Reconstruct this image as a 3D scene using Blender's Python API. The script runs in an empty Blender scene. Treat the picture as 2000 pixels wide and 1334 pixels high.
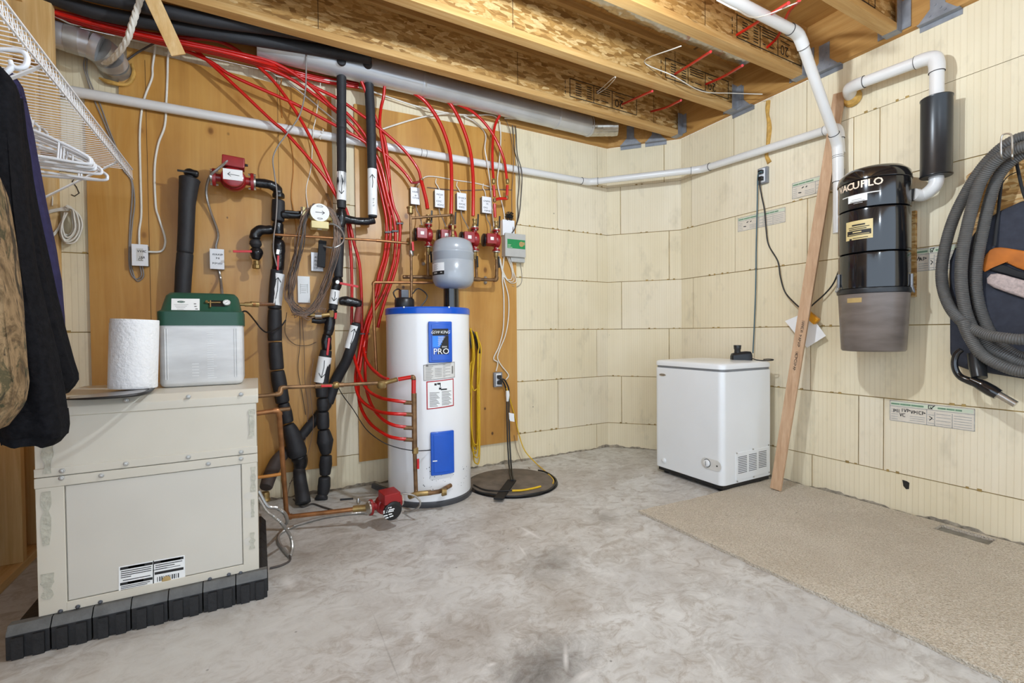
import bpy, math, random
import numpy as np
from mathutils import Vector, Matrix, noise as mnoise

random.seed(7)
SC = bpy.context.scene
COL = SC.collection

# ------------------------------------------------------------------ camera
CAM_F, CAM_YAW, CAM_PITCH, CAM_ROLL, CAM_H = 913.4, math.radians(28.478), math.radians(-1.0839), math.radians(-0.51), 1.003
FW = Vector((math.sin(CAM_YAW) * math.cos(CAM_PITCH), math.cos(CAM_YAW) * math.cos(CAM_PITCH), math.sin(CAM_PITCH)))
_r0 = Vector((math.cos(CAM_YAW), -math.sin(CAM_YAW), 0))
_u0 = _r0.cross(FW)
RT = _r0 * math.cos(CAM_ROLL) + _u0 * math.sin(CAM_ROLL)
UP = _u0 * math.cos(CAM_ROLL) - _r0 * math.sin(CAM_ROLL)
EYE = Vector((0, 0, CAM_H))
cam = bpy.data.cameras.new('camera')
cam.sensor_width = 36.0
cam.lens = CAM_F / 2000 * 36.0
cam.clip_start = 0.02
camo = bpy.data.objects.new('camera', cam)
camo.matrix_world = Matrix((
    (RT.x, UP.x, -FW.x, EYE.x), (RT.y, UP.y, -FW.y, EYE.y), (RT.z, UP.z, -FW.z, EYE.z), (0, 0, 0, 1)))
COL.objects.link(camo)
SC.camera = camo

# ------------------------------------------------------------------ world / exposure
WORLD_STRENGTH = 2.1
BULB_POWER = 82.0
FILL_BULB_POWER = 26.0  # unseen fill bulb added behind the camera
w = bpy.data.worlds.new('world')
SC.world = w
w.use_nodes = True
w.node_tree.nodes['Background'].inputs[0].default_value = (0.82, 0.98, 1.17, 1)
w.node_tree.nodes['Background'].inputs[1].default_value = WORLD_STRENGTH
SC.view_settings.view_transform = 'Standard'
SC.view_settings.look = 'None'
SC.view_settings.gamma = 1.0
SC.view_settings.exposure = 0.0
SC.view_settings.use_curve_mapping = False
SC.cycles.max_bounces = 7
SC.cycles.diffuse_bounces = 3
SC.cycles.glossy_bounces = 3

# ------------------------------------------------------------------ measured room
B, A, T = 3.176, 3.078, 2.582          # back wall y, right wall x, top of the foam
C0X, C1Y = 2.670, 2.736                # where the slanted corner wall starts and ends
COURSES = [0.2122, 0.6186, 1.025, 1.4314, 1.8378, 2.2442]

def ray(u, v):
    return FW + RT * ((u - 1000) / CAM_F) - UP * ((v - 667) / CAM_F)
def PX(u, v, x):
    d = ray(u, v); return EYE + d * (x / d.x)
def PY(u, v, y):
    d = ray(u, v); return EYE + d * (y / d.y)
def PZ(u, v, z):
    d = ray(u, v); return EYE + d * ((z - CAM_H) / d.z)
def W(u, v, d=0.05):                   # a point d metres in front of the back wall
    return PY(u, v, B - d)
def RW(u, v, d=0.05):                  # a point d metres in front of the right wall
    return PX(u, v, A - d)

# ------------------------------------------------------------------ mesh helpers
ORG = {}
class MB:
    def __init__(s):
        s.v = []; s.f = []
    def add(s, vs, fs):
        o = len(s.v)
        s.v += [Vector(p) for p in vs]
        s.f += [tuple(i + o for i in q) for q in fs]
        return s
    def obox(s, c, a, b, d):
        c, a, b, d = Vector(c), Vector(a), Vector(b), Vector(d)
        vs = [c + a * i + b * j + d * k for k in (-1, 1) for j in (-1, 1) for i in (-1, 1)]
        fs = [(0, 2, 3, 1), (4, 5, 7, 6), (0, 1, 5, 4), (2, 6, 7, 3), (0, 4, 6, 2), (1, 3, 7, 5)]
        if a.cross(b).dot(d) < 0: fs = [q[::-1] for q in fs]
        return s.add(vs, fs)
    def box(s, lo, hi):
        lo, hi = Vector(lo), Vector(hi)
        h = (hi - lo) / 2
        return s.obox((lo + hi) / 2, (abs(h.x), 0, 0), (0, abs(h.y), 0), (0, 0, abs(h.z)))
    def beam(s, p0, p1, wa, wb, side):
        p0, p1 = Vector(p0), Vector(p1); ax = (p1 - p0); L = ax.length; ax.normalize()
        side = Vector(side); side = (side - ax * side.dot(ax)).normalized(); o = ax.cross(side)
        return s.obox((p0 + p1) / 2, ax * L / 2, side * wa / 2, o * wb / 2)
    def cyl(s, p0, p1, r0, r1=None, n=16, caps=True):
        return s.tube([Vector(p0), Vector(p1)], [r0, r0 if r1 is None else r1], n, caps, False)
    def tube(s, path, r, n=10, caps=True, smooth=True, res=6, sq=1.0):
        pts = [Vector(p) for p in path]
        rs = list(r) if isinstance(r, (list, tuple)) else [r] * len(pts)
        if smooth and len(pts) > 2:
            pts, rs = catmull(pts, rs, res)
        m = len(pts)
        tan = []
        for i in range(m):
            t = pts[min(i + 1, m - 1)] - pts[max(i - 1, 0)]
            if t.length < 1e-9: t = Vector((0, 0, 1))
            tan.append(t.normalized())
        ref = Vector((0, 0, 1)) if abs(tan[0].z) < 0.9 else Vector((1, 0, 0))
        nx = tan[0].cross(ref).normalized()
        o = len(s.v)
        for i in range(m):
            nx = nx - tan[i] * nx.dot(tan[i])
            if nx.length < 1e-6: nx = tan[i].orthogonal()
            nx.normalize()
            ny = tan[i].cross(nx)
            for k in range(n):
                a = 2 * math.pi * k / n
                s.v.append(pts[i] + (nx * math.cos(a) + ny * math.sin(a) * sq) * rs[i])
        for i in range(m - 1):
            for k in range(n):
                k2 = (k + 1) % n
                s.f.append((o + i * n + k, o + i * n + k2, o + (i + 1) * n + k2, o + (i + 1) * n + k))
        if caps:
            s.f.append(tuple(o + k for k in range(n))[::-1])
            s.f.append(tuple(o + (m - 1) * n + k for k in range(n)))
        return s
    def lathe(s, prof, org, axis=(0, 0, 1), n=32, sx=1.0, ref=None):
        axis = Vector(axis).normalized(); org = Vector(org)
        a = Vector(ref) if ref is not None else axis.orthogonal()
        a = (a - axis * a.dot(axis)).normalized(); b = axis.cross(a)
        o = len(s.v); m = len(prof)
        for (r, h) in prof:
            for k in range(n):
                t = 2 * math.pi * k / n
                s.v.append(org + axis * h + (a * math.cos(t) * sx + b * math.sin(t)) * max(r, 1e-5))
        for i in range(m - 1):
            for k in range(n):
                k2 = (k + 1) % n
                s.f.append((o + i * n + k, o + i * n + k2, o + (i + 1) * n + k2, o + (i + 1) * n + k))
        s.f.append(tuple(o + k for k in range(n))[::-1])
        s.f.append(tuple(o + (m - 1) * n + k for k in range(n)))
        return s
    def prism(s, poly, ext):
        poly = [Vector(p) for p in poly]; ext = Vector(ext); n = len(poly)
        nrm = Vector((0, 0, 0))
        for i in range(n): nrm += (poly[i] - poly[0]).cross(poly[(i + 1) % n] - poly[0])
        if nrm.dot(ext) > 0: poly = poly[::-1]
        vs = poly + [p + ext for p in poly]
        fs = [tuple(range(n)), tuple(range(2 * n - 1, n - 1, -1))]
        fs += [(i, i + n, (i + 1) % n + n, (i + 1) % n) for i in range(n)]
        return s.add(vs, fs)
    def loft(s, rings, closed=True, caps=True):
        n = len(rings[0]); o = len(s.v)
        for r in rings: s.v += [Vector(p) for p in r]
        for i in range(len(rings) - 1):
            for k in range(n if closed else n - 1):
                k2 = (k + 1) % n
                s.f.append((o + i * n + k, o + i * n + k2, o + (i + 1) * n + k2, o + (i + 1) * n + k))
        if caps and closed:
            s.f.append(tuple(o + k for k in range(n))[::-1])
            s.f.append(tuple(o + (len(rings) - 1) * n + k for k in range(n)))
        return s
    def each(s, name, mat, parent=None, bevel=0):
        # one object per separate piece
        par = list(range(len(s.v)))
        def find(i):
            while par[i] != i: par[i] = par[par[i]]; i = par[i]
            return i
        for q in s.f:
            r0 = find(q[0])
            for i in q[1:]: par[find(i)] = r0
        groups = {}
        for q in s.f: groups.setdefault(find(q[0]), []).append(q)
        obs = []
        for fs in groups.values():
            ids = sorted({i for q in fs for i in q}); mp = {i: k for k, i in enumerate(ids)}
            m = MB(); m.v = [s.v[i] for i in ids]; m.f = [tuple(mp[i] for i in q) for q in fs]
            obs.append(m.build(name, mat, parent, bevel))
        return obs
    def build(s, name, mat, parent=None, bevel=0, seg=2, angle=40, sub=0):
        me = bpy.data.meshes.new(name)
        if parent is not None:
            org = ORG[parent.name]
        else:
            xs = [p.x for p in s.v]; ys = [p.y for p in s.v]; zs = [p.z for p in s.v]
            org = Vector(((min(xs) + max(xs)) / 2, (min(ys) + max(ys)) / 2, min(zs)))
        me.from_pydata([tuple(p - org) for p in s.v], [], s.f)
        me.update()
        me.materials.append(MAT[mat] if isinstance(mat, str) else mat)
        me.polygons.foreach_set('use_smooth', [True] * len(me.polygons))
        me.set_sharp_from_angle(angle=math.radians(angle))
        ob = bpy.data.objects.new(name, me)
        COL.objects.link(ob)
        if parent is not None: ob.parent = parent
        else: ob.location = org
        ORG[ob.name] = org
        if bevel:
            m = ob.modifiers.new('bevel', 'BEVEL'); m.width = bevel; m.segments = seg; m.limit_method = 'ANGLE'
            m.angle_limit = math.radians(35)
            m2 = ob.modifiers.new('wn', 'WEIGHTED_NORMAL'); m2.keep_sharp = False
        if sub:
            m = ob.modifiers.new('sub', 'SUBSURF'); m.levels = sub; m.render_levels = sub
        return ob

def catmull(pts, rs, res):
    P = [pts[0] * 2 - pts[1]] + pts + [pts[-1] * 2 - pts[-2]]
    R = [rs[0]] + rs + [rs[-1]]
    out, ro = [], []
    for i in range(1, len(P) - 2):
        p0, p1, p2, p3 = P[i - 1], P[i], P[i + 1], P[i + 2]
        for k in range(res):
            t = k / res; t2 = t * t; t3 = t2 * t
            out.append(0.5 * ((2 * p1) + (p2 - p0) * t + (2 * p0 - 5 * p1 + 4 * p2 - p3) * t2 + (3 * p1 - p0 - 3 * p2 + p3) * t3))
            ro.append(R[i] + (R[i + 1] - R[i]) * t)
    out.append(pts[-1]); ro.append(rs[-1])
    return out, ro

def resample(pts, step):
    out = [pts[0]]; acc = 0.0
    for i in range(1, len(pts)):
        a, b = pts[i - 1], pts[i]; L = (b - a).length
        while acc + L >= step and L > 1e-9:
            t = (step - acc) / L; a = a + (b - a) * t; out.append(a); L = (b - a).length; acc = 0.0
        acc += L
    return out

def ribbed(mb, path, r, pitch, depth, n=10, res=8):
    pts, _ = catmull([Vector(p) for p in path], [r] * len(path), res)
    q = resample(pts, pitch / 2)
    return mb.tube(q, [r - (depth if i % 2 else 0) for i in range(len(q))], n, True, False)

def tag(o, label=None, cat=None, group=None, kind=None):
    if label: o['label'] = label
    if cat: o['category'] = cat
    if group: o['group'] = group
    if kind: o['kind'] = kind
    return o
def thing(name, label, cat, loc, group=None):
    o = bpy.data.objects.new(name, None)
    o.empty_display_size = 0.05
    COL.objects.link(o); o.location = loc; ORG[o.name] = Vector(loc)
    return tag(o, label, cat, group)
def bx(name, lo, hi, mat, parent=None, bevel=0):
    return MB().box(lo, hi).build(name, mat, parent, bevel)

def text_mesh(name, body, pos, right, up, size, mat, parent, align='LEFT', ext=0.0004, shear=0.0, sx=1.0, fat=0.0):
    cu = bpy.data.curves.new('t', 'FONT'); cu.body = body; cu.size = size; cu.align_x = align; cu.extrude = ext; cu.shear = shear; cu.offset = fat
    cu.resolution_u = 2
    to = bpy.data.objects.new('t', cu); COL.objects.link(to)
    dg = bpy.context.evaluated_depsgraph_get(); dg.update()
    me = bpy.data.meshes.new_from_object(to.evaluated_get(dg))
    bpy.data.objects.remove(to); bpy.data.curves.remove(cu)
    right, up = Vector(right).normalized(), Vector(up).normalized(); nr = right.cross(up)
    org = ORG[parent.name]; pos = Vector(pos)
    for v in me.vertices:
        v.co = pos + right * v.co.x * sx + up * v.co.y + nr * v.co.z - org
    me.materials.clear(); me.materials.append(MAT[mat])
    me.name = name
    ob = bpy.data.objects.new(name, me); COL.objects.link(ob); ob.parent = parent; ORG[ob.name] = org
    return ob

def strokes(name, lines, pos, right, up, wd, mat, parent, off=0.0006):
    """flat pen strokes: polylines in metres along right/up"""
    right, up = Vector(right).normalized(), Vector(up).normalized(); nr = right.cross(up); pos = Vector(pos)
    mb = MB()
    for ln in lines:
        for (a, b) in zip(ln[:-1], ln[1:]):
            p = pos + right * a[0] + up * a[1] + nr * off; q = pos + right * b[0] + up * b[1] + nr * off
            d = (q - p)
            if d.length < 1e-6: continue
            d.normalize(); sdv = nr.cross(d) * wd / 2; p = p - d * wd * .3; q = q + d * wd * .3
            mb.add([p - sdv, q - sdv, q + sdv, p + sdv], [(0, 1, 2, 3)])
    return tag(mb.build(name, mat, parent), kind='stuff')

# ------------------------------------------------------------------ materials
MAT = {}
def lin(c):
    if isinstance(c, str):
        c = c.lstrip('#'); c = [int(c[i:i + 2], 16) / 255 for i in (0, 2, 4)]
        c = [x / 12.92 if x <= 0.04045 else ((x + 0.055) / 1.055) ** 2.4 for x in c]
    return (c[0], c[1], c[2], 1)
class NT:
    def __init__(s, name):
        s.m = bpy.data.materials.new(name); s.m.use_nodes = True; s.t = s.m.node_tree; s.n = s.t.nodes
        s.b = s.n['Principled BSDF']; MAT[name] = s.m
        s.tc = None
    def node(s, typ, **kw):
        x = s.n.new(typ)
        for k, v in kw.items(): setattr(x, k, v)
        return x
    def link(s, a, b): s.t.links.new(a, b)
    def pos(s, scale=(1, 1, 1), rot=(0, 0, 0), src='obj'):
        if src == 'world':
            g = s.node('ShaderNodeNewGeometry').outputs['Position']
        else:
            g = s.node('ShaderNodeTexCoord').outputs['Object' if src == 'obj' else 'Generated']
        mp = s.node('ShaderNodeMapping'); mp.inputs['Scale'].default_value = scale; mp.inputs['Rotation'].default_value = rot
        s.link(g, mp.inputs[0]); return mp.outputs[0]
    def noise(s, vec, scale, detail=4, rough=0.55, dist=0.0):
        x = s.node('ShaderNodeTexNoise'); x.inputs['Scale'].default_value = scale; x.inputs['Detail'].default_value = detail
        x.inputs['Roughness'].default_value = rough; x.inputs['Distortion'].default_value = dist
        s.link(vec, x.inputs['Vector']); return x.outputs['Fac']
    def voro(s, vec, scale, feature='F1', out='Distance', rnd=1.0):
        x = s.node('ShaderNodeTexVoronoi'); x.feature = feature; x.inputs['Scale'].default_value = scale
        x.inputs['Randomness'].default_value = rnd
        s.link(vec, x.inputs['Vector']); return x.outputs[out]
    def ramp(s, fac, stops):
        x = s.node('ShaderNodeValToRGB'); e = x.color_ramp.elements
        while len(e) < len(stops): e.new(0.5)
        for i, (p, c) in enumerate(stops):
            e[i].position = p; e[i].color = lin(c) if not isinstance(c, (int, float)) else (c, c, c, 1)
        s.link(fac, x.inputs[0]); return x.outputs[0]
    def mix(s, fac, a, b, mode='MIX'):
        x = s.node('ShaderNodeMix'); x.data_type = 'RGBA'; x.blend_type = mode
        for sock, val in ((x.inputs[0], fac), (x.inputs[6], a), (x.inputs[7], b)):
            if hasattr(val, 'links'): s.link(val, sock)
            elif isinstance(val, (int, float)): sock.default_value = val if sock == x.inputs[0] else (val, val, val, 1)
            else: sock.default_value = lin(val)
        return x.outputs[2]
    def math(s, op, a, b=None, c=None):
        x = s.node('ShaderNodeMath'); x.operation = op
        for i, val in enumerate((a, b, c)):
            if val is None: continue
            if hasattr(val, 'links'): s.link(val, x.inputs[i])
            else: x.inputs[i].default_value = val
        return x.outputs[0]
    def color(s, c):
        if hasattr(c, 'links'): s.link(c, s.b.inputs['Base Color'])
        else: s.b.inputs['Base Color'].default_value = lin(c)
    def rough(s, r):
        if hasattr(r, 'links'): s.link(r, s.b.inputs['Roughness'])
        else: s.b.inputs['Roughness'].default_value = r
    def bump(s, h, strength=0.3, dist=0.01):
        x = s.node('ShaderNodeBump'); x.inputs['Strength'].default_value = strength; x.inputs['Distance'].default_value = dist
        s.link(h, x.inputs['Height']); s.link(x.outputs[0], s.b.inputs['Normal'])

def simple(name, c, rough=0.5, metal=0.0, var=0.12, scale=20, bump=0.0, bscale=60, spec=None, coat=0.0, tint=None):
    t = NT(name)
    p = t.pos()
    n = t.noise(p, scale, 2)
    cc = lin(c)
    dk = tuple(x * (1 - var) for x in cc[:3]); lt = tuple(min(1, x * (1 + var)) for x in cc[:3])
    if tint: lt = lin(tint)[:3]
    t.color(t.ramp(n, [(0.3, dk), (0.7, lt)]))
    t.rough(rough); t.b.inputs['Metallic'].default_value = metal
    if spec is not None: t.b.inputs['Specular IOR Level'].default_value = spec
    if coat: t.b.inputs['Coat Weight'].default_value = coat; t.b.inputs['Coat Roughness'].default_value = 0.08
    if bump: t.bump(t.noise(p, bscale, 2), bump, 0.004)
    return t

def wood(name, c1, c2, c3, axis, scale=1.0, rough=0.65, knots=True):
    """grain running along axis"""
    t = NT(name)
    st = [14 * scale] * 3; st['xyz'.index(axis)] = 0.9 * scale
    p = t.pos(tuple(st), src='world')
    n = t.noise(p, 2.2, 6, 0.6, 0.6)
    col = t.ramp(n, [(0.25, c1), (0.5, c2), (0.75, c3)])
    st2 = [90 * scale] * 3; st2['xyz'.index(axis)] = 2.5
    n2 = t.noise(t.pos(tuple(st2), src='world'), 1.6, 3)
    col = t.mix(t.ramp(n2, [(0.35, 0.0), (0.6, 0.30)]), col, c1, 'MIX')
    if knots:
        st3 = [5] * 3; st3['xyz'.index(axis)] = 2.2
        v = t.voro(t.pos(tuple(st3), src='world'), 1.0)
        col = t.mix(t.ramp(v, [(0.03, 0.85), (0.09, 0.0)]), col, '#4a2c12')
    t.color(col); t.rough(rough)
    t.bump(n2, 0.12, 0.002)
    return t

# foam wall blocks: cream expanded foam with a fine vertical rib
def foam(name, base, dark):
    t = NT(name)
    g = t.node('ShaderNodeNewGeometry').outputs['Position']
    sp = t.node('ShaderNodeSeparateXYZ'); t.link(g, sp.inputs[0])
    run = t.math('SUBTRACT', sp.outputs[0], sp.outputs[1])
    fr = t.math('FRACT', t.math('DIVIDE', run, 0.0254))
    tri = t.math('ABSOLUTE', t.math('SUBTRACT', fr, 0.5))
    rib = t.ramp(tri, [(0.36, 1.0), (0.48, 0.0)])
    big = t.noise(t.pos((1, 1, 0.6), src='world'), 2.3, 3, 0.6)
    strip = t.noise(t.pos((30, 30, 0.5), src='world'), 1.0, 2)
    col = t.mix(t.ramp(big, [(0.35, 0.0), (0.75, 0.55)]), base, dark)
    col = t.mix(t.ramp(strip, [(0.4, 0.0), (0.75, 0.25)]), col, dark)
    col = t.mix(t.math('MULTIPLY', t.math('SUBTRACT', 1.0, rib), 0.13), col, '#a98f5c')
    # scattered scuffs and nail marks
    v = t.voro(t.pos((1, 1, 1), src='world'), 5.0)
    vm = t.math('MULTIPLY', t.ramp(v, [(0.012, 1.0), (0.035, 0.0)]), t.ramp(t.noise(t.pos(src='world'), 9, 2), [(0.5, 0.0), (0.62, 0.7)]))
    col = t.mix(vm, col, '#3b342a')
    sm = t.noise(t.pos((3, 3, 1.4), src='world'), 2.0, 4, 0.7)
    col = t.mix(t.ramp(sm, [(0.56, 0.0), (0.8, 0.4)]), col, '#a2977f')
    t.color(col); t.rough(0.75); t.b.inputs['Specular IOR Level'].default_value = 0.25
    t.bump(t.math('MULTIPLY', rib, 0.6), 0.22, 0.004)
foam('foam_cream', '#efe1c3', '#dccba6')
foam('foam_pale', '#f0e3c9', '#dfcfae')
simple('foam_joint', '#a5884f', 0.85, var=0.3, scale=12)
simple('expanding_foam', '#c79a4c', 0.7, var=0.25, scale=30, bump=0.6, bscale=50)

# concrete slab
t = NT('concrete')
p = t.pos(src='world')
n1 = t.noise(p, 1.1, 3, 0.6, 0.4); n2 = t.noise(p, 4.5, 5, 0.68, 0.7); n3 = t.noise(p, 60, 2)
col = t.ramp(n2, [(0.25, '#b0aba5'), (0.5, '#cbc9c5'), (0.75, '#dad9d6')])
col = t.mix(t.ramp(n1, [(0.44, 0.0), (0.7, 0.6)]), col, '#b0a599')
st = t.noise(t.pos((1, 1.8, 1), src='world'), 2.6, 5, 0.75, 1.0)
col = t.mix(t.ramp(st, [(0.56, 0.0), (0.78, 0.7)]), col, '#81766b')
col = t.mix(t.ramp(t.noise(t.pos((1.6, 1, 1), (0, 0, 0.6), src='world'), 3.4, 4, 0.75, 1.4), [(0.62, 0.0), (0.8, 0.5)]), col, '#d6d3cc')
fm = t.noise(t.pos((1, 1.3, 1), (0, 0, 0.3), src='world'), 11, 5, 0.75, 1.2)
col = t.mix(t.ramp(fm, [(0.49, 0.0), (0.66, 0.65)]), col, '#978a7c')
col = t.mix(t.ramp(fm, [(0.30, 0.55), (0.44, 0.0)]), col, '#e2e1dd')
sc1 = t.noise(t.pos((1, 26, 1), (0, 0, 0.5), src='world'), 1.6, 4, 0.6, 0.5)
col = t.mix(t.ramp(sc1, [(0.68, 0.0), (0.74, 0.35)]), col, '#d9d6d0')
sc2 = t.noise(t.pos((30, 1, 1), (0, 0, 0.35), src='world'), 1.3, 4, 0.6, 0.5)
col = t.mix(t.ramp(sc2, [(0.69, 0.0), (0.75, 0.35)]), col, '#5d544b')
WARP = t.math('SUBTRACT', t.noise(t.pos(src='world'), 9, 6, 0.78, 0.8), 0.5)
GEO = t.node('ShaderNodeNewGeometry').outputs['Position']
def blot(px, py, rx, ry, rot, c, amt, col, warp=0.9, inner=0.0):
    g = GEO
    mp = t.node('ShaderNodeMapping'); mp.vector_type = 'TEXTURE'
    mp.inputs['Location'].default_value = (px, py, 0); mp.inputs['Rotation'].default_value = (0, 0, rot); mp.inputs['Scale'].default_value = (rx, ry, 1)
    t.link(g, mp.inputs[0])
    ln = t.node('ShaderNodeVectorMath'); ln.operation = 'LENGTH'; t.link(mp.outputs[0], ln.inputs[0])
    d = t.math('ADD', ln.outputs['Value'], t.math('MULTIPLY', WARP, warp * 2))
    return t.mix(t.ramp(d, [(inner, amt), (1.0, 0.0)]), col, c)
for (u, v, rx, ry, rot, c, amt) in [(1060, 1318, .26, .17, .4, '#4a433d', .8), (1075, 1100, .22, .16, .8, '#6b6157', .6), (1180, 1010, .14, .10, .8, '#6a6056', .5),
                                    (870, 1150, .35, .22, .5, '#c9c7c2', .6), (620, 1080, .34, .22, .1, '#8a8076', .6), (340, 1290, .5, .3, .1, '#d2d1cc', .8), (620, 1220, .4, .2, .1, '#cfcdc8', .7),
                                    (1560, 1230, .35, .3, .2, '#b4b2b1', .6), (1250, 1130, .25, .2, .3, '#b9b6b3', .5), (960, 1010, .3, .12, .4, '#968c82', .5), (930, 1240, .3, .2, .5, '#8f8376', .6), (1100, 1180, .3, .2, .5, '#968a7d', .5), (1200, 930, .4, .15, .3, '#a39a90', .5)]:
    q = PZ(u, v, 0); col = blot(q.x, q.y, rx, ry, rot, c, amt, col)
for (u, v, rx, ry, rot) in [(1035, 1040, .012, .11, .1), (1030, 1042, .05, .02, .3), (1020, 1075, .008, .08, -.2), (565, 1140, .03, .07, .2), (1105, 1285, .010, .07, -.6), (960, 1298, .02, .01, 0), (1140, 1320, .06, .02, .2)]:
    q = PZ(u, v, 0); col = blot(q.x, q.y, rx, ry, rot, '#e6e3df', .7, col, .8, .1)
spk = t.voro(p, 9.0)
col = t.mix(t.ramp(spk, [(0.02, 0.6), (0.05, 0.0)]), col, '#4a443d')
t.color(col); t.rough(t.ramp(n2, [(0.3, 0.42), (0.7, 0.62)])); t.bump(n3, 0.10, 0.004)

# carpet
t = NT('carpet'); p = t.pos(src='world')
n1 = t.noise(p, 170, 3, 0.7); n2 = t.noise(p, 2.4, 5, 0.6); v = t.voro(p, 150)
col = t.ramp(n1, [(0.3, '#a39684'), (0.5, '#d6cbbb'), (0.72, '#f0e9de')])
col = t.mix(t.ramp(n2, [(0.35, 0.0), (0.7, 0.45)]), col, '#b3a695')
spk = t.voro(p, 5.5); col = t.mix(t.ramp(spk, [(0.015, 0.8), (0.03, 0.0)]), col, '#4a4038')
q = PZ(1400, 1010, 0)
col = t.mix(0.10, col, '#d8c298')
t.color(col); t.rough(0.95); t.b.inputs['Specular IOR Level'].default_value = 0.1
t.bump(t.math('ADD', n1, v), 0.9, 0.006)

# plywood with vertical veneer
t = NT('plywood')
p1 = t.pos((6, 6, 0.5), src='world'); n = t.noise(p1, 1.6, 6, 0.6, 0.8)
col = t.ramp(n, [(0.28, '#ab752f'), (0.5, '#c38d40'), (0.75, '#d2a45b')])
n2 = t.noise(t.pos((60, 60, 1.2), src='world'), 1.0, 4); col = t.mix(t.ramp(n2, [(0.45, 0.0), (0.75, 0.35)]), col, '#a9712f')
vs = t.voro(t.pos((3.2, 0.01, 0.02), src='world'), 1.0, out='Color'); hs = t.node('ShaderNodeSeparateColor'); t.link(vs, hs.inputs[0])
col = t.mix(t.math('MULTIPLY', hs.outputs[0], 0.35), col, '#c08a48')
bl = t.noise(t.pos((1.5, 1, 1.5), src='world'), 1.3, 4); col = t.mix(t.ramp(bl, [(0.45, 0.0), (0.7, 0.3)]), col, '#d8ae6c')
kn = t.voro(t.pos((4.6, 0.01, 3.1), src='world'), 1.0); col = t.mix(t.ramp(kn, [(0.045, 1.0), (0.085, 0.0)]), col, '#3f2410'); col = t.mix(t.ramp(kn, [(0.06, 0.5), (0.16, 0.0)]), col, '#a9702f')
kn3 = t.voro(t.pos((5.7, 0.01, 4.4), (0, 0.9, 0), src='world'), 1.0); col = t.mix(t.ramp(kn3, [(0.035, 0.9), (0.07, 0.0)]), col, '#4a2a12')
kn2 = t.voro(t.pos((7.6, 0.01, 5.3), (0, 0.5, 0), src='world'), 1.0); col = t.mix(t.ramp(kn2, [(0.02, 0.8), (0.045, 0.0)]), col, '#5a3416')
t.color(col); t.rough(t.ramp(bl, [(0.4, 0.42), (0.7, 0.3)])); t.bump(n2, 0.08, 0.002)

# oriented strand board
def osb(name, a, b, c, d, sc=1.0):
    t = NT(name); p = t.pos((14 * sc, 14 * sc, 34 * sc), src='world')
    def layer(rot, s):
        pp = t.pos((10 * s * sc, 10 * s * sc, 34 * s * sc), rot, src='world')
        return t.voro(pp, 1.0, out='Color')
    cols = None
    for i, rot in enumerate([(0.5, 0.45, 0.2), (-0.4, -0.5, 0.7), (0.2, 0.1, -0.3)]):
        lc = layer(rot, 1.0 + 0.35 * i); se = t.node('ShaderNodeSeparateColor'); t.link(lc, se.inputs[0])
        lay = t.ramp(se.outputs[0], [(0.0, a), (0.35, b), (0.65, c), (1.0, d)])
        cols = lay if cols is None else t.mix(t.ramp(se.outputs[1], [(0.42, 0.0), (0.5, 1.0)]), cols, lay)
    f = t.noise(t.pos((40, 40, 90), (0.3, 0.4, 0), src='world'), 1.5, 3)
    cols = t.mix(t.ramp(f, [(0.4, 0.0), (0.7, 0.35)]), cols, a)
    t.color(cols); t.rough(0.6); t.bump(f, 0.2, 0.003)
osb('osb', '#8c6330', '#b58849', '#cda365', '#dfbd85', 1.15)
osb('osb_wall', '#8a5f2c', '#b98642', '#cda263', '#dcbb84', 1.5)

wood('lumber_x', '#b38448', '#cba062', '#dcb981', 'x')
wood('lumber_y', '#c89a5c', '#ddb579', '#ecd09c', 'y')
wood('lumber_z', '#cf9f5c', '#e4bb7c', '#efd09a', 'z')
wood('rim_x', '#a8773a', '#c08e4b', '#cfa15f', 'x')
wood('rim_y', '#a8773a', '#c08e4b', '#cfa15f', 'y')
wood('stick_wood', '#b08a68', '#c5a07d', '#d2b191', 'z', 1.6, knots=False)

simple('cream_metal', '#d3cbba', 0.38, var=0.035, scale=3, tint='#d9d2c3')
simple('cream_metal_cool', '#cfc9bd', 0.36, var=0.03, scale=2.5, tint='#d6d0c4')
simple('white_enamel', '#f1f1f2', 0.16, var=0.015, scale=4, coat=0.4)
simple('freezer_white', '#eceded', 0.28, var=0.015, scale=4, coat=0.3)
simple('grey_gasket', '#8b8c8e', 0.5, var=0.05)
simple('blue_enamel', '#0755c2', 0.3, var=0.06, scale=8, coat=0.3)
simple('blue_light', '#2f86e8', 0.35, var=0.06)
simple('steel_dark', '#5f6166', 0.4, 0.7, var=0.1)
simple('steel', '#c6c2bb', 0.3, 0.9, var=0.08)
simple('galvanised', '#b3b0aa', 0.38, 0.6, var=0.18, scale=14)
simple('hanger_steel', '#8f9196', 0.5, 0.35, var=0.16, scale=20)
simple('duct_steel', '#cbccce', 0.30, 0.55, var=0.10, scale=5)
simple('foil', '#c4c0b8', 0.22, 0.95, var=0.12, scale=30)
simple('pvc', '#e3e0dc', 0.3, var=0.02, scale=8)
simple('pvc_mark', '#35302d', 0.7, var=0.1)
simple('black_gloss', '#17181b', 0.14, var=0.15, scale=3, coat=0.6)
simple('black_plastic', '#1b1b1d', 0.38, var=0.15)
simple('black_satin', '#242527', 0.32, var=0.1)
simple('rubber_tile', '#1c1c1e', 0.55, var=0.25, scale=26, bump=0.3, bscale=90)
simple('rubber_tile_top', '#626260', 0.55, var=0.2, scale=22, bump=0.3, bscale=90)
simple('pipe_foam', '#28282b', 0.62, var=0.12, scale=26, bump=0.25, bscale=70)
simple('pipe_wrap', '#17171a', 0.30, var=0.2, scale=40, bump=0.8, bscale=45)
simple('pipe_foam_brown', '#4a403c', 0.65, var=0.15, scale=26)
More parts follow.
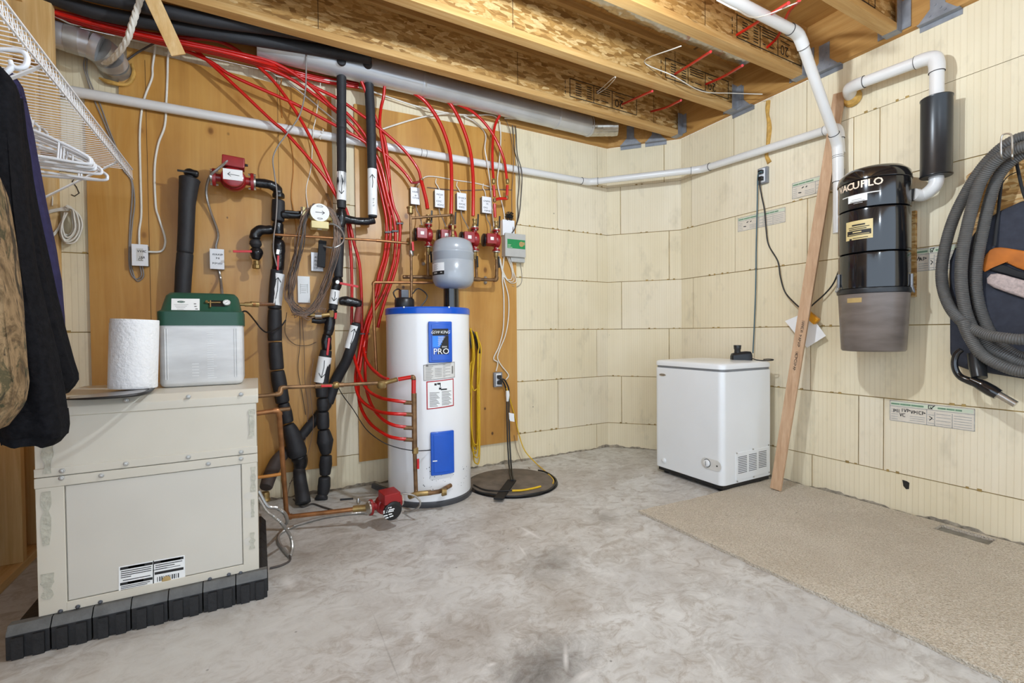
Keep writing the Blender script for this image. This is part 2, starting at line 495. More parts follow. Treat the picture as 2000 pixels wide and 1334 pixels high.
simple('copper', '#a5734a', 0.38, 0.7, var=0.3, scale=18)
simple('copper_dull', '#836445', 0.45, 0.55, var=0.35, scale=24)
simple('red_sleeve', '#8a4038', 0.6, var=0.15, scale=30)
simple('copper_bright', '#c7844f', 0.28, 0.9, var=0.2, scale=14)
simple('brass', '#a08656', 0.38, 0.7, var=0.22, scale=30)
simple('pex', '#c5170f', 0.28, var=0.10, scale=6, coat=0.15)
simple('pump_red', '#951a1d', 0.36, var=0.12, scale=18, coat=0.2)
simple('red_handle', '#cc1a1f', 0.35, var=0.1)
simple('yellow_body', '#e9d79a', 0.45, var=0.05)
simple('tank_grey', '#a2a7ad', 0.26, var=0.03, scale=5, coat=0.3)
simple('green_plastic', '#24503f', 0.42, var=0.08, scale=10)
simple('box_white', '#f0f0f2', 0.4, var=0.02)
simple('box_side', '#6e6f72', 0.45, 0.4, var=0.1)
simple('controller_grey', '#b9b7b1', 0.45, var=0.04)
simple('label_green', '#1e8a4c', 0.45, var=0.06)
simple('label_tan', '#b79a63', 0.5, var=0.1)
simple('label_white', '#f3f3f1', 0.5, var=0.02)
simple('label_grey', '#d9d6d0', 0.5, var=0.05)
simple('label_gold', '#d8c28a', 0.35, var=0.05)
simple('label_red', '#b3232c', 0.5, var=0.05)
simple('label_mint', '#d2d9c0', 0.6, var=0.04)
simple('sticker_paper', '#ded3c2', 0.7, var=0.05, scale=40)
simple('ink', '#1c1a1a', 0.6, var=0.1)
simple('ink_grey', '#77736e', 0.6, var=0.2, scale=60)
simple('ink_light', '#a9a6a1', 0.6, var=0.2, scale=60)
simple('ink_green', '#6d8f72', 0.6, var=0.15, scale=60)
simple('ink_brown', '#4a3218', 0.7, var=0.2)
simple('letter_cream', '#efd9c0', 0.4, var=0.03)
simple('cable_white', '#e9e3d6', 0.5, var=0.05)
simple('cable_grey', '#8e8782', 0.5, var=0.08)
simple('cable_brown', '#7d6453', 0.5, var=0.15)
simple('cable_black', '#1d1c1c', 0.45, var=0.1)
simple('cable_dark', '#4c4643', 0.5, var=0.1)
simple('cable_blue', '#41606a', 0.45, var=0.1)
simple('cable_orange', '#b8782f', 0.5, var=0.1)
simple('cord_yellow', '#e5b81c', 0.42, var=0.08)
simple('plug_yellow', '#e29a12', 0.4, var=0.1)
simple('conduit', '#b4b2ae', 0.35, 0.8, var=0.15)
simple('paper', '#f6f6f6', 0.8, var=0.01)
simple('towel', '#f4f4f5', 0.9, var=0.02, bump=0.9, bscale=75)
simple('bag_grey', '#8f8f91', 0.3, var=0.15, coat=0.2)
simple('wire_white', '#f4f4f6', 0.3, var=0.02)
simple('hanger_white', '#eef0f5', 0.25, var=0.02, coat=0.3)
simple('fleece_black', '#17171a', 0.95, var=0.3, scale=70, bump=0.5, bscale=150, spec=0.1)
simple('navy_fabric', '#33304f', 0.85, var=0.15, scale=40, bump=0.3, bscale=140, spec=0.15)
simple('navy_bag', '#3b3d46', 0.8, var=0.12, scale=30, bump=0.3, bscale=120, spec=0.2)
simple('orange_fabric', '#b5661d', 0.7, var=0.2, scale=14)
simple('mesh_fabric', '#b9a7a1', 0.8, var=0.2, scale=90)
simple('strap_black', '#141416', 0.7, var=0.2)
simple('hose_grey', '#5c5a57', 0.5, var=0.12, scale=30)
simple('dusty_lid', '#6e6459', 0.8, var=0.25, scale=12, bump=0.3, bscale=60)
simple('mortar', '#8f8575', 0.9, var=0.5, scale=34, bump=0.9, bscale=70)
simple('hole_shade', '#2c2823', 0.9, var=0.2)
simple('porcelain', '#f3f2ee', 0.3, var=0.02)
simple('recess_shade_grey', '#7f7a70', 0.6, var=0.3, scale=18)
simple('rust', '#7a4a2a', 0.8, var=0.3)
simple('tape_grey', '#75777b', 0.4, 0.4, var=0.1)

# translucent white poly tank, smoked collection bin
t = NT('poly_tank'); t.color('#dcdcdd'); t.rough(0.45); pass
n = t.noise(t.pos((4, 4, 14)), 1.0, 4); t.color(t.ramp(n, [(0.3, '#c9c8c8'), (0.6, '#e2e2e2')]))
t = NT('smoked_bin'); t.color('#7d7067'); t.rough(0.32); t.b.inputs['Transmission Weight'].default_value = 0.18; t.b.inputs['IOR'].default_value = 1.45
n = t.noise(t.pos((2, 2, 9)), 2.0, 4); t.color(t.ramp(n, [(0.3, '#70655d'), (0.7, '#8f827a')]))
t = NT('bulb_glow'); t.color('#ffffff'); t.b.inputs['Emission Color'].default_value = (0.87, 1.0, 1.13, 1)
t.b.inputs['Emission Strength'].default_value = 30; t.m.cycles.emission_sampling = 'NONE'
t = NT('bulb_glow_fill'); t.color('#ffffff'); t.b.inputs['Emission Color'].default_value = (0.87, 1.0, 1.13, 1)
t.b.inputs['Emission Strength'].default_value = 30; t.m.cycles.emission_sampling = 'NONE'

# camouflage cloth
t = NT('camo'); p = t.pos(src='world')
a = t.noise(t.pos((9, 9, 6), src='world'), 1.8, 6, 0.7, 1.2); b_ = t.noise(t.pos((9, 9, 5), (0.4, 0.2, 0.3), src='world'), 1.8, 6, 0.7, 1.5)
col = t.ramp(a, [(0.3, '#3f3222'), (0.42, '#6b5538'), (0.55, '#9a7f5c'), (0.68, '#564329')])
col = t.mix(t.ramp(b_, [(0.54, 0.0), (0.6, 0.8)]), col, '#31361f'); br = t.noise(t.pos((16, 16, 3), (0.2, 0.5, 0), src='world'), 1.4, 4, 0.6, 2.0)
col = t.mix(t.ramp(br, [(0.6, 0.0), (0.64, 0.85)]), col, '#2b2318')
t.color(col); t.rough(0.92); t.bump(b_, 0.3, 0.004)
# ================================================================== the setting
def struct(o): o['kind'] = 'structure'; return o

# floor slab
struct(MB().box((-2.6, -2.6, -0.12), (A + 0.2, B + 0.2, 0.0)).build('floor', 'concrete'))

# ---- foam block walls
ZB = [0.0] + COURSES + [T]
GAP = 0.005
def foam_wall(name, p0, p1, seams, pad=0.0):
    """p0 -> p1 along the face at floor level, the room on the left-hand side of -normal; seams per course as distances from p0"""
    p0, p1 = Vector((p0[0], p0[1], 0)), Vector((p1[0], p1[1], 0))
    al = (p1 - p0).normalized(); L = (p1 - p0).length
    out = Vector((al.y, -al.x, 0))                     # towards the room
    mb = MB(); mid = (p0 + p1) / 2 - out * 0.11
    mb.obox(mid + Vector((0, 0, T / 2 - 0.02)), al * (L / 2 + .06), out * 0.105, Vector((0, 0, T / 2 + 0.02)))
    wall = struct(mb.build(name, 'foam_joint'))
    for ci in range(7):
        z0, z1 = ZB[ci], ZB[ci + 1]
        ed = [0.0] + sorted(s for s in seams[ci] if 0.03 < s < L - 0.03) + [L]
        for a, b in zip(ed[:-1], ed[1:]):
            off = random.uniform(-0.0015, 0.0015)
            ga = GAP / 2 if a > 0 else -pad
            gb = GAP / 2 if b < L else -pad
            m = MB(); c = p0 + al * ((a + ga + b - gb) / 2) + out * (off - 0.0025)
            m.obox(c + Vector((0, 0, (z0 + z1) / 2)), al * ((b - a - ga - gb) / 2), out * 0.0025, Vector((0, 0, (z1 - z0) / 2 - (GAP / 2 if z1 < T else 0))))
            m.build('foam_block', 'foam_cream' if random.random() < 0.7 else 'foam_pale', wall)
    # tan interlock studs showing in the joints
    mk = MB()
    for ci in range(1, 7):
        x = random.uniform(0.02, 0.15)
        while x < L - 0.05:
            if random.random() < 0.55:
                for dx in (0, 0.045):
                    w_ = random.uniform(0.006, 0.010); h_ = random.uniform(0.003, 0.007)
                    mk.obox(p0 + al * (x + dx) + out * 0.0008 + Vector((0, 0, ZB[ci] + 0.003)), al * w_, out * 0.0012, Vector((0, 0, h_)))
            x += random.uniform(0.11, 0.24)
    tag(mk.build('interlock_mark', 'foam_joint', wall), kind='stuff')
    return wall

xb0 = -1.15
def back_seams(u, v):
    x = W(u, v, 0).x; r = []
    while x > xb0: r.append(x - xb0); x -= 1.2192
    return r
sb = [back_seams(1166, 850), back_seams(1090, 780), back_seams(1166, 690), back_seams(1090, 590), back_seams(1166, 500), back_seams(1088, 400), back_seams(1166, 300)]
wall_back = foam_wall('wall_back', (xb0, B), (C0X, B), sb, .004)
def cor(u, v):
    # distance from the left end of the slanted wall to pixel column u
    d = ray(u, v); n = Vector((1, C0X and (A - C0X) / (B - C1Y), 0)); q = Vector((C0X, B, 0)); t_ = (q - EYE).dot(n) / d.dot(n)
    return (EYE + d * t_ - Vector((C0X, B, (EYE + d * t_).z))).length
sc = [[cor(1307, 880)], [cor(1214, 780)], [cor(1307, 690)], [cor(1214, 590)], [cor(1307, 500)], [cor(1212, 400)], [cor(1297, 300)]]
wall_corner = foam_wall('wall_corner', (C0X, B), (A, C1Y), sc, .004)
yr1 = -2.6
def rs(us, v):
    r = []
    for u in us:
        y = RW(u, v, 0).y; r.append(C1Y - y)
    last = max(r)
    while last < C1Y - yr1: last += 1.2192; r.append(last)
    return r
sr = [rs([1586], 900), rs([1677, 1726], 820), rs([1583], 700), rs([1354, 1667], 600), rs([1436, 1577], 480), rs([1350, 1667, 1718], 350), rs([1433, 1576], 200)]
wall_right = foam_wall('wall_right', (A, C1Y), (A, yr1), sr, .004)

# hole in the foam: a flat dark patch painted for its shaded inside
m = MB(); c = RW(1770, 946, 0.0)
m.prism([c + Vector((0.001, dy, dz)) for dy, dz in ((.017, .02), (.012, -.012), (.0, -.026), (-.012, -.022), (-.014, .012), (-.002, .018))], (-0.003, 0, 0))
m.build('hole', 'hole_shade', wall_right)

# orange gun foam running down from the ledger to the outlet
for k, (u0, v0, v1, w_) in enumerate([(1500, 197, 318, .014)]):
    m = MB(); pts = [RW(u0 + random.uniform(-3, 3), v0 + (v1 - v0) * i / 9, 0.004) for i in range(10)]
    m.tube(pts, [w_ * random.uniform(.55, 1.2) for _ in pts], 8, True, True, 4)
    m.build('sealant_bead', 'expanding_foam', wall_right)

# pencilled marks on the foam strip at the left
strokes('pencil_mark', [[(.012, .10), (.0, .105), (-.012, .085), (.004, .06), (.014, .03), (-.004, .012), (-.016, .018)]], W(148, 388, .003), (1, 0, 0), (0, 0, 1), .004, 'ink', wall_back)

# ---- plywood backer boards screwed to the back wall
def panel(poly, th=0.016):
    m = MB(); m.prism([Vector((x, B - 0.001, z)) for x, z in poly], (0, -th, 0)); return m.build('plywood_panel', 'plywood', wall_back)
zt = W(300, 112, 0.016).z
zn = W(210, 190, 0.016).z
zt = 2.52
panel([(-.76, .16), (.43, .16), (.43, 2.50), (-.585, 2.53), (-.585, 2.44), (-.622, 2.44), (-.622, zn), (-.76, zn)])
z2 = W(850, 240, 0.016).z
for x_ in (-.509, .125): strokes('veneer_seam', [[(0, .17), (.001, 1.2), (0, 2.48)]], Vector((x_, B - .017, 0)), (1, 0, 0), (0, 0, 1), .0022, 'ink_brown', wall_back)
for x_ in (.93, 1.36): strokes('veneer_seam', [[(0, .18), (.001, 1.2), (0, 2.40)]], Vector((x_, B - .017, 0)), (1, 0, 0), (0, 0, 1), .0014, 'rim_y', wall_back)
panel([(.569, .165), (1.757, .165), (1.757, W(1004, 262, .016).z), (.569, W(694, 203, .016).z)])
m = MB(); m.box((.31, B - .012, .16), (.45, B - .002, 2.3)); 

# ---- ledger boards on top of the foam
LH = 0.305
struct(MB().box((xb0, B - 0.038, T), (C0X + 0.01, B, T + LH)).build('trim_1', 'rim_x'))
al = Vector((A - C0X, C1Y - B, 0)); Lc = al.length; al.normalize(); outc = Vector((al.y, -al.x, 0))
m = MB(); m.obox(Vector(((C0X + A) / 2, (B + C1Y) / 2, T + LH / 2)) + outc * 0.019, al * (Lc / 2), outc * 0.019, Vector((0, 0, LH / 2)))
trim2 = struct(m.build('trim_2', 'rim_x'))
trim3 = struct(MB().box((A - 0.038, yr1, T), (A, C1Y, T + LH)).build('trim_3', 'rim_y'))

# ---- ceiling: subfloor on engineered joists
ceiling = struct(MB().box((-2.6, -2.6, T + LH), (A, B, T + LH + 0.02)).build('ceiling', 'rim_y'))
JY = [2.715 - 0.4877 * k for k in range(9)]
for k, y in enumerate(JY):
    x1 = A - 0.042 if y < C1Y - 0.04 else A - 0.05
    x0 = -2.6
    web = MB().box((x0, y - .005, T + .03), (x1, y + .005, T + LH - .03)).build('joist', 'osb', ceiling)
    MB().box((x0, y - .032, T), (x1, y + .032, T + .038)).build('flange', 'lumber_x', web, 0.002, 1)
    MB().box((x0, y - .032, T + LH - .038), (x1, y + .032, T + LH)).build('flange', 'lumber_x', web)
    # butt joint of two web sheets
    for s in range(5):
        xs = x1 - 0.28 - s * 1.22 - 0.31 * (k % 3)
        MB().box((xs, y - .0062, T + .04), (xs + .003, y + .0062, T + LH - .04)).build('web_joint', 'ink_brown', web)
    # manufacturer's stamp on the camera side of the web
    if k in (0, 1, 2, 3):
        xo = [1.95, 2.36, 2.4, 2.2][k]
        o = Vector((xo, y - .0056, T + .075)); wv, hv = .62, .125
        L_ = [[(0, 0), (wv, 0), (wv, hv), (0, hv), (0, 0)], [(.21, 0), (.21, hv)], [(.38, 0), (.38, hv)]]
        strokes('stamp', L_, o, (1, 0, 0), (0, 0, 1), .006, 'ink', web)
        L2 = []
        for r in range(6):
            zz = .02 + r * .016
            L2 += [[(.05, zz), (.10 - .004 * (r % 2), zz)], [(.15, zz), (.19, zz)]]
            if r > 2: L2.append([(.23, zz + .01), (.36, zz + .01)])
        L2 += [[(.235, .03), (.26, .03)], [(.28, .032), (.34, .03)], [(.41, .098), (.5, .094)], [(-.04, .01), (-.04, .03)], [(-.04, .045), (-.04, .06)], [(-.04, .08), (-.04, .10)]]
        strokes('stamp_print', L2, o, (1, 0, 0), (0, 0, 1), .006, 'ink', web)
        text_mesh('stamp_number', '20', o + Vector((.49, -.0006, .075)), (-1, 0, 0), (0, 0, -1), .085, 'ink', web, ext=0)
    if k < 7:
        h = MB(); xh = A - 0.042
        h.box((xh - .055, y - .035, T - .002), (xh, y + .035, T))
        for s in (-1, 1):
            h.box((xh - .05, y + s * .0335 - .0015, T), (xh, y + s * .0335 + .0015, T + .17))
            h.box((xh - .004, y + s * .055 - .02, T + .01), (xh, y + s * .055 + .02, T + .16))
        h.build('joist_hanger', 'hanger_steel', web)

def connector(trim, c, al_, out_):
    """steel ledger connector: a strap on the ledger, a flared foot bent under it against the foam"""
    c = Vector(c); z = Vector((0, 0, 1)); m = MB()
    poly = [(-.03, .15), (.03, .15), (.03, .05), (.075, .0), (.085, -.004), (-.085, -.004), (-.075, 0), (-.03, .05)]
    m.prism([c + al_ * a + z * b + out_ * .0385 for a, b in poly], out_ * .003)
    m.obox(c + out_ * .02 - z * .004, al_ * .085, out_ * .021, z * .002)
    m.obox(c + out_ * .003 - z * .016, al_ * .085, out_ * .002, z * .014)
    for a, b in ((-.01, .12), (.01, .09), (-.01, .06), (.012, .035), (-.03, .015), (.03, .015)):
        m.cyl(c + al_ * a + z * b + out_ * .041, c + al_ * a + z * b + out_ * .0455, .006, n=6)
    m.build('ledger_connector', 'hanger_steel', trim, angle=30)
def onc(u, v):
    d = cor(u, v); return Vector((C0X, B, T)) + al * d
for u in (1232, 1281): connector(trim2, onc(u, 275), al, outc)
for u, v in ((1452, 200), (1617, 125), (1838, 22)):
    q = RW(u, v, 0); connector(trim3, (A, q.y, T), Vector((0, -1, 0)), Vector((-1, 0, 0)))
for y in (0.35, -0.3): connector(trim3, (A, y, T), Vector((0, -1, 0)), Vector((-1, 0, 0)))

# ---- stud wall on the left
XL = -0.9
wl = struct(MB().box((-1.062, 1.0, 0), (-1.05, B - .01, 2.56)).build('wall_left', 'osb_wall'))
def stud(y, x1=XL, x0=-1.04, z0=.038, z1=2.50, n='stud'):
    return MB().box((x0, y, z0), (x1, y + .038, z1)).build(n, 'lumber_z', wl, .002, 1)
for y in (1.12, 1.53, 1.94, 2.345, 2.747): stud(y)
stud(2.962, -.885); stud(3.136, -.868)
MB().box((-1.04, 1.0, 0), (XL, B - .002, .038)).build('bottom_plate', 'lumber_y', wl, .002, 1)
MB().box((-1.04, 1.0, 2.50), (XL, B - .002, 2.538)).build('top_plate', 'lumber_y', wl)
MB().box((-1.04, 1.0, 2.538), (XL, B - .002, 2.576)).build('top_plate', 'lumber_y', wl)
# short blocking boards around the stud tops
m = MB(); 
m.prism([(-1.2, 2.90, 2.25), (-.805, 2.90, 2.25), (-.805, 2.90, 2.63), (-.86, 2.90, 2.72), (-1.2, 2.90, 2.72)], (0, .04, 0)); m.build('blocking', 'lumber_z', wl, .002, 1)
m = MB()
m.prism([(-1.1, 3.08, 1.9), (-.842, 3.08, 1.9), (-.842, 3.08, 2.31), (-.9, 3.08, 2.40), (-1.1, 3.08, 2.40)], (0, .04, 0)); m.build('blocking', 'lumber_z', wl, .002, 1)

# ---- crumbly mortar line where the walls meet the slab
def ridge(name, pts, n=60):
    pts = [Vector(p) for p in pts]; al_ = (pts[1] - pts[0]); L = al_.length; al_.normalize(); out_ = Vector((al_.y, -al_.x, 0))
    rings = []
    for i in range(n + 1):
        s = L * i / n; p = pts[0] + al_ * s
        d = .006 + .016 * max(0, mnoise.noise(Vector((s * 4.1, 1.3, pts[0].x))) + .35) + .006 * mnoise.noise(Vector((s * 23, 1.3, 2))); h = max(.003, .006 + .020 * max(0, mnoise.noise(Vector((s * 7.3, 7.3, pts[0].y))) + .2) + .010 * mnoise.noise(Vector((s * 31, 7.3, 5)))); d = max(d, .004)
        rings.append([p + out_ * .0, p + out_ * d, p + out_ * (d * .7) + Vector((0, 0, h * .55)), p + Vector((0, 0, h)) + out_ * .001])  # plate coloured darker to stand for the shaded vent recess
    return struct(MB().loft(rings).build(name, 'mortar', angle=60))
ridge('trim_4', [(xb0, B, 0), (C0X, B, 0)], 260)
ridge('trim_5', [(C0X, B, 0), (A, C1Y, 0)], 50)
ridge('trim_6', [(A, C1Y, 0), (A, yr1, 0)], 360)

# ---- bare bulbs in porcelain holders under the joists (above the picture); the rear one is added fill light
def lamp(name, x, y, z, mat, label, jy):
    t_ = thing(name, label, 'lamp', (x, y, T - .03))
    MB().lathe([(.055, 0), (.058, -.012), (.045, -.03), (.028, -.05)][::-1], (x, y, T), (0, 0, 1), 24).build('lamp_holder', 'porcelain', t_)
    MB().cyl((x, y, T - .05), (x, y, z + .055), .016, n=16).build('lamp_neck', 'steel', t_)
    MB().lathe([(.001, -.031), (.017, -.026), (.029, -.010), (.031, 0), (.028, .014), (.020, .032), (.016, .056)], (x, y, z), (0, 0, 1), 10).build('lamp_bulb', mat, t_)
    li = bpy.data.lights.new('bulb_light', 'POINT'); li.energy = BULB_POWER if mat == 'bulb_glow' else FILL_BULB_POWER; li.color = (0.87, 1.0, 1.13); li.shadow_soft_size = .032
    lo = bpy.data.objects.new('bulb_light', li); COL.objects.link(lo); lo.parent = t_; lo.location = Vector((x, y, z - .068)) - ORG[t_.name]
lamp('ceiling_lamp', 1.08, JY[3], 2.44, 'bulb_glow', 'bare bulb in white porcelain holder under the near joist', JY[3])
lamp('ceiling_lamp', .25, JY[8], 2.44, 'bulb_glow_fill', 'added unseen fill bulb in white porcelain holder under the rearmost joist', JY[8])  # no such bulb in view, added for soft fill

# ---- wooden strip nailed from the first joist down to the wall
tag(MB().beam(PY(296, -6, 2.70), PY(349, 108, 2.765), .062, .016, (1, 0, 0)).build('brace_board', 'lumber_z', bevel=.002), 'thin diagonal wooden strip between first joist and wall top', 'board')
# ================================================================== helpers for pipes and labels
def depth(p): return (Vector(p) - EYE).dot(FW)
def pr(p, px): return px / 2 * depth(p) / CAM_F          # radius in metres of something px wide in the photo
def rounded_box(mb, lo, hi, r, n=6):
    """box with rounded vertical edges"""
    x0, y0, z0 = lo; x1, y1, z1 = hi; ring = []
    for cx, cy, a0 in ((x1 - r, y1 - r, 0), (x0 + r, y1 - r, 90), (x0 + r, y0 + r, 180), (x1 - r, y0 + r, 270)):
        for i in range(n + 1):
            a = math.radians(a0 + 90 * i / n); ring.append((cx + r * math.cos(a), cy + r * math.sin(a)))
    return mb.loft([[(x, y, z0) for x, y in ring], [(x, y, z1) for x, y in ring]])
def oncyl(u, v, c, r):
    d = ray(u, v); ox, oy = EYE.x - c[0], EYE.y - c[1]
    a = d.x ** 2 + d.y ** 2; b = 2 * (ox * d.x + oy * d.y); k = ox * ox + oy * oy - r * r
    t_ = (-b - math.sqrt(max(0, b * b - 4 * a * k))) / (2 * a); p = EYE + d * t_
    a_ = math.atan2(p.y - c[1], p.x - c[0])
    return (a_ - 2 * math.pi if a_ > math.pi / 2 else a_), p.z
def cylpatch(mb, c, r, a0, a1, z0, z1, th, n=10, slope=0.0):
    rings = []
    for i in range(n + 1):
        a = a0 + (a1 - a0) * i / n; dz = slope * (i / n - .5)
        e = Vector((math.cos(a), math.sin(a), 0)); q = Vector((c[0], c[1], 0))
        rings.append([q + e * r + Vector((0, 0, z0 + dz)), q + e * (r + th) + Vector((0, 0, z0 + dz)), q + e * (r + th) + Vector((0, 0, z1 + dz)), q + e * r + Vector((0, 0, z1 + dz))])
    return mb.loft(rings)
def patch_px(mb, u0, v0, u1, v1, c, r, th, inset=0.0, slope=0.0):
    a0, z1 = oncyl(u0, (v0 + v1) / 2, c, r)[0], oncyl((u0 + u1) / 2, v0, c, r)[1]
    a1, z0 = oncyl(u1, (v0 + v1) / 2, c, r)[0], oncyl((u0 + u1) / 2, v1, c, r)[1]
    ia = inset / r
    return cylpatch(mb, c, r, a0 + ia, a1 - ia, z0 + inset, z1 - inset, th, slope=slope)
def cyl_lines(name, c, r, rows, mat, parent):
    """fine print on a cylinder: rows of (a0, a1, z, height)"""
    m = MB()
    for a0, a1, z, h in rows: cylpatch(m, c, r, a0, a1, z - h / 2, z + h / 2, .0003, 10)
    return tag(m.build(name, mat, parent), kind='stuff')
def screw(mb, p, nrm, r=.006):
    p, nrm = Vector(p), Vector(nrm).normalized()
    return mb.lathe([(r * 1.35, 0), (r * 1.3, .0015), (r, .002), (r * .9, .005), (0.0001, .006)], p, nrm, 10)
NEGY, NEGX = Vector((0, -1, 0)), Vector((-1, 0, 0))

# ================================================================== heat pump cabinet on rubber pavers
HX0, HX1, HY0, HY1, HZ0, HZ1 = -.637, -.012, 2.045, 2.56, .1005, .797
hp = thing('heat_pump', 'cream metal heat pump cabinet standing on black rubber blocks', 'heat pump', ((HX0 + HX1) / 2, (HY0 + HY1) / 2, HZ0))
body = MB().box((HX0, HY0 + .004, HZ0), (HX1, HY1, HZ1 - .03)).build('cabinet', 'cream_metal', hp, .003)
m = MB(); m.prism([(HX0 - .004, HY0 - .006, .742), (HX0 - .004, HY0 - .006, .772), (HX0 - .004, HY0 + .015, .797), (HX0 - .004, HY1, .797), (HX0 - .004, HY1, .742)], (HX1 - HX0 + .012, 0, 0))
m.build('top_panel', 'cream_metal', hp, .003)
m = MB(); m.box((HX0, HY0 - .003, .552), (HX1, HY0 + .005, .742)); m.build('upper_panel', 'cream_metal', hp, .002)
m = MB(); m.box((HX0 - .002, HY0 - .006, .55), (HX1 + .002, HY0, .578)); m.build('seam_strip', 'cream_metal', hp, .002)
m = MB(); m.box((HX0 - .002, HY0 - .007, .515), (HX1 + .002, HY0, .5475)); m.build('seam_strip', 'cream_metal', hp, .002)
m = MB(); m.box((HX0, HY0 - .006, HZ0), (HX0 + .070, HY0 + .002, .515)); m.build('corner_post', 'cream_metal', hp, .002)
m = MB(); m.box((HX1 - .052, HY0 - .006, HZ0), (HX1, HY0 + .002, .515)); m.build('corner_post', 'cream_metal', hp, .002)
m = MB(); m.box((HX0 + .0725, HY0 - .003, HZ0 + .032), (HX1 - .0545, HY0 + .002, .513)); door = m.build('access_panel', 'cream_metal_cool', hp, .002)
m = MB(); m.box((HX0 + .068, HY0 - .0065, HZ0), (HX1 - .05, HY0, HZ0 + .030)); m.build('bottom_rail', 'cream_metal', hp, .002)
sc_ = MB()
for u, v in ((246, 782), (368, 775), (471, 770), (246, 906), (368, 893), (471, 883), (121, 920), (120, 934), (198, 929), (407, 906), (471, 896)):
    q = PY(u, v, HY0 - .0075); screw(sc_, q, NEGY)
sc_.each('screw', 'galvanised', hp)
sc2 = MB()
for u, v in ((152, 1185), (196, 1176), (118, 1194), (410, 1131), (447, 1122), (470, 1119)):
    q = PY(u, v, HY0 - .0075); screw(sc2, q, NEGY, .005)
sc2.each('screw', 'steel_dark', hp)
# knock-outs and flaked sealant on the posts
m = MB()
for v in (968, 1005, 1057):
    q = PY(485, v, HY0 - .0062); m.lathe([(.014, 0), (.014, .0008)], q, NEGY, 20)
m.each('knockout', 'cream_metal_cool', hp)
simple('sealant', '#bdb9a9', .8, var=.12, scale=40, bump=.8, bscale=90)
m = MB()
for u, v0, v1, w_ in ((93, 860, 925, .016), (91, 960, 1065, .014), (94, 1120, 1170, .018), (492, 800, 852, .012), (495, 912, 960, .010), (494, 975, 1010, .008), (493, 1040, 1072, .012)):
    a, b = PY(u, v0, HY0 - .0066), PY(u, v1, HY0 - .0066); n = 9; L, R_ = [], []
    for i in range(n):
        p = a + (b - a) * i / (n - 1); ww = w_ * (.4 + .7 * random.random())
        L.append(p + Vector((-ww, 0, 0))); R_.append(p + Vector((ww * .8, 0, 0)))
    m.prism(L + R_[::-1], (0, -.0012, 0))
m.each('sealant_patch', 'sealant', hp)
# warning sticker
def q_(u, v): return PY(u, v, HY0 - .0035)
a, b, c_, d_ = q_(232, 1107), q_(361, 1084), q_(362, 1133), q_(232, 1159)
m = MB(); m.prism([a, b, c_, d_], (0, -.0008, 0)); lab = m.build('warning_sticker', 'label_white', hp)
ux = (b - a); uy = (d_ - a)
def sq(m, x0, y0, x1, y1):
    P_ = lambda x, y: a + ux * x + uy * y + Vector((0, -.0012, 0))
    m.add([P_(x0, y0), P_(x0, y1), P_(x1, y1), P_(x1, y0)], [(0, 1, 2, 3)])
m = MB()
for x0, y0, x1, y1 in ((.02, .04, .5, .14), (.52, .04, .98, .14), (.02, .62, .5, .72), (.53, .46, .98, .56), (.505, .0, .52, .9)): sq(m, x0, y0, x1, y1)
for k in range(4): sq(m, .03, .19 + k * .075, .48 - .1 * (k == 3) * 3, .22 + k * .075)
for k in range(3): sq(m, .54, .19 + k * .08, .96 - .12 * k, .22 + k * .08)
for k in range(4): sq(m, .03, .76 + k * .06, .46 - .04 * k, .785 + k * .06)
sq(m, .06, .53, .47, .56); sq(m, .5, .36, .93, .38)
for k in range(11): sq(m, .57 + k * .032, .66, .57 + k * .032 + (.018 if k % 3 else .010), .84)
tag(m.build('sticker_print', 'ink', lab), kind='stuff')
m = MB(); sq(m, .14, .055, .38, .125); sq(m, .62, .055, .93, .125); sq(m, .13, .635, .36, .705); tag(m.build('sticker_heading', 'label_grey', lab), kind='stuff')
m = MB(); q = q_(325, 1132); m.lathe([(.014, 0), (.010, .001), (.0001, .0015)], q + Vector((0, -.001, 0)), NEGY, 9); m.build('torn_spot', 'label_tan', lab)

# rubber paver blocks under the cabinet
pad = thing('rubber_paver_base', 'black rubber paver blocks laid as a base under the heat pump', 'base', (-.34, 2.3, 0))
MB().box((-.64, 2.05, 0), (-.03, 2.62, .0975)).build('paver', 'rubber_tile', pad)
def paver_block(x0, x1, y0, y1, face):
    m = MB(); g = .0015; ch = .02
    if face == 'f':
        m.prism([(x0 + g, y1, 0), (x0 + g, y0, 0), (x0 + g, y0, .073), (x0 + g, y0 + ch, .099), (x0 + g, y1, .099)], (x1 - x0 - 2 * g, 0, 0))
    elif face == 'r':
        m.prism([(x0, y0 + g, 0), (x1, y0 + g, 0), (x1, y0 + g, .073), (x1 - ch, y0 + g, .099), (x0, y0 + g, .099)], (0, y1 - y0 - 2 * g, 0))
    else:
        m.prism([(x1, y0 + g, 0), (x0, y0 + g, 0), (x0, y0 + g, .073), (x0 + ch, y0 + g, .099), (x1, y0 + g, .099)], (0, y1 - y0 - 2 * g, 0))
    b = m.build('paver', 'rubber_tile', pad, .0015, 1)
    if face == 'f':
        t2 = MB(); w_ = (x1 - x0)
        for fx in (.16, .62):
            t2.box((x0 + w_ * fx, y0 - .008, .001), (x0 + w_ * (fx + .26), y0, .069))
        t2.each('paver_tooth', 'rubber_tile', b)
        MB().prism([(x0 + g, y0 + .0005, .0745), (x0 + g, y0 + ch, .0998), (x0 + g, y0 + .044, .0998), (x0 + g, y0 + .044, .0994), (x0 + g, y0 + ch, .0990), (x0 + g, y0 + .0005, .0737)], (w_ - 2 * g, 0, 0)).build('top_strip', 'rubber_tile_top', b)  # top strip coloured lighter than the block fronts
ux_ = [-.705, -.600, -.498, -.397, -.294, -.192, -.089, .016]
for i in range(7): paver_block(ux_[i], ux_[i + 1], 2.006, 2.05, 'f')
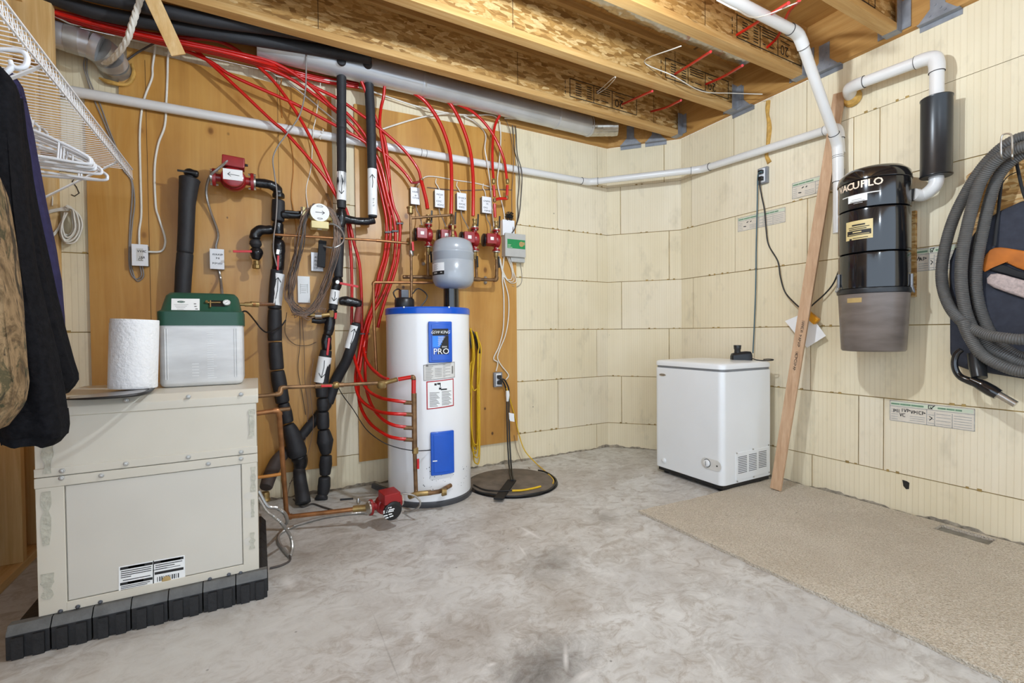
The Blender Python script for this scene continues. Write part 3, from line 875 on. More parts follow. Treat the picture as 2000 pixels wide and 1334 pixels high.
for i in range(6): paver_block(-.03, .018, 2.052 + i * .098, 2.052 + (i + 1) * .098, 'r')
for i in range(6): paver_block(-.705, -.64, 2.052 + i * .098, 2.052 + (i + 1) * .098, 'l')

# ================================================================== glycol feeder tank with green cover on the cabinet
ft = thing('feeder_tank', 'translucent white plastic tank with dark green cover on the cream cabinet', 'tank', (-.2, 2.36, .798))
m = MB(); prof = [(.0, .018), (.004, .006), (.016, 0)]
TX0, TX1, TY0, TY1 = -.344, -.057, 2.255, 2.50
rounded = []
for ins, z in ((.018, .798), (.006, .803), (.0, .816), (.0, 1.045)):
    r = .028; ring = []
    for cx, cy, a0 in ((TX1 - r, TY1 - r, 0), (TX0 + r, TY1 - r, 90), (TX0 + r, TY0 + r, 180), (TX1 - r, TY0 + r, 270)):
        for i in range(7):
            a = math.radians(a0 + 15 * i); ring.append((cx + (r - ins) * math.cos(a), cy + (r - ins) * math.sin(a), z))
    rounded.append(ring)
m.loft(rounded).build('tank_body', 'poly_tank', ft, angle=50)
m = MB()
for x in (TX0 + .022, TX0 + .030, TX1 - .030, TX1 - .022): m.tube([(x, TY0 - .0005, .83), (x, TY0 - .0005, 1.03)], .0022, 6)
m.each('tank_rib', 'poly_tank', ft)
m = MB()
for k in range(22):
    z = .83 + k * .0092; m.box((-.183, TY0 - .0012, z), (-.183 + (.022 if k % 5 else .032), TY0 - .0004, z + .0016))
for k in range(5): m.box((-.235, TY0 - .0012, .84 + k * .012), (-.212, TY0 - .0004, .842 + k * .012))
tag(m.build('level_mark', 'label_white', ft), kind='stuff')
m = MB(); rg = []
for z, iy, ix in ((1.043, -.004, -.004), (1.098, -.004, -.004), (1.106, .012, .006), (1.165, .05, .018), (1.178, .062, .03)):
    r = .03; ring = []
    x0, x1, y0, y1 = TX0 + ix, TX1 - ix, TY0 + iy, TY1 + .004
    for cx, cy, a0 in ((x1 - r, y1 - r, 0), (x0 + r, y1 - r, 90), (x0 + r, y0 + r, 180), (x1 - r, y0 + r, 270)):
        for i in range(7):
            a = math.radians(a0 + 15 * i); ring.append((cx + r * math.cos(a), cy + r * math.sin(a), z))
    rg.append(ring)
cov = m.loft(rg).build('cover', 'green_plastic', ft, angle=60)
# sloping face frame of the cover
fy0, fz0, fy1, fz1 = TY0 + .012, 1.106, TY0 + .05, 1.165
fup = Vector((0, fy1 - fy0, fz1 - fz0)).normalized(); frt = Vector((1, 0, 0)); fn = frt.cross(fup)
def face(x, s): return Vector((x, fy0, fz0)) + fup * s
def onface(u, v):
    d = ray(u, v); q = Vector((0, fy0, fz0)); t_ = (q - EYE).dot(fn) / d.dot(fn); return EYE + d * t_
a, b, c_, d_ = onface(335, 583.5), onface(390, 584), onface(390, 607), onface(334.5, 607)
m = MB(); m.prism([p + fn * .0006 for p in (a, b, c_, d_)], fn * .001); lab = m.build('maker_label', 'label_white', ft)
m = MB(); cc = onface(354, 590) + fn * .0018; m.lathe([(.013, 0), (.013, .0004)], cc, fn, 20, 1.0, (1, 0, 0)); o_ = m.build('maker_oval', 'green_plastic', lab)
for v_ in o_.data.vertices:
    q = Vector(v_.co) + ORG[o_.name] - cc; q = q - fup * q.dot(fup) * .62; v_.co = cc + q - ORG[o_.name]
text_mesh('maker_name', 'axiom', cc + fn * .0008 - fup * .0022 - frt * .0085, frt, fup, .008, 'label_white', lab, ext=0)
m = MB()
for k in range(4):
    p0 = onface(340 + 2 * k, 595.5 + k * 3) + fn * .002; p1 = onface(368 - 3 * k, 595.5 + k * 3) + fn * .002
    m.beam(p0, p1, .0012, .0002, fup)
for u, v in ((381, 594), (384, 604), (382, 599)):
    p0 = onface(u, v) + fn * .002; m.obox(p0, frt * .004, fup * .0022, fn * .0001)
tag(m.build('label_print', 'ink_grey', lab), kind='stuff')
# dark recess with gauge
m = MB(); ce = onface(425.5, 593); L = .034; r = .0155; ring = []
for sgn, a0 in ((1, -90), (-1, 90)):
    for i in range(9):
        a = math.radians(a0 + 180 * i / 8); ring.append(ce + frt * (sgn * (L - r) + r * math.cos(a)) + fup * r * math.sin(a))
m.prism([p + fn * .0004 for p in ring], fn * .0006); rec = m.build('recess', 'black_plastic', cov)
g = onface(443, 593); m = MB(); m.lathe([(.0145, 0), (.0150, .006), (.0135, .009), (.0128, .0075)], g + fn * .001, fn, 24); gb = m.build('pressure_gauge', 'steel', ft)
m = MB(); m.lathe([(.0128, .0), (.0128, .0006)], g + fn * .0085, fn, 24); m.build('gauge_dial', 'label_white', gb)
tick = []
for k in range(9):
    a = math.radians(225 - k * 33); tick.append([(.0085 * math.cos(a), .0085 * math.sin(a)), (.0115 * math.cos(a), .0115 * math.sin(a))])
tick.append([(-.006, -.006), (.005, .004)])
strokes('gauge_needle', tick, g + fn * .0093, frt, fup, .0011, 'ink', gb)
m = MB(); m.cyl(onface(402, 592) + fn * .004, onface(431, 592) + fn * .004, .0035, n=10); m.cyl(onface(411, 589) + fn * .006, onface(411, 602) + fn * .006, .003, n=8); m.lathe([(.005, 0), (.006, .004), (.004, .008)], onface(404, 591) + fn * .003, fn, 10)
m.build('brass_valve', 'brass', ft)
# outlet pipe to the wall
tp = [PY(469, 594.5, 2.35), PY(490, 594.5, 2.35)]
m = MB(); m.cyl(tp[0], PY(478, 594.5, 2.35), .007, n=12).cyl(PY(478, 594.5, 2.35), PY(492, 594.5, 2.35), .010, n=12); m.build('outlet_fitting', 'brass', ft)

# paper towel roll
m = MB(); tc = Vector((-.405, 2.165, .8145))
rolt = thing('paper_towel_roll', 'white embossed paper towel roll standing on the cream cabinet', 'paper towel', tc)
tilt = Vector((.04, 0, 1)).normalized()
m.lathe([(.020, .0), (.0705, .0), (.0715, .003), (.0715, .245), (.0705, .249), (.020, .237), (.020, .0)], tc, tilt, 40).build('roll', 'towel', rolt, angle=50)
m = MB(); rr = []
for i in range(14):
    a = math.radians(200 + i * 9); e = Vector((math.cos(a), math.sin(a), 0)); k = max(0, (i - 6) / 7); 
    rr.append([tc + e * (.0722 + .0 * k) + tilt * (.004), tc + e * (.0735) + tilt * (.004), tc + e * .0735 + tilt * .236, tc + e * .0722 + tilt * .236])
m.loft(rr).build('loose_sheet', 'towel', rolt, angle=60)
# flattened grey bag under it
m = MB(); L0, R0 = [], []
bagp = [PZ(124, 779, .806), PZ(180, 777, .808), PZ(240, 773, .808), PZ(285, 766, .81), PZ(300, 756, .81)]
bagq = [PZ(128, 771, .806), PZ(170, 768, .81), PZ(215, 762, .81), PZ(250, 757, .812), PZ(280, 750, .81)]
rings = []
for i, (p, q) in enumerate(zip(bagp, bagq)):
    h = [.003, .005, .007, .011, .012][i]
    rings.append([Vector((p.x, p.y, .8)), Vector((q.x, q.y, .8)), Vector((q.x, q.y, .8 + h)), Vector(((p.x + q.x) / 2, (p.y + q.y) / 2, .802 + h)), Vector((p.x, p.y, .8 + h))])
bg = thing('plastic_bag', 'flat folded grey and black plastic bag beside the paper towel', 'bag', (-.46, 2.1, .8))
m.loft(rings).build('bag_sheet', 'bag_grey', bg, angle=60, sub=1)
m = MB(); m.tube([p + Vector((0, -.003, -.002)) for p in bagp], [.002, .004, .005, .006, .006], 8); m.build('bag_fold', 'cable_black', bg)

# ================================================================== water heater
HC, HR = (.935, 2.82), .2555
wh = thing('water_heater', 'tall white electric water heater with blue top rim and covers', 'water heater', (HC[0], HC[1], 0))
MB().lathe([(HR + .006, 0), (HR + .008, .004), (HR + .008, .028), (HR, .032)], (HC[0], HC[1], 0), n=64).build('base_ring', 'steel_dark', wh)
MB().lathe([(HR - .004, .03), (HR, .034), (HR, 1.122)], (HC[0], HC[1], 0), n=72).build('jacket', 'white_enamel', wh)
MB().lathe([(HR + .001, 1.117), (HR + .004, 1.118), (HR + .004, 1.150), (HR - .004, 1.157), (.02, 1.160), (.0001, 1.160)], (HC[0], HC[1], 0), n=72).build('top_cap', 'blue_enamel', wh)
m = MB()
for u in (789, 877):
    a, z = oncyl(u, 600, HC, HR + .004); e = Vector((math.cos(a), math.sin(a), 0)); screw(m, Vector((HC[0], HC[1], z)) + e * (HR + .004), e, .004)
m.each('cap_screw', 'label_white', wh)
# blue element covers
def cover(u0, v0, u1, v1):
    m = MB(); patch_px(m, u0, v0, u1, v1, HC, HR - .001, .020); cv = m.build('element_cover', 'blue_enamel', wh, .006, 3)
    m = MB(); patch_px(m, u0 + 6, v0 + 6, u1 - 3, v1 - 4, HC, HR + .018, .004); m.build('raised_panel', 'blue_enamel', cv, .002, 2)
    return cv
cv = cover(836.5, 628, 880, 708)
m = MB(); patch_px(m, 844.5, 642, 875.5, 655.5, HC, HR + .022, .0006); m.build('brand_band', 'ink', cv)
m = MB(); patch_px(m, 845, 656, 866, 678, HC, HR + .022, .0005); m.build('blue_panel', 'blue_light', cv)
a0, z0 = oncyl(875, 660, HC, HR); rows = []
m = MB()
a_l = oncyl(846, 660, HC, HR + .023)[0]; a_r = oncyl(876, 660, HC, HR + .023)[0]
zt_, zb_ = oncyl(860, 656, HC, HR + .023)[1], oncyl(860, 692, HC, HR + .023)[1]
for k in range(8):
    f = k / 8; cylpatch(m, HC, HR + .0225, a_l + (a_r - a_l) * (1 - .28 - f * .55), a_r, zt_ + (zb_ - zt_) * (f + .125), zt_ + (zb_ - zt_) * f, .0005, 4)
m.build('dark_panel', 'ink', cv)
def cyl_text(name, s, u, v, size, mat, parent, rad, shear=0, sx=1.0, align='CENTER', rot=0.0):
    a, z = oncyl(u, v, HC if parent is cv or True else HC, rad); e = Vector((math.cos(a), math.sin(a), 0)); rt = Vector((-math.sin(a), math.cos(a), 0))
    up = Vector((0, 0, 1)) * math.cos(rot) + rt * math.sin(-rot); rt2 = rt * math.cos(rot) + Vector((0, 0, 1)) * math.sin(rot)
    return text_mesh(name, s, Vector((HC[0], HC[1], z)) + e * (rad + .001), rt2, up, size, mat, parent, align, .0002, shear, sx)
cyl_text('lettering', 'GSW·KING', 860, 651.5, .024, 'label_white', cv, HR + .025, .3, .95)
cyl_text('lettering', 'PRO', 862, 691.5, .047, 'label_white', cv, HR + .025, 0, 1.05)
cyl_text('lettering', 'ENVI', 868, 679, .014, 'label_white', cv, HR + .025, 0)
rows = []
for k in range(9): rows.append((a_l + (a_r - a_l) * (.30 + .03 * (k % 2)), a_l + (a_r - a_l) * (.78 - .05 * k), oncyl(860, 658 + k * 2.1, HC, HR)[1], .0022))
cyl_lines('fine_print', HC, HR + .0235, rows, 'label_grey', cv)
cv2 = cover(841, 842, 884, 926)
m = MB(); patch_px(m, 845, 899.5, 854, 901.5, HC, HR + .022, .0005); m.build('scratch', 'label_white', cv2)
# rating plate and warning notice
m = MB(); patch_px(m, 827, 710, 888, 741, HC, HR, .0010, slope=.012); rp = m.build('rating_plate', 'ink_grey', wh)
m = MB(); patch_px(m, 827, 710, 888, 741, HC, HR + .0004, .0010, .003, slope=.012); m.build('plate_face', 'label_grey', rp)
rows = []; aL, aR = oncyl(829, 725, HC, HR)[0], oncyl(886, 725, HC, HR)[0]
def ang(f): return aL + (aR - aL) * f
for k in range(9):
    z = oncyl(857, 713.5 + k * 3.0, HC, HR)[1]
    rows += [(ang(.04), ang(.28 - .03 * (k % 3)), z - .005, .0022), (ang(.60), ang(.68 + .05 * (k % 2)), z + .003, .002)]
    if 1 < k < 8: rows.append((ang(.33), ang(.56), z, .0022))
    if k % 2: rows.append((ang(.72), ang(.86), z + .004, .0018))
rows.append((ang(.92), ang(.97), oncyl(886, 722, HC, HR)[1], .045)); rows.append((ang(.05), ang(.12), oncyl(833, 714, HC, HR)[1], .014))
cyl_lines('plate_print', HC, HR + .0018, rows, 'ink_grey', rp)
m = MB(); patch_px(m, 833, 742.5, 886, 797, HC, HR, .0010, slope=.010); wn = m.build('warning_notice', 'label_red', wh)
m = MB(); patch_px(m, 833, 742.5, 886, 797, HC, HR + .0004, .0010, .006, slope=.010); m.build('notice_face', 'label_white', wn)
rows = []; aL, aR = oncyl(836, 770, HC, HR)[0], oncyl(883, 770, HC, HR)[0]
for k in range(11):
    z = oncyl(857, 766 + k * 2.6, HC, HR)[1]
    rows += [(ang(.06), ang(.45 - .04 * ((k * 7) % 4)), z - .002, .003), (ang(.54), ang(.95 - .05 * ((k * 5) % 3)), z + .002, .003)]
cyl_lines('notice_print', HC, HR + .0018, rows, 'ink_grey', wn)
rows = []
for f0, f1, v, h in ((.25, .34, 750.5, .012), (.36, .50, 749.5, .010), (.47, .50, 753.5, .014), (.43, .52, 759, .012), (.50, .76, 761, .008)):
    rows.append((ang(f0), ang(f1), oncyl(857, v, HC, HR)[1], h))
cyl_lines('notice_drawing', HC, HR + .0018, rows, 'ink', wn)
# a few rust specks near the foot
m = MB()
for k in range(46):
    u = random.uniform(826, 915); v = random.uniform(915, 962) - abs(random.gauss(0, 12)); 
    a, z = oncyl(u, v, HC, HR); e = Vector((math.cos(a), math.sin(a), 0)); m.lathe([(random.uniform(.0012, .0035), 0), (.0008, .0006)], Vector((HC[0], HC[1], z)) + e * HR, e, 6)
tag(m.build('rust_speck', 'steel_dark', wh), kind='stuff')

# transformer/recirculation motor sitting on the heater top
q = PY(790, 588, 2.86); mt = thing('recirculation_motor', 'small black and grey motor sitting on the water heater top', 'motor', (q.x, q.y, 1.160))
m = MB(); m.lathe([(.058, 0), (.060, .01), (.060, .05), (.05, .062)], (q.x, q.y, 1.161), (0, 0, 1), 24).build('motor_body', 'black_plastic', mt)
m = MB(); m.box((q.x - .028, q.y - .03, 1.222), (q.x + .02, q.y + .03, 1.272)); m.build('motor_box', 'steel_dark', mt, .004)
m = MB(); m.tube([(q.x - .05, q.y - .02, 1.20), (q.x - .075, q.y - .03, 1.25), (q.x - .045, q.y - .02, 1.275), (q.x - .02, q.y, 1.265)], .004, 8).tube([(q.x + .05, q.y, 1.25), (q.x + .09, q.y, 1.285), (q.x + .15, q.y + .01, 1.24), (q.x + .10, q.y, 1.168)], .004, 8); m.each('motor_cable', 'cable_black', mt)

# ================================================================== expansion tank
EC = (1.117, 2.85); ER = .134
et = thing('expansion_tank', 'grey steel expansion tank on a dark stand above the water heater', 'tank', (EC[0], EC[1], 1.16))
MB().lathe([(.03, 1.287), (.075, 1.291), (.115, 1.309), (.131, 1.338), (ER, 1.36), (ER, 1.462), (ER - .002, 1.464), (ER - .002, 1.467), (ER, 1.469), (ER, 1.512), (ER + .0025, 1.515), (ER + .0025, 1.522), (ER - .003, 1.526), (ER - .003, 1.55), (.118, 1.59), (.085, 1.609), (.04, 1.618), (.012, 1.62)], (EC[0], EC[1], 0), n=56).build('tank_shell', 'tank_grey', et, angle=60)
MB().lathe([(.050, 1.160), (.050, 1.296)], (EC[0] - .012, EC[1] + .01, 0), n=36).build('tank_stand', 'black_gloss', et)
MB().lathe([(.012, 1.615), (.015, 1.622), (.015, 1.636), (.010, 1.64), (.010, 1.70)], (EC[0], EC[1], 0), n=16).build('tank_nozzle', 'brass', et)
m = MB(); patch_px(m, 845, 513, 867.5, 529, EC, ER, .0008); lab = m.build('tank_label', 'label_white', et)
m = MB(); patch_px(m, 845, 529, 867.5, 536.5, EC, ER, .0008); m.build('tank_label_foot', 'ink', lab)
aL, aR = oncyl(847, 520, EC, ER)[0], oncyl(866, 520, EC, ER)[0]
cyl_lines('label_print', EC, ER + .0012, [(ang(.05), ang(.55 - .1 * (k % 2)), oncyl(856, 515.5 + k * 2.2, EC, ER)[1], .002) for k in range(6)] + [(ang(.1), ang(.45), oncyl(856, 532.5, EC, ER)[1], .010), (ang(.75), ang(.9), oncyl(856, 532.5, EC, ER)[1], .007)], 'ink_light', lab)
# ================================================================== plumbing on the back wall
def path(pts, d=None):
    """[(u, v, d)] -> points standing d metres off the back wall"""
    return [W(p[0], p[1], p[2] if len(p) > 2 else d) for p in pts]
def pipe_thing(name, label, cat, pts, r, mat, n=12, res=6, group=None, d=None):
    q = path(pts, d) if not isinstance(pts[0], Vector) else pts
    o = MB().tube(q, r, n, True, True, res).build(name, mat, angle=60)
    return tag(o, label, cat, group)
def hard_pipe(mb, pts, r, n=12, fit=1.28, fl=.012):
    """straight runs with sweated elbows"""
    pts = [Vector(p) for p in pts]
    for a, b in zip(pts[:-1], pts[1:]): mb.cyl(a, b, r, n=n)
    for i in range(1, len(pts) - 1):
        a = (pts[i - 1] - pts[i]).normalized(); b = (pts[i + 1] - pts[i]).normalized(); L = r * 2.1
        mb.tube([pts[i] + a * L, pts[i] + a * L * .45 + b * L * .05, pts[i] + (a + b) * L * .18, pts[i] + b * L * .45 + a * L * .05, pts[i] + b * L], r * fit, n, True, True, 3)
    return mb
def coupling(mb, p, ax, r, L=.018):
    p, ax = Vector(p), Vector(ax).normalized(); mb.cyl(p - ax * L, p + ax * L, r, n=14); return mb
def lever(parent, p, dirv, L, mat, name='valve_handle', wd=.011):
    p, dirv = Vector(p), Vector(dirv).normalized()
    MB().beam(p, p + dirv * L, .004, wd, NEGY).build(name, mat, parent, .0015)
def scribble(name, o, rt, up, rows, parent, mat='ink', wd=.0017, h=.006):
    """hand-written marker lines: rows of (x0, x1, y)"""
    L = []
    for x0, x1, y in rows:
        x = x0
        while x < x1:
            k = random.randint(0, 4); w_ = h * random.uniform(.5, .8)
            if k == 0: L.append([(x, y), (x, y + h), (x + w_, y + h * .6), (x + w_ * .2, y + h * .4)])
            elif k == 1: L.append([(x, y + h), (x + w_ * .5, y), (x + w_, y + h)])
            elif k == 2: L.append([(x, y), (x + w_ * .5, y + h), (x + w_, y), (x + w_ * .8, y + h * .4), (x + w_ * .2, y + h * .4)])
            elif k == 3: L.append([(x, y), (x, y + h)]); w_ = h * .2
            else: L.append([(x + w_, y + h), (x, y + h * .9), (x, y + h * .1), (x + w_, y)])
            x += w_ + h * .28
    return strokes(name, L, o, rt, up, wd, mat, parent)
def arrow_label(parent, p0, p1, r, flip=False, name='arrow_label', extra=False, frac=.8):
    """white paper wrapped round a pipe from p0 (top) to p1, with an inked arrow"""
    p0, p1 = Vector(p0), Vector(p1); ax = (p1 - p0); L = ax.length; ax.normalize()
    f = (EYE - (p0 + p1) / 2); f = (f - ax * f.dot(ax)).normalized(); s = ax.cross(f)
    rings = []
    for k in range(2):
        c = p0 + ax * L * k; rings.append([c + (f * math.cos(t_) + s * math.sin(t_)) * r * 1.03 for t_ in [math.radians(-88 + 16 * i) for i in range(12)]])
    lab = MB().loft(rings, closed=False, caps=False).build(name, 'label_white', parent)
    o = p0 + f * r * 1.06; up = -ax; rt = up.cross(f)
    a, b = -L * .14, -L * frac
    if flip: tip, tail = a, b; sg = -1
    else: tip, tail = b, a; sg = 1
    w_ = r * .5; wig = r * .12
    strokes('arrow', [[(0, tail), (wig, tail + (tip - tail) * .4), (0, tip)], [(-w_, tip + sg * r * .7), (0, tip), (w_, tip + sg * r * .7)]], o, rt, up, .0036, 'ink', lab)
    return lab

# ---- black insulated riser from the pump down behind the green-topped tank
def sleeve(parent, pts, px, mat='pipe_foam', name='insulation_sleeve', d=.1, n=16, res=5, end=True, scale=1.0):
    q = path(pts, d); rr = [pr(p, w_) * scale for p, w_ in zip(q, px)]
    if end:   # rounded ends
        a = (q[1] - q[0]).normalized(); b = (q[-1] - q[-2]).normalized()
        q = [q[0] + a * .001, q[0] + a * .010] + q[1:-1] + [q[-1] - b * .010, q[-1] - b * .001]; rr = [rr[0] * .78] + [rr[0]] + rr[1:-1] + [rr[-1]] + [rr[-1] * .78]
    mb = MB().tube(q, rr, n, True, True, res)
    if mat == 'pipe_wrap':      # lumpy tape
        for i_, p_ in enumerate(mb.v): mb.v[i_] = p_ + mnoise.noise_vector(p_ * 42) * .0035
    else:
        for i_, p_ in enumerate(mb.v): mb.v[i_] = p_ + mnoise.noise_vector(p_ * 20) * .0012
    return mb.build(name, mat, parent, angle=70)
t1 = thing('insulated_riser', 'thick dark foam-covered riser behind the green-topped tank', 'pipe', W(357, 600, .12))
sleeve(t1, [(371, 347, .12), (369, 362, .12), (365.5, 400, .12), (364, 440, .12), (361.5, 493, .12)], [36, 33, 28.5, 28, 28], d=.12)
sleeve(t1, [(361.5, 494, .12), (359, 530, .12), (356.5, 575, .12), (356, 600, .12)], [28, 28, 27, 27], d=.12)
sleeve(t1, [(373, 350, .12), (368, 338, .12), (372, 336.5, .13), (388, 342, .13)], [16, 16, 14, 14], 'pipe_wrap', 'wrapped_elbow')
lever(t1, W(384, 338, .17), W(356, 334, .17) - W(384, 338, .17), .085, 'black_plastic')

# ---- segmented loop line
t2 = thing('segmented_insulated_pipe', 'black lumpy insulated pipe taped in segments from red pump to floor', 'pipe', W(586, 987, .1))
sleeve(t2, [(488, 356, .13), (510, 358, .13), (528, 361, .13), (541, 369, .12), (545, 382, .11)], [16, 17, 18, 17, 17], 'pipe_wrap', 'wrapped_elbow')
MB().lathe([(pr(W(544, 380), 21), -.012), (pr(W(544, 380), 22), 0), (pr(W(544, 380), 20), .012)], W(544, 382, .11), (0, 0, 1), 16).build('wrapped_joint', 'pipe_wrap', t2)
sleeve(t2, [(543.5, 390), (543.5, 410), (542.5, 433)], [23, 24, 23])
sleeve(t2, [(542.5, 434), (543, 448), (543.5, 466)], [20, 21, 17], 'pipe_wrap')
sleeve(t2, [(543.5, 466), (544.5, 478), (544.5, 500), (543, 527)], [17, 23, 22, 21], 'pipe_wrap')
sleeve(t2, [(541, 527), (538, 565), (536.5, 603)], [22, 23, 24])
sleeve(t2, [(537, 604), (536.5, 635), (537, 666)], [24, 25.5, 25])
sleeve(t2, [(537.5, 668), (539, 695), (541, 722)], [24, 25.5, 25])
sleeve(t2, [(541.5, 724), (546, 750), (552, 786)], [25, 27, 25])
sleeve(t2, [(553, 787), (558, 806), (562, 826)], [21, 23, 22])
sleeve(t2, [(562, 829), (571, 850), (580, 880), (582, 893)], [23, 30, 35, 32])
sleeve(t2, [(583, 890), (587, 902), (585, 918)], [29, 26, 22], 'pipe_wrap')
sleeve(t2, [(584, 915, .1), (587, 945, .14), (591, 970, .2), (592, 985, .22)], [22, 25, 27, 29])
arrow_label(t2, W(544, 535, .1), W(537, 596, .1), pr(W(541, 560, .1), 23), flip=True)
MB().beam(W(543.5, 487, .135), W(542, 497, .135), .018, .004, (1, 0, 0)).build('shut_off_valve', 'steel', t2, .002)
lever(t2, W(543.5, 499, .14), W(542.5, 525, .14) - W(543.5, 499, .14), .085, 'red_handle')
# side branch with its own valve
t3 = thing('branch_valve', 'black taped elbow ending in an open brass valve with red lever', 'valve', W(500, 525, .12))
sleeve(t3, [(534, 449), (518, 449), (506, 450), (498.5, 458), (497, 468)], [16, 18, 19, 19, 20], 'pipe_wrap', 'wrapped_elbow', d=.12)
sleeve(t3, [(498, 468), (499.5, 477), (499.5, 484)], [20, 22, 18], d=.12)
sleeve(t3, [(500, 484), (501, 494), (500, 508)], [21, 24, 16], 'pipe_wrap', 'wrapped_joint', d=.12)
MB().lathe([(.016, 0), (.020, .003), (.020, .022), (.015, .026), (.014, .045)], W(500.5, 525, .12), (0, 0, 1), 8).build('brass_end', 'brass', t3)
lever(t3, W(492, 491, .16), W(461, 491, .16) - W(492, 491, .16), .092, 'red_handle', wd=.013)

# ---- branch to the yellow pump and on to the return drop
t4 = thing('insulated_manifold', 'black taped pipe joining the yellow pump to the vertical drops', 'pipe', W(640, 440, .12))
sleeve(t4, [(548, 419), (562, 419), (578, 420), (592, 419)], [15, 17, 14, 16], 'pipe_wrap', 'wrapped_pipe', d=.12)
MB().lathe([(.016, -.006), (.02, -.003), (.02, .003), (.016, .006)], W(583, 418, .12), (1, -.4, 0), 16).build('union_ring', 'steel', t4)
sleeve(t4, [(648, 425), (662, 424), (690, 431), (715, 433), (731, 429)], [16, 19, 15, 15, 16], 'pipe_wrap', 'wrapped_pipe', d=.13)
sleeve(t4, [(667, 408), (666, 425), (664, 445)], [17, 22, 19], 'pipe_wrap', 'wrapped_joint', d=.13)
lever(t4, W(556, 413, .16), W(588, 415, .16) - W(556, 413, .16), .075, 'black_plastic')
t5 = thing('insulated_drop', 'left black foam pipe dropping from the joists with a down arrow', 'pipe', W(661, 545, .13))
sleeve(t5, [(667, 118, .25), (667, 130, .16), (667, 200, .13), (667, 250, .13)], [17, 18, 18, 18.5], d=.13)
sleeve(t5, [(667, 251), (667, 300), (667, 345), (667, 405)], [18, 18, 18, 17.5], d=.13)
sleeve(t5, [(664.5, 440), (663, 480), (661.5, 515), (661, 542)], [17, 17.5, 17, 17], d=.13)
arrow_label(t5, W(667, 337, .13), W(667, 392, .13), pr(W(667, 360, .13), 17.5))
t6 = thing('insulated_drop', 'right black foam pipe dropping from the joists with an up arrow', 'pipe', W(728, 430, .13))
sleeve(t6, [(717, 121, .25), (719, 140, .16), (721, 175, .13), (724, 230, .13), (726, 300, .13), (727.5, 380, .13), (728, 424, .13)], [17, 19, 18, 18, 17.5, 17, 17], d=.13)
sleeve(t6, [(717, 112, .25), (718, 128, .19), (719.5, 147, .16)], [16, 17, 18.5], 'pipe_wrap', 'wrapped_joint')
lb = arrow_label(t6, W(727, 331, .13), W(728, 421, .13), pr(W(727, 370, .13), 17.5), flip=True, frac=.42)
o = W(727.5, 400, .13) + NEGY * .032
strokes('handwriting', [[(-.005, .03), (.005, .034), (.004, .026), (-.004, .028)], [(-.005, .016), (.005, .02)], [(-.005, .006), (.004, .010), (-.004, .002)], [(-.005, -.012), (.004, -.006), (.004, -.014), (-.004, -.016)]], o, (1, -.4, 0), (0, 0, 1), .0016, 'ink_grey', lb)
# ---- lower continuation of the left drop
t7 = thing('insulated_return', 'black segmented insulated pipe with red lever and arrow label ending at floor', 'pipe', W(628, 976, .12))
sleeve(t7, [(661, 541), (659, 550), (656, 562), (654, 570)], [17, 20, 18, 16], 'pipe_wrap', 'wrapped_joint', d=.13)
MB().lathe([(.011, -.006), (.014, 0), (.011, .006)], W(659, 551, .17), NEGY, 12).build('valve_nut', 'steel', t7)
lever(t7, W(664, 553, .17), W(700, 560, .17) - W(664, 553, .17), .11, 'red_handle', wd=.014)
sleeve(t7, [(655, 566), (652, 590), (650, 606)], [17, 17, 16], d=.13)
arrow_label(t7, W(655, 567, .13), W(651, 594, .13), pr(W(653, 580, .13), 17))
sleeve(t7, [(650, 604), (646, 620), (643, 640), (640, 655)], [18, 18, 19, 17], 'pipe_wrap', d=.14)
sleeve(t7, [(639, 652), (637, 668), (638, 685)], [16, 19, 18], 'pipe_wrap', d=.13)
lever(t7, W(643, 660, .17), W(639, 695, .17) - W(643, 660, .17), .105, 'red_handle', wd=.013)
sleeve(t7, [(637, 684), (633, 715), (629, 750), (629, 776)], [22, 24, 24, 22], d=.13)
arrow_label(t7, W(635, 697, .13), W(626, 747, .13), pr(W(631, 720, .13), 24))
sleeve(t7, [(630, 777), (630.5, 790), (631, 803)], [21, 23, 21], d=.12)
sleeve(t7, [(631, 804), (631, 822), (632, 838)], [21.5, 24, 22], d=.12)
sleeve(t7, [(632, 839), (635, 862), (637, 887)], [22, 31, 20], d=.12)
sleeve(t7, [(637, 889), (636, 908), (635, 928)], [22, 24, 20], d=.12)
sleeve(t7, [(634, 931), (633, 950), (630, 967)], [22, 24, 21], d=.13)
sleeve(t7, [(630, 966, .13), (628, 974, .14), (626.5, 979, .15)], [22, 24, 25], d=.13)
# ---- hooked line with brown sleeve
t8 = thing('hooked_insulated_pipe', 'black pipe hooking down past a reddish-brown sleeve to the cabinet', 'pipe', W(520, 975, .2))
sleeve(t8, [(662, 588), (675, 588), (692, 591), (706, 595)], [15, 19, 18, 15], 'pipe_wrap', 'wrapped_elbow', d=.15)
sleeve(t8, [(702, 598), (700, 612), (697, 631)], [12, 14.5, 14.5], 'red_sleeve' if 'red_sleeve' in MAT else 'copper_dull', d=.15)
sleeve(t8, [(696.5, 631), (691, 660), (684, 685), (674, 710, .11), (660, 735, .07), (650, 760, .055), (641, 788, .055)], [18, 19, 20, 20, 21, 21, 20], d=.14)
arrow_label(t8, W(694, 637, .14), W(682, 681, .14), pr(W(688, 660, .14), 18.5), flip=True)
sleeve(t8, [(641, 786), (622, 812), (603, 834), (577, 866), (556, 886)], [19, 19, 19, 19, 19], d=.055)
sleeve(t8, [(556, 884, .06), (540, 902, .1), (527, 930, .18), (519, 953, .24)], [23, 25, 25, 24], 'pipe_foam_brown', d=.2)
MB().lathe([(.026, 0), (.028, .01), (.022, .02), (.024, .035), (.02, .05)], W(518, 979, .3), (0, 0, 1), 10).build('brass_fitting', 'brass', t8)

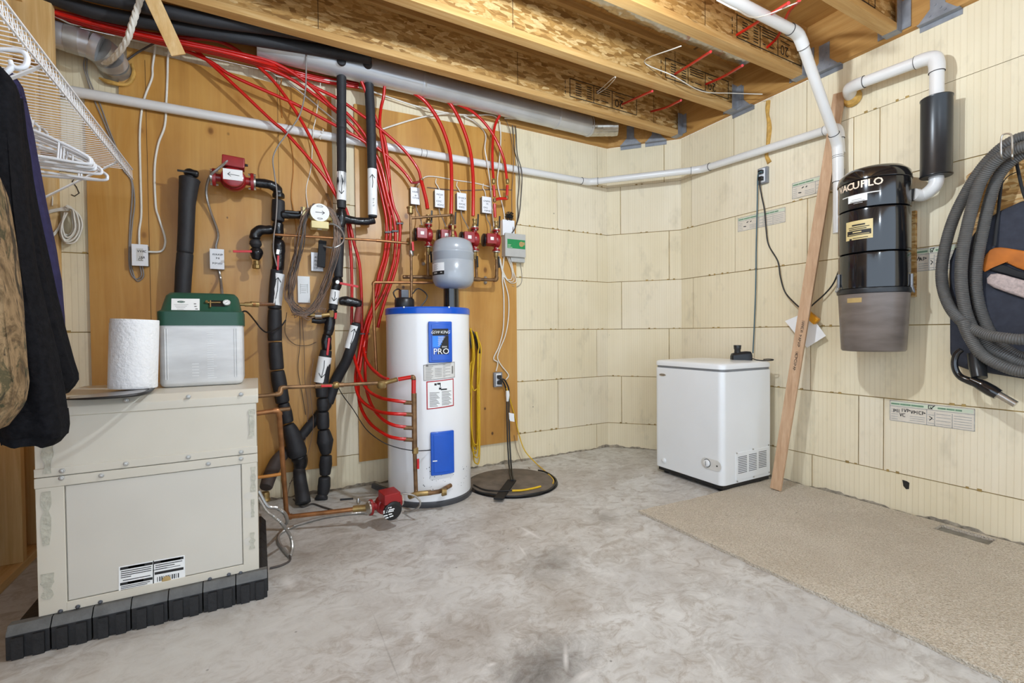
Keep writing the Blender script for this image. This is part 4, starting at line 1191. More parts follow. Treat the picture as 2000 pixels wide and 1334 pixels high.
# ---- overhead black mains between the first joist and the wall
pipe_thing('overhead_main', 'lower black foam main running under the ceiling to the two drops', 'pipe', [(60, -22, .27), (180, 22, .27), (300, 45, .27), (402, 62, .27), (520, 81, .27), (631, 99, .27), (690, 109, .27), (722, 114, .27)], [pr(W(400, 60, .27), 25)] * 8, 'pipe_foam', 14)
pipe_thing('overhead_main', 'upper black foam main nearest the first joist', 'pipe', [(100, -30, .36), (240, 3, .36), (402, 38, .36), (530, 56, .36), (640, 74, .36)], [pr(W(400, 40, .36), 25)] * 5, 'pipe_foam', 14)

# ---- PEX tubing
R1, R2 = .0098, .0125
def pex(label, pts, r=R1, d=.12, group='red heating tubes on the wall'):
    return pipe_thing('heating_tube', label, 'tube', pts, r, 'pex', 8, 6, None, d)
pex('red tube slanting under the left drop to the lower tee, uppermost of the pair', [(97, 18, .16), (200, 46, .16), (300, 68, .14), (356, 80), (427, 138), (529, 234), (560, 261), (629, 340), (660, 388, .10), (677, 412, .07), (690, 470, .07), (702, 516, .06), (706, 580, .06), (707, 640, .07), (709, 668, .10), (713, 696, .18), (723, 716, .28), (744, 735, .45), (758, 741, .55)])
pex('red tube slanting behind the left drop then dropping beside it', [(97, 23, .15), (200, 52, .14), (340, 72, .13), (437, 84), (517, 141), (567, 202), (606, 268), (639, 340), (662, 395, .09), (676, 425, .06), (683, 470, .05), (687, 536, .05), (687, 620, .05), (688, 670, .07), (692, 698, .14), (704, 736, .24), (719, 763, .36), (744, 777, .50), (768, 782, .60), (797, 786, .625)])
pex('red tube crossing low over the white pipe toward the tube cluster', [(97, 28, .13), (200, 58, .12), (340, 92, .12), (410, 120), (453, 148), (545, 189), (580, 205), (657, 246), (677, 257), (718, 282, .11), (742, 320, .10), (757, 380, .09), (771, 438, .09), (771, 497, .09), (762, 536, .09), (748, 575, .09), (727, 614, .09), (716, 652, .1), (706, 700, .15), (700, 745, .20), (703, 790, .28), (722, 826, .40), (753, 849, .55), (775, 856, .61), (797, 858, .625)])
pex('red tube sweeping above the others to the leftmost zone pump', [(97, 21, .19), (250, 58, .18), (400, 92, .16), (478, 110), (570, 143), (606, 166), (657, 191), (677, 204), (715, 231), (736, 246), (786, 290), (815, 328), (822, 350, .11)])
pex('red tube running behind both drops and down through the cluster', [(110, 22, .21), (300, 68, .19), (470, 105, .16), (540, 125, .14), (601, 163), (652, 211), (677, 221), (717, 271, .11), (738, 330, .1), (752, 385, .09), (763, 438, .08), (757, 497, .08), (747, 536, .08), (738, 575, .08), (721, 614, .08), (709, 652, .09), (700, 700, .13), (694, 740, .18), (701, 775, .27), (723, 796, .40), (744, 805, .52), (768, 808, .61), (795, 809, .625)])
pex('red tube passing lowest between the two drops', [(480, 118, .13), (560, 150, .12), (620, 190, .11), (677, 236, .10), (717, 284, .09), (733, 330, .08), (746, 385, .07), (755, 438, .07), (751, 497, .07), (740, 536, .07), (733, 575, .07), (724, 612, .08), (717, 655, .08), (713, 710, .14), (715, 755, .24), (725, 790, .36), (744, 816, .50), (768, 830, .60), (799, 835, .625)])
for k_, (v0_, d_) in enumerate(((30, .20), (33, .17), (26, .23))):
    pex('red tube deep in the tight bundle under the ceiling', [(97, v0_ - 4, d_), (200, v0_ + 25, d_), (300, v0_ + 48, d_), (420, v0_ + 72, d_), (500, v0_ + 92, d_ - .04), (570, v0_ + 112, .08), (640, v0_ + 128, .055), (700, v0_ + 138, .05)])['group'] = 'tubes deep in the ceiling bundle'
pex('red tube hanging straight down beside the right drop', [(752, 160, .16), (749, 190, .13), (744, 212), (742, 244), (748, 290, .11), (757, 340, .1), (768, 400, .1), (781, 438, .1), (778, 497, .1), (770, 536, .1), (756, 575, .1), (744, 614, .1), (738, 640, .1)])
pex('red tube dropping behind the right drop into the cluster', [(702, 150, .15), (715, 181, .13), (733, 229, .11), (750, 269, .1), (757, 311, .09), (762, 370, .08), (763, 420, .07)])
pex('short red tube curving from the cluster to the pump crossover', [(736, 288, .1), (765, 312, .09), (790, 337, .08), (805, 358, .08)])
pex('thick red tube arching to the second zone pump', [(790, 165, .16), (805, 179, .14), (832, 200, .13), (859, 240, .13), (878, 294, .13), (882, 349, .14), (881, 418, .15)], R2)
pex('thick red tube arching to the third zone pump', [(850, 184, .16), (861, 191, .15), (880, 204, .13), (901, 242, .13), (918, 294, .13), (924, 349, .14), (924, 422, .15)], R2)
pex('red tube arching widest to the right-hand zone fitting', [(880, 196, .16), (891, 202, .14), (929, 223), (962, 261), (983, 307), (990, 350, .13)], R1)
pex('red tube hooking down to the rightmost zone pump', [(984, 208, .15), (976, 225, .13), (966, 248), (962, 286), (962, 324), (964, 352, .13)], R1)
# crossover and sleeves at the zone pumps
zc = thing('pump_crossover', 'red sleeved crossover fitting above the leftmost zone pump', 'fitting', W(834, 415, .13))
MB().tube(path([(805, 357, .1), (812, 357, .11), (822, 354, .12)]), .008, 8).build('crossover_tube', 'pump_red', zc)
MB().tube(path([(822, 350, .12), (826, 366, .13), (832, 390, .14), (835, 408, .15)]), R2, 10).build('red_sleeve', 'pex', zc)
MB().lathe([(.013, -.01), (.015, 0), (.013, .01)], W(823, 352, .12), (0, 0, 1), 12).build('crimp_ring', 'copper_dull', zc)
zr = thing('zone_fitting', 'red sleeved double fitting with brass couplings above the rightmost pump', 'fitting', W(966, 420, .14))
for u in (964, 991): MB().lathe([(.010, -.018), (.014, -.012), (.014, .008), (.010, .018)], W(u, 354, .13), (0, 0, 1), 12).build('coupling', 'brass', zr)
for a in ([(964, 362), (966, 385)], [(991, 362), (990, 384)], [(990, 388), (975, 388), (967, 390)], [(966, 398), (967, 425)]):
    MB().tube(path(a, .13), .0105, 10, True, False).build('red_sleeve', 'pex', zr)
for u, v in ((966, 391), (990, 386)): MB().lathe([(.011, -.012), (.013, 0), (.011, .012)], W(u, v, .13), (0, 0, 1), 12).build('tee', 'copper_dull', zr)
# tie straps round the cluster
for k, (u0, u1, v, d) in enumerate([(752, 766, 454, .075), (765, 777, 452, .09), (774, 786, 437, .095), (704, 720, 652, .085)]):
    m = MB(); a, b = W(u0, v, d), W(u1, v, d); m.beam(a + NEGY * .013, b + NEGY * .013, .010, .003, (0, 0, 1)); m.beam(a - NEGY * .013, b - NEGY * .013, .010, .003, (0, 0, 1)); m.beam(a + NEGY * .013, a - NEGY * .013, .010, .003, (0, 0, 1)); m.beam(b + NEGY * .013, b - NEGY * .013, .010, .003, (0, 0, 1))
    tag(m.build('tube_strap', 'black_plastic'), ['dark strap round the two left tubes of the cluster', 'dark strap round the middle tubes of the cluster', 'dark strap round the right tubes of the cluster', 'dark strap where the tubes gather left of the heater'][k], 'strap', 'straps around the red tubes')

# ---- circulator pumps
def pump(label, c, flow, motor, up, s=1.0, mat='pump_red', box=(0, 0), plate='label_white', cap=True, boxmat=None, front=False, name='circulator_pump', ml=1.0, bs=(.030, .022, .036), vr=1.0, bo_=.052):
    c = Vector(c); flow = Vector(flow).normalized(); motor = Vector(motor); motor = (motor - flow * motor.dot(flow)).normalized(); up = Vector(up)
    t_ = thing(name, label, 'pump', c)
    m = MB(); m.lathe([(.030 * s * vr, -.03 * s), (.046 * s * vr, -.022 * s), (.050 * s * vr, 0), (.046 * s * vr, .020 * s), (.040 * s * vr, .026 * s)], c, motor, 24)
    m.tube([c - flow * .082 * s, c - flow * .05 * s, c, c + flow * .05 * s, c + flow * .082 * s], [.020 * s, .019 * s, .032 * s, .019 * s, .020 * s], 16, True, True, 4)
    m.build('volute', mat, t_, angle=50)
    for sg in (-1, 1):
        q = c + flow * sg * .078 * s; mm = MB()
        side = flow.cross(motor)
        rg = []
        for h in (-.007 * s, .007 * s):
            rg.append([q + flow * h + (motor * math.cos(a) * .030 + side * math.sin(a) * .042) * s for a in [2 * math.pi * i / 20 for i in range(20)]])
        mm.loft(rg); fl = mm.build('flange', mat, t_, .001, 1)
        for e in (-1, 1):
            MB().cyl(q + side * e * .033 * s - flow * .016 * s, q + side * e * .033 * s + flow * .016 * s, .0055 * s, n=6).build('flange_bolt', 'steel', fl)
        q2 = c + flow * sg * .089 * s
        MB().cyl(q2 - flow * .004 * s, q2 + flow * .004 * s, .031 * s, n=16).build('counter_flange', 'steel', t_)
    m = MB(); m.lathe([(.038 * s * vr, .022 * s), (.041 * s * vr, .026 * s), (.042 * s * vr, .085 * s * ml), (.038 * s * vr, .090 * s * ml)], c, motor, 28); mo = m.build('motor', mat, t_, angle=50)
    if cap:
        MB().lathe([(.0445 * s * vr, .088 * s * ml), (.0455 * s * vr, .092 * s * ml), (.0455 * s * vr, .104 * s * ml), (.041 * s * vr, .108 * s * ml)], c, motor, 28).build('motor_cap', 'black_plastic', t_)
    fin = .060 * s * ml
    bo = c + motor * fin + up * (bo_ * s); side = motor.cross(up).normalized()
    MB().obox(bo, motor * bs[0] * s, up.normalized() * bs[1] * s, side * bs[2] * s).build('terminal_box', boxmat or mat, t_, .004 * s)
    if front:
        e = c + motor * .109 * s * ml
        MB().lathe([(.036 * s, 0), (.036 * s, .0012)], e, motor, 28).build('nameplate', plate, t_)
    else:
        n_ = up.normalized(); MB().obox(bo + n_ * (bs[1] + .0006) * s, motor * .013 * s, n_ * .0006, side * .012 * s).build('nameplate', plate, t_)
    return t_
zoff = .15
def zone_valves(t_, u, v_top, v_bot, d=zoff):
    MB().lathe([(.012, 0), (.017, .004), (.017, .02), (.013, .026), (.013, .045), (.016, .05), (.016, .058)], W(u, v_top, d), (0, 0, 1), 10).build('shut_off_valve', 'brass', t_)
    MB().beam(W(u + 6, v_top - 2, d + .015), W(u + 7, v_top - 26, d + .015), .012, .006, (1, 0, 0)).build('valve_handle', 'black_plastic', t_, .002)
    a = W(u, v_bot, d)
    MB().lathe([(.012, 0), (.017, -.004), (.017, -.03), (.012, -.036), (.011, -.05)][::-1], a, (0, 0, 1), 10).build('shut_off_valve', 'brass', t_)
    MB().beam(W(u + 5, v_bot + 8, d + .02), W(u + 6, v_bot + 30, d + .02), .012, .006, (1, 0, 0)).build('valve_handle', 'black_plastic', t_, .002)
mdir = Vector((-.97, .10, 0)); upd = Vector((-.10, -.97, 0))
upd = upd - mdir.normalized() * upd.dot(mdir.normalized()); upd.normalize()
for u, v0, v1, lb in ((836.5, 438, 482, 'leftmost of four red circulator pumps under the white switch boxes'), (883, 441, 487, 'second red circulator pump partly hidden by the grey expansion tank'),
                      (927, 445, 491, 'third red circulator pump directly right of the expansion tank'), (969, 449, 492, 'rightmost red circulator pump beside the grey controller')):
    c = W(u, (v0 + v1) / 2, zoff); s = abs(W(u, v0, zoff).z - W(u, v1, zoff).z) / .176
    t_ = pump(lb, c, (0, 0, 1), mdir, upd, s, bs=(.040, .022, .040), vr=1.12, bo_=.058, ml=1.05); t_['group'] = 'zone circulator pumps'
    zone_valves(t_, u, v0 - 1, v1 + 1)
# big pump at the top left, motor towards the room
c = W(456, 351, .15)
t_ = pump('large red circulator pump with a left-arrow label and box on top', c, W(489, 354, .14) - W(423, 346, .14), NEGY, (0.05, 0, 1), 1.16, cap=False, front=False, ml=.62, vr=1.12, bs=(.034, .024, .046), bo_=.066)
f = NEGY; o = c + NEGY * .066
ff = W(489, 354, .14) - W(423, 346, .14); ff.normalize(); upv = ff.cross(NEGY) * -1
upv = Vector((-ff.z, 0, ff.x))
m = MB(); m.obox(o + upv * .008, ff * .046, upv * .029, NEGY * .0007); lb = m.build('arrow_label', 'label_white', t_)
strokes('arrow', [[(.030, .006), (-.024, .009)], [(-.012, .020), (-.024, .009), (-.010, -.002)]], o + NEGY * .001, ff, upv, .0025, 'ink', lb)
MB().lathe([(.006, 0), (.008, .004), (.006, .02)], c + Vector((.052, -.045, .075)), (1, 0, 0), 10).build('cable_gland', 'black_plastic', t_)
# yellow pump
c = W(622, 422, .14); ffy = Vector((1, 0, -.03)).normalized()
t_ = pump('yellow-bodied circulator pump with round white arrow face', c, ffy, NEGY, (0, 0, -1), 1.05, 'yellow_body', cap=False, front=False, ml=.7, bs=(.034, .020, .046), bo_=.064)
o = c + NEGY * .075 + Vector((0, 0, .004)); MB().lathe([(.052, 0), (.054, -.01), (.054, -.02)][::-1], o, NEGY, 32).build('face_rim', 'yellow_body', t_)
m = MB(); m.lathe([(.052, 0), (.052, .0012)], o, NEGY, 32); lb = m.build('arrow_label', 'label_white', t_)
strokes('arrow', [[(-.024, 0), (.024, .0)], [(.012, .010), (.025, .0), (.012, -.010)]], o + NEGY * .0018, (1, 0, 0), (0, 0, 1), .003, 'ink', lb)
strokes('rim_print', [[(-.018, .036), (-.006, .041), (.006, .041), (.018, .036)], [(-.016, .033), (.016, .033)], [(-.015, -.036), (0, -.041), (.015, -.036)], [(-.013, -.033), (.013, -.033)]], o + NEGY * .0018, (1, 0, 0), (0, 0, 1), .002, 'ink', lb)
# floor pump
fl0, fl1 = PZ(563, 1016, .075), PZ(722, 991, .10); fd = (fl1 - fl0).normalized()
c = PZ(752, 984, .112)
md = Vector((-.05, -1, -.12))
t_ = pump('red circulator pump lying on the floor pipe before the water heater', c, (PZ(815, 966, .112) - PZ(722, 990, .112)), md, (0, 0, 1), 1.0, cap=True, front=True, plate='ink', vr=1.08, bs=(.040, .026, .044), bo_=.062, ml=.9)
e = c + md.normalized() * .1005; rt = Vector((1, -.05, 0)).normalized(); upv = rt.cross(md.normalized()) * -1
strokes('nameplate_print', [[(-.026, .012), (.026, .016)], [(-.026, .004), (.022, .007)], [(-.024, -.012), (-.008, -.011)], [(.0, -.008), (.014, -.007)], [(-.016, -.024), (-.004, -.023)], [(.004, -.021), (.020, -.018)], [(-.014, .024), (.012, .026)]], e, rt, Vector((0, 0, 1)), .0058, 'label_white', t_, off=.004)

# ---- copper piping
def copper(name, label, pts3, r, mat='copper_dull', cat='pipe', extra=None):
    t_ = thing(name, label, cat, pts3[-1])
    hard_pipe(MB(), pts3, r).build('pipe_run', mat, t_, angle=50)
    return t_
RC = .0088
t_ = copper('copper_pipe', 'thin straight copper pipe crossing in front of the wire coil', path([(533, 458, .16), (740, 470, .16), (799, 475.5, .16)]), RC * .9, 'copper')
MB().lathe([(.012, -.008), (.014, 0), (.012, .008)], W(797, 475, .16), (1, 0, 0), 12).build('coupling', 'brass', t_)
t_ = copper('copper_riser', 'copper riser with brass air vent and red lever above the heater', [W(802, 420, .2), W(802.5, 470, .2), W(803.5, 545, .22), Vector((W(803, 588, .26).x, W(803, 588, .26).y, 1.161))], RC)
MB().lathe([(.010, -.004), (.012, 0), (.019, .004), (.019, .034), (.024, .036), (.024, .044), (.016, .048)], W(801.5, 418, .2), (0, 0, 1), 18).build('air_vent', 'brass', t_)
MB().tube(path([(803, 426, .2), (840, 423, .2), (880, 420, .22)]), RC * .95, 10, True, False).build('crossbar', 'copper_dull', t_)
MB().tube([W(880, 420, .22), W(885, 422, .24), W(885.5, 432, .28), Vector((EC[0], EC[1], W(885, 450, .3).z)), Vector((EC[0], EC[1], 1.66))], RC * .95, 10).build('tank_feed', 'copper_dull', t_)
MB().lathe([(.011, -.02), (.016, -.016), (.016, .016), (.011, .02)], W(803, 495, .2), (0, 0, 1), 10).build('shut_off_valve', 'steel', t_)
MB().beam(W(806, 472, .23), W(807, 490, .23), .014, .005, (1, 0, 0)).build('valve_handle', 'red_handle', t_, .002)
t_ = copper('copper_header', 'dark copper header joining the pump bottoms behind the grey tank', path([(787, 541, .13), (836, 541, .13), (931, 545.5, .13), (970, 547, .13), (970.5, 500, .15)]), .012)
MB().cyl(W(836, 541, .13), W(835, 492, .15), .0105, n=12).build('stub', 'copper_dull', t_)
MB().cyl(W(931, 545, .13), W(929, 498, .15), .0105, n=12).build('stub', 'copper_dull', t_)
for u, v in ((948, 543), (948, 552), (827, 515)): MB().lathe([(.014, 0), (.010, .01), (.006, .014)], W(u, v, .02), NEGY, 10).build('pipe_clip', 'galvanised', t_)
t_ = copper('copper_pipe', 'copper pipe bending down the left side of the heater', path([(846, 552, .22), (729, 551.5, .22), (731, 640, .22), (735.5, 728, .22)]), .0085, 'copper')
hx = Vector((-.012, 2.45, 0))
t_ = copper('copper_pipe', 'copper line from the cabinet side to the red mixing elbow', [Vector((-.012, 2.50, PY(512, 773.5, 2.50).z)), PY(548, 769.5, 2.50), PY(548, 757, 2.52), PY(622, 754, 2.56), PY(663, 752, 2.58), PY(737, 748, 2.60)], .0095)
MB().beam(PY(627, 754, 2.535), PY(648, 753.5, 2.535), .012, .006, (0, 0, 1)).build('valve_handle', 'red_handle', t_, .002)
MB().lathe([(.014, -.014), (.018, -.008), (.018, .008), (.014, .014)], PY(656, 752, 2.575), (1, 0, 0), 8).build('shut_off_valve', 'brass', t_)
MB().lathe([(.020, -.018), (.026, -.01), (.026, .012), (.016, .022)], PY(745, 752, 2.60), (0, 0, 1), 10).build('mixing_valve', 'brass', t_)
MB().tube([PY(745, 750, 2.60), PY(760, 745.5, 2.59), PY(776, 741, 2.57)], .013, 10).build('elbow', 'brass', t_)
MB().tube([PY(778, 741, 2.57), PY(803, 736.5, 2.545)], .0115, 10, True, False).build('red_sleeve', 'pex', t_)
t_ = thing('tube_manifold', 'brown copper manifold with four red tube branches in front of the heater', 'manifold', PY(810, 882, 2.535))
yM = 2.535
MB().tube([PY(803, 736.5, 2.545), PY(807, 737, 2.54), PY(808, 742, yM)], .013, 10).build('elbow', 'copper_dull', t_)
MB().tube([PY(808, 742, yM), PY(808, 768, yM)], .0125, 10, True, False).build('red_sleeve', 'pex', t_)
MB().cyl(PY(808.5, 768, yM), PY(810, 882, yM), .0145, n=14).build('manifold_body', 'copper_dull', t_)
for v in (786, 809, 835, 858): MB().tube([PY(789, v, 2.56), PY(808, v + 1, yM)], .012, 10, True, False).build('branch_stub', 'copper_dull', t_)
MB().lathe([(.012, -.02), (.018, -.014), (.018, .014), (.012, .02)], PY(811, 880, yM), (0, 0, 1), 8).build('shut_off_valve', 'brass', t_)
MB().beam(PY(816.5, 896, yM - .02), PY(816.5, 916, yM - .02), .013, .006, (1, 0, 0)).build('valve_handle', 'red_handle', t_, .002)
MB().cyl(PY(810, 884, yM), PY(812.5, 962, yM), .0115, n=12).build('drop_pipe', 'copper_dull', t_)
MB().tube([PZ(800, 970, .112), PZ(812, 965, .112), PZ(842, 962, .112)], .015, 12, True, False).build('tee', 'brass', t_)
aD, zD = oncyl(880, 960, HC, HR); pD = Vector((HC[0] + HR * math.cos(aD), HC[1] + HR * math.sin(aD), .112))
MB().tube([PZ(836, 963.5, .112), PZ(858, 960, .112), pD], .0125, 12, True, False).build('drain_pipe', 'copper_dull', t_)
MB().lathe([(.020, 0), (.024, .006), (.018, .03)], PZ(862, 961, .112), (1, -.35, 0), 12).build('drain_valve', 'brass', t_)
# lower cabinet lines and the floor line
t_ = copper('copper_floor_line', 'copper drop and floor pipe feeding the red floor pump', [Vector((-.012, 2.46, PY(506, 807, 2.46).z)), PY(545, 801, 2.46), PZ(560, 1010, .075), fl1], .0115, 'copper')
MB().cyl(PY(545, 801, 2.46), PY(567, 798, 2.46), .0095, n=12).build('stub', 'copper_dull', t_)
MB().cyl(PZ(690, 994, .097), fl1, .017, n=14).build('coupling', 'brass', t_)
MB().beam(PZ(690, 974, .15), PZ(664, 976, .15), .010, .004, (0, 0, 1)).build('valve_handle', 'ink', t_, .001)
MB().lathe([(.008, 0), (.012, .01), (.006, .03)], PZ(700, 984, .115), (0, 0, 1), 10).build('valve_stem', 'steel', t_)
tag(MB().tube([Vector((-.012, 2.44, PY(508, 932, 2.44).z)), PY(530, 929, 2.44), PY(548, 926, 2.45)], .0075, 8).build('copper_stub', 'cable_orange'), 'short orange tube sticking out of the cabinet side', 'tube')

# feeder outlet line with brass fittings, small brass tee on the left drop
t_ = copper('copper_pipe', 'short copper outlet from the green-topped tank to the segmented pipe', [PY(478, 594.5, 2.35), PY(500, 594.5, 2.37), W(534, 594.5, .16)], .0085, 'copper')
MB().lathe([(.0125, -.016), (.0125, .016)], PY(497, 594.5, 2.37), (1, .5, 0), 10).build('coupling', 'brass', t_)
t_ = thing('brass_tee', 'brass and chrome valve tee on the taped pipe beside the wire coil', 'valve', W(630, 620, .16))
MB().tube(path([(606, 615, .17), (622, 617, .18), (646, 614, .18)]), [.016, .017, .012], 12, True, False).build('tee_body', 'brass', t_)
MB().lathe([(.020, -.018), (.020, .018)], W(623, 617, .18), (1, -.3, 0), 14).build('tee_sleeve', 'steel', t_)
MB().lathe([(.014, -.02), (.017, 0), (.014, .02)], W(647, 613, .18), (0, 0, 1), 8).build('tee_nut', 'brass', t_)
MB().beam(W(656, 611, .19), W(655, 623, .19), .014, .006, (1, 0, 0)).build('valve_handle', 'red_handle', t_, .002)
MB().tube(path([(609, 625, .14), (625, 626, .14), (640, 624, .13)]), [.018, .022, .02], 10).build('wrapped_pipe', 'pipe_wrap', t_)
# ================================================================== switch boxes, controller, outlets
def wall_box(name, label, cat, u0, v0, u1, v1, dep, group=None, rows=None, base=.017, face='box_white', side='box_side', tilt=0):
    a, b = W(u0, v1, base + dep), W(u1, v0, base + dep)
    x0, x1, z0, z1 = min(a.x, b.x), max(a.x, b.x), min(a.z, b.z), max(a.z, b.z)
    yb, yf = B - base, B - base - dep
    t_ = thing(name, label, cat, ((x0 + x1) / 2, yb, z0), group)
    MB().box((x0 + .002, yf + .006, z0 + .002), (x1 - .002, yb, z1 - .002)).build('box_body', side, t_, .002)
    fp = MB().box((x0, yf, z0), (x1, yf + .006, z1)).build('face_plate', face, t_, .0015)
    if rows is not None:
        w_, h_ = x1 - x0, z1 - z0
        scribble('handwriting', Vector((x0, yf, z0)), (1, 0, 0), (0, 0, 1), [(w_ * r[0], w_ * r[1], h_ * r[2]) for r in rows], fp, h=h_ * .085)
    return t_, (x0, x1, z0, z1, yf)
gz = 'white switch boxes above the zone pumps'
rowz = [[(.16, .72, .68), (.45, .6, .47), (.2, .85, .33)], [(.18, .82, .68), (.48, .6, .52), (.15, .6, .30), (.25, .9, .10)], [(.15, .85, .66), (.45, .6, .50), (.2, .8, .30), (.2, .75, .12)], [(.15, .85, .68), (.45, .6, .52), (.15, .6, .28), (.2, .9, .10)]]
for k, (u0, v0, u1, v1) in enumerate([(802.7, 367, 819.7, 398), (850, 372, 868, 404), (893, 378, 911, 409), (942, 385.5, 960, 415)]):
    wall_box('switch_box', ['leftmost white switch box above the zone pumps', 'second white switch box from the left above the pumps', 'third white switch box between two thick red tubes', 'rightmost white switch box beside the hooked red tube'][k], 'switch box', u0, v0, u1, v1, .045, gz, rowz[k])
tb, bb = wall_box('switch_box', 'white switch box with two white cables at the far left', 'switch box', 257.3, 478, 288.5, 518.5, .045, None, [])
m = MB(); m.box((bb[0] + .02, bb[4] - .0008, bb[2] + .025), (bb[1] - .02, bb[4], bb[3] - .022)); pl = m.build('paper_label', 'label_grey', tb)
scribble('handwriting', Vector((bb[0], bb[4] - .001, bb[2])), (1, 0, 0), (0, 0, 1), [(.025, .06, .072), (.035, .055, .04), (.03, .05, .028)], pl, h=.011, wd=.0018)
wall_box('switch_box', 'white switch box with armoured cable above the green-topped tank', 'switch box', 410, 487, 437.5, 525, .05, None, [(.2, .85, .68), (.45, .6, .5), (.2, .85, .24)])
tb, bb = wall_box('switch_box', 'white switch box behind the wire coil under the yellow pump', 'switch box', 608, 494, 631, 529, .04, None, [(.3, .7, .7), (.3, .75, .5), (.3, .7, .3), (.25, .5, .12)])
MB().beam(W(630, 470, .10), W(627, 522, .10), .045, .018, (1, 0, 0)).build('black_flap', 'strap_black', tb, .003)
# flat white remote card
tb, bb = wall_box('thermostat_card', 'slim grey-white control card hanging inside the wire coil', 'control', 582, 540, 605, 591, .014, None, None, .018, 'label_white', 'box_white')
strokes('card_print', [[(.015, .11), (.055, .11)], [(.015, .098), (.055, .098)], [(.02, .085), (.05, .085)], [(.02, .076), (.048, .076)], [(.015, .115), (.015, .055)], [(.055, .115), (.055, .06)], [(.02, .062), (.045, .062)]], Vector((bb[0], bb[4] - .0005, bb[2])), (1, 0, 0), (0, 0, 1), .002, 'ink_light', tb)
# grey controller with green label
tb, bb = wall_box('heating_controller', 'grey wall controller with a green label right of the pumps', 'controller', 987, 458.5, 1026.5, 500, .075, None, None, .004, 'controller_grey', 'controller_grey')
x0, x1, z0, z1, yf = bb
lab = MB().box((x0 + .018, yf - .0008, z0 + .062), (x1 - .005, yf, z1 - .044)).build('green_label', 'label_green', tb)
m = MB(); lz = (z0 + .062 + z1 - .044) / 2; m.lathe([(.020, 0), (.020, .0006)], (x1 - .038, yf - .0010, lz + .002), NEGY, 20); m.box((x1 - .038, yf - .0016, lz - .004), (x1 - .010, yf - .001, lz + .018)); tag(m.build('tan_print', 'label_tan', lab), kind='stuff')
strokes('label_print', [[(.006, .026), (.03, .026)], [(.006, .016), (.026, .016)], [(.006, .007), (.04, .007)]], Vector((x0 + .018, yf - .001, z0 + .062)), (1, 0, 0), (0, 0, 1), .003, 'label_mint', lab)
MB().box((x0 + .06, yf + .02, z0 - .035), (x1 + .004, B - .003, z0 + .002)).build('back_plate', 'controller_grey', tb, .002)
for k in range(2): MB().cyl((x0 + .075 + k * .03, yf + .035, z0 - .022), (x0 + .075 + k * .03, yf + .035, z0), .008, n=10).build('cable_gland', 'cable_blue', tb)
wall_box('junction_box', 'plain white junction box just above the grey controller', 'box', 982, 431, 1005, 459, .04, None, None, .017, 'box_white', 'box_white')
# black tangled tape lump
m = MB(); c = W(995, 422, .06)
for k in range(26):
    a = [c + Vector((random.gauss(0, .016), random.gauss(0, .012), random.gauss(0, .014))) for _ in range(4)]; m.tube(a, .0025, 5, True, True, 4)
tag(m.build('wire_tangle', 'cable_black'), 'small black tangle of wire ends above the controller', 'wire', kind='stuff')

def outlet(name, label, c, rt, out, w_=.07, h=.11):
    c, rt, out = Vector(c), Vector(rt).normalized(), Vector(out).normalized(); up = Vector((0, 0, 1))
    t_ = thing(name, label, 'outlet', c - up * h / 2)
    MB().obox(c + out * .012, rt * w_ / 2, up * h / 2, out * .012).build('outlet_box', 'hanger_steel', t_, .002)
    r_ = MB().obox(c + out * .027, rt * w_ * .30, up * h * .42, out * .003).build('receptacle', 'box_white', t_, .002)
    for s in (-1, 1): MB().obox(c + out * .04 + up * s * h * .2, rt * .015, up * .013, out * .014).build('plug', 'black_plastic', t_, .004)
    return t_
outlet('wall_outlet', 'open outlet with two black plugs low on the plywood', W(970.5, 741, .017), (1, 0, 0), NEGY)
outlet('wall_outlet', 'outlet with two black plugs high on the right foam wall', RW(1493, 344, .0), (0, -1, 0), NEGX)

# ---- cables on the back wall
def cable(name, label, pts, r, mat, cat='cable', n=6, res=6, group=None):
    q = [p if isinstance(p, Vector) else W(*p) for p in pts]
    return tag(MB().tube(q, r, n, True, True, res).build(name, mat, angle=80), label, cat, group)
cable('white_cable', 'left white cable clipped to plywood above the far-left switch box', [(300, 78, .04), (303, 92, .03), (298, 130, .022), (297, 152, .022), (284, 186, .022), (277, 215, .022), (273, 262, .022), (274, 330, .022), (276, 415, .022), (272, 450, .022), (272, 479, .03)], .0055, 'cable_white')
cable('white_cable', 'right white cable looping into the side of the far-left switch box', [(333, 90, .04), (328, 110, .03), (327, 150, .022), (325, 195, .022), (322, 245, .022), (309, 282, .022), (302, 330, .022), (304, 400, .022), (310, 425, .022), (321, 460, .022), (322, 478, .022), (314, 491, .03), (289, 492, .035)], .0058, 'cable_white')
cable('grey_cable', 'grey cable pair looping under the far-left switch box', [(166, 112, .03), (164, 130, .02), (172, 160, .02), (186, 200, .02), (202, 236, .022), (222, 285, .022), (240, 330, .022), (256, 352, .022), (258, 385, .022), (254, 440, .022), (252, 505, .022), (256, 534, .022), (266, 545, .022), (276, 538, .03), (273, 518, .04)], .0035, 'cable_grey')
cable('grey_cable', 'second grey cable beside the loop under the far-left switch box', [(170, 112, .03), (170, 140, .02), (180, 170, .02), (196, 205, .02), (212, 250, .022), (228, 290, .022), (246, 335, .022), (258, 354, .022), (263, 395, .022), (258, 440, .022), (254, 500, .022), (259, 530, .022), (268, 549, .022), (280, 540, .03), (278, 520, .04)], .0035, 'cable_grey')
def conduit(name, label, pts, r=.0075):
    q = [p if isinstance(p, Vector) else W(*p) for p in pts]
    return tag(ribbed(MB(), q, r, .005, .0012, 8).build(name, 'conduit', angle=20), label, 'conduit')
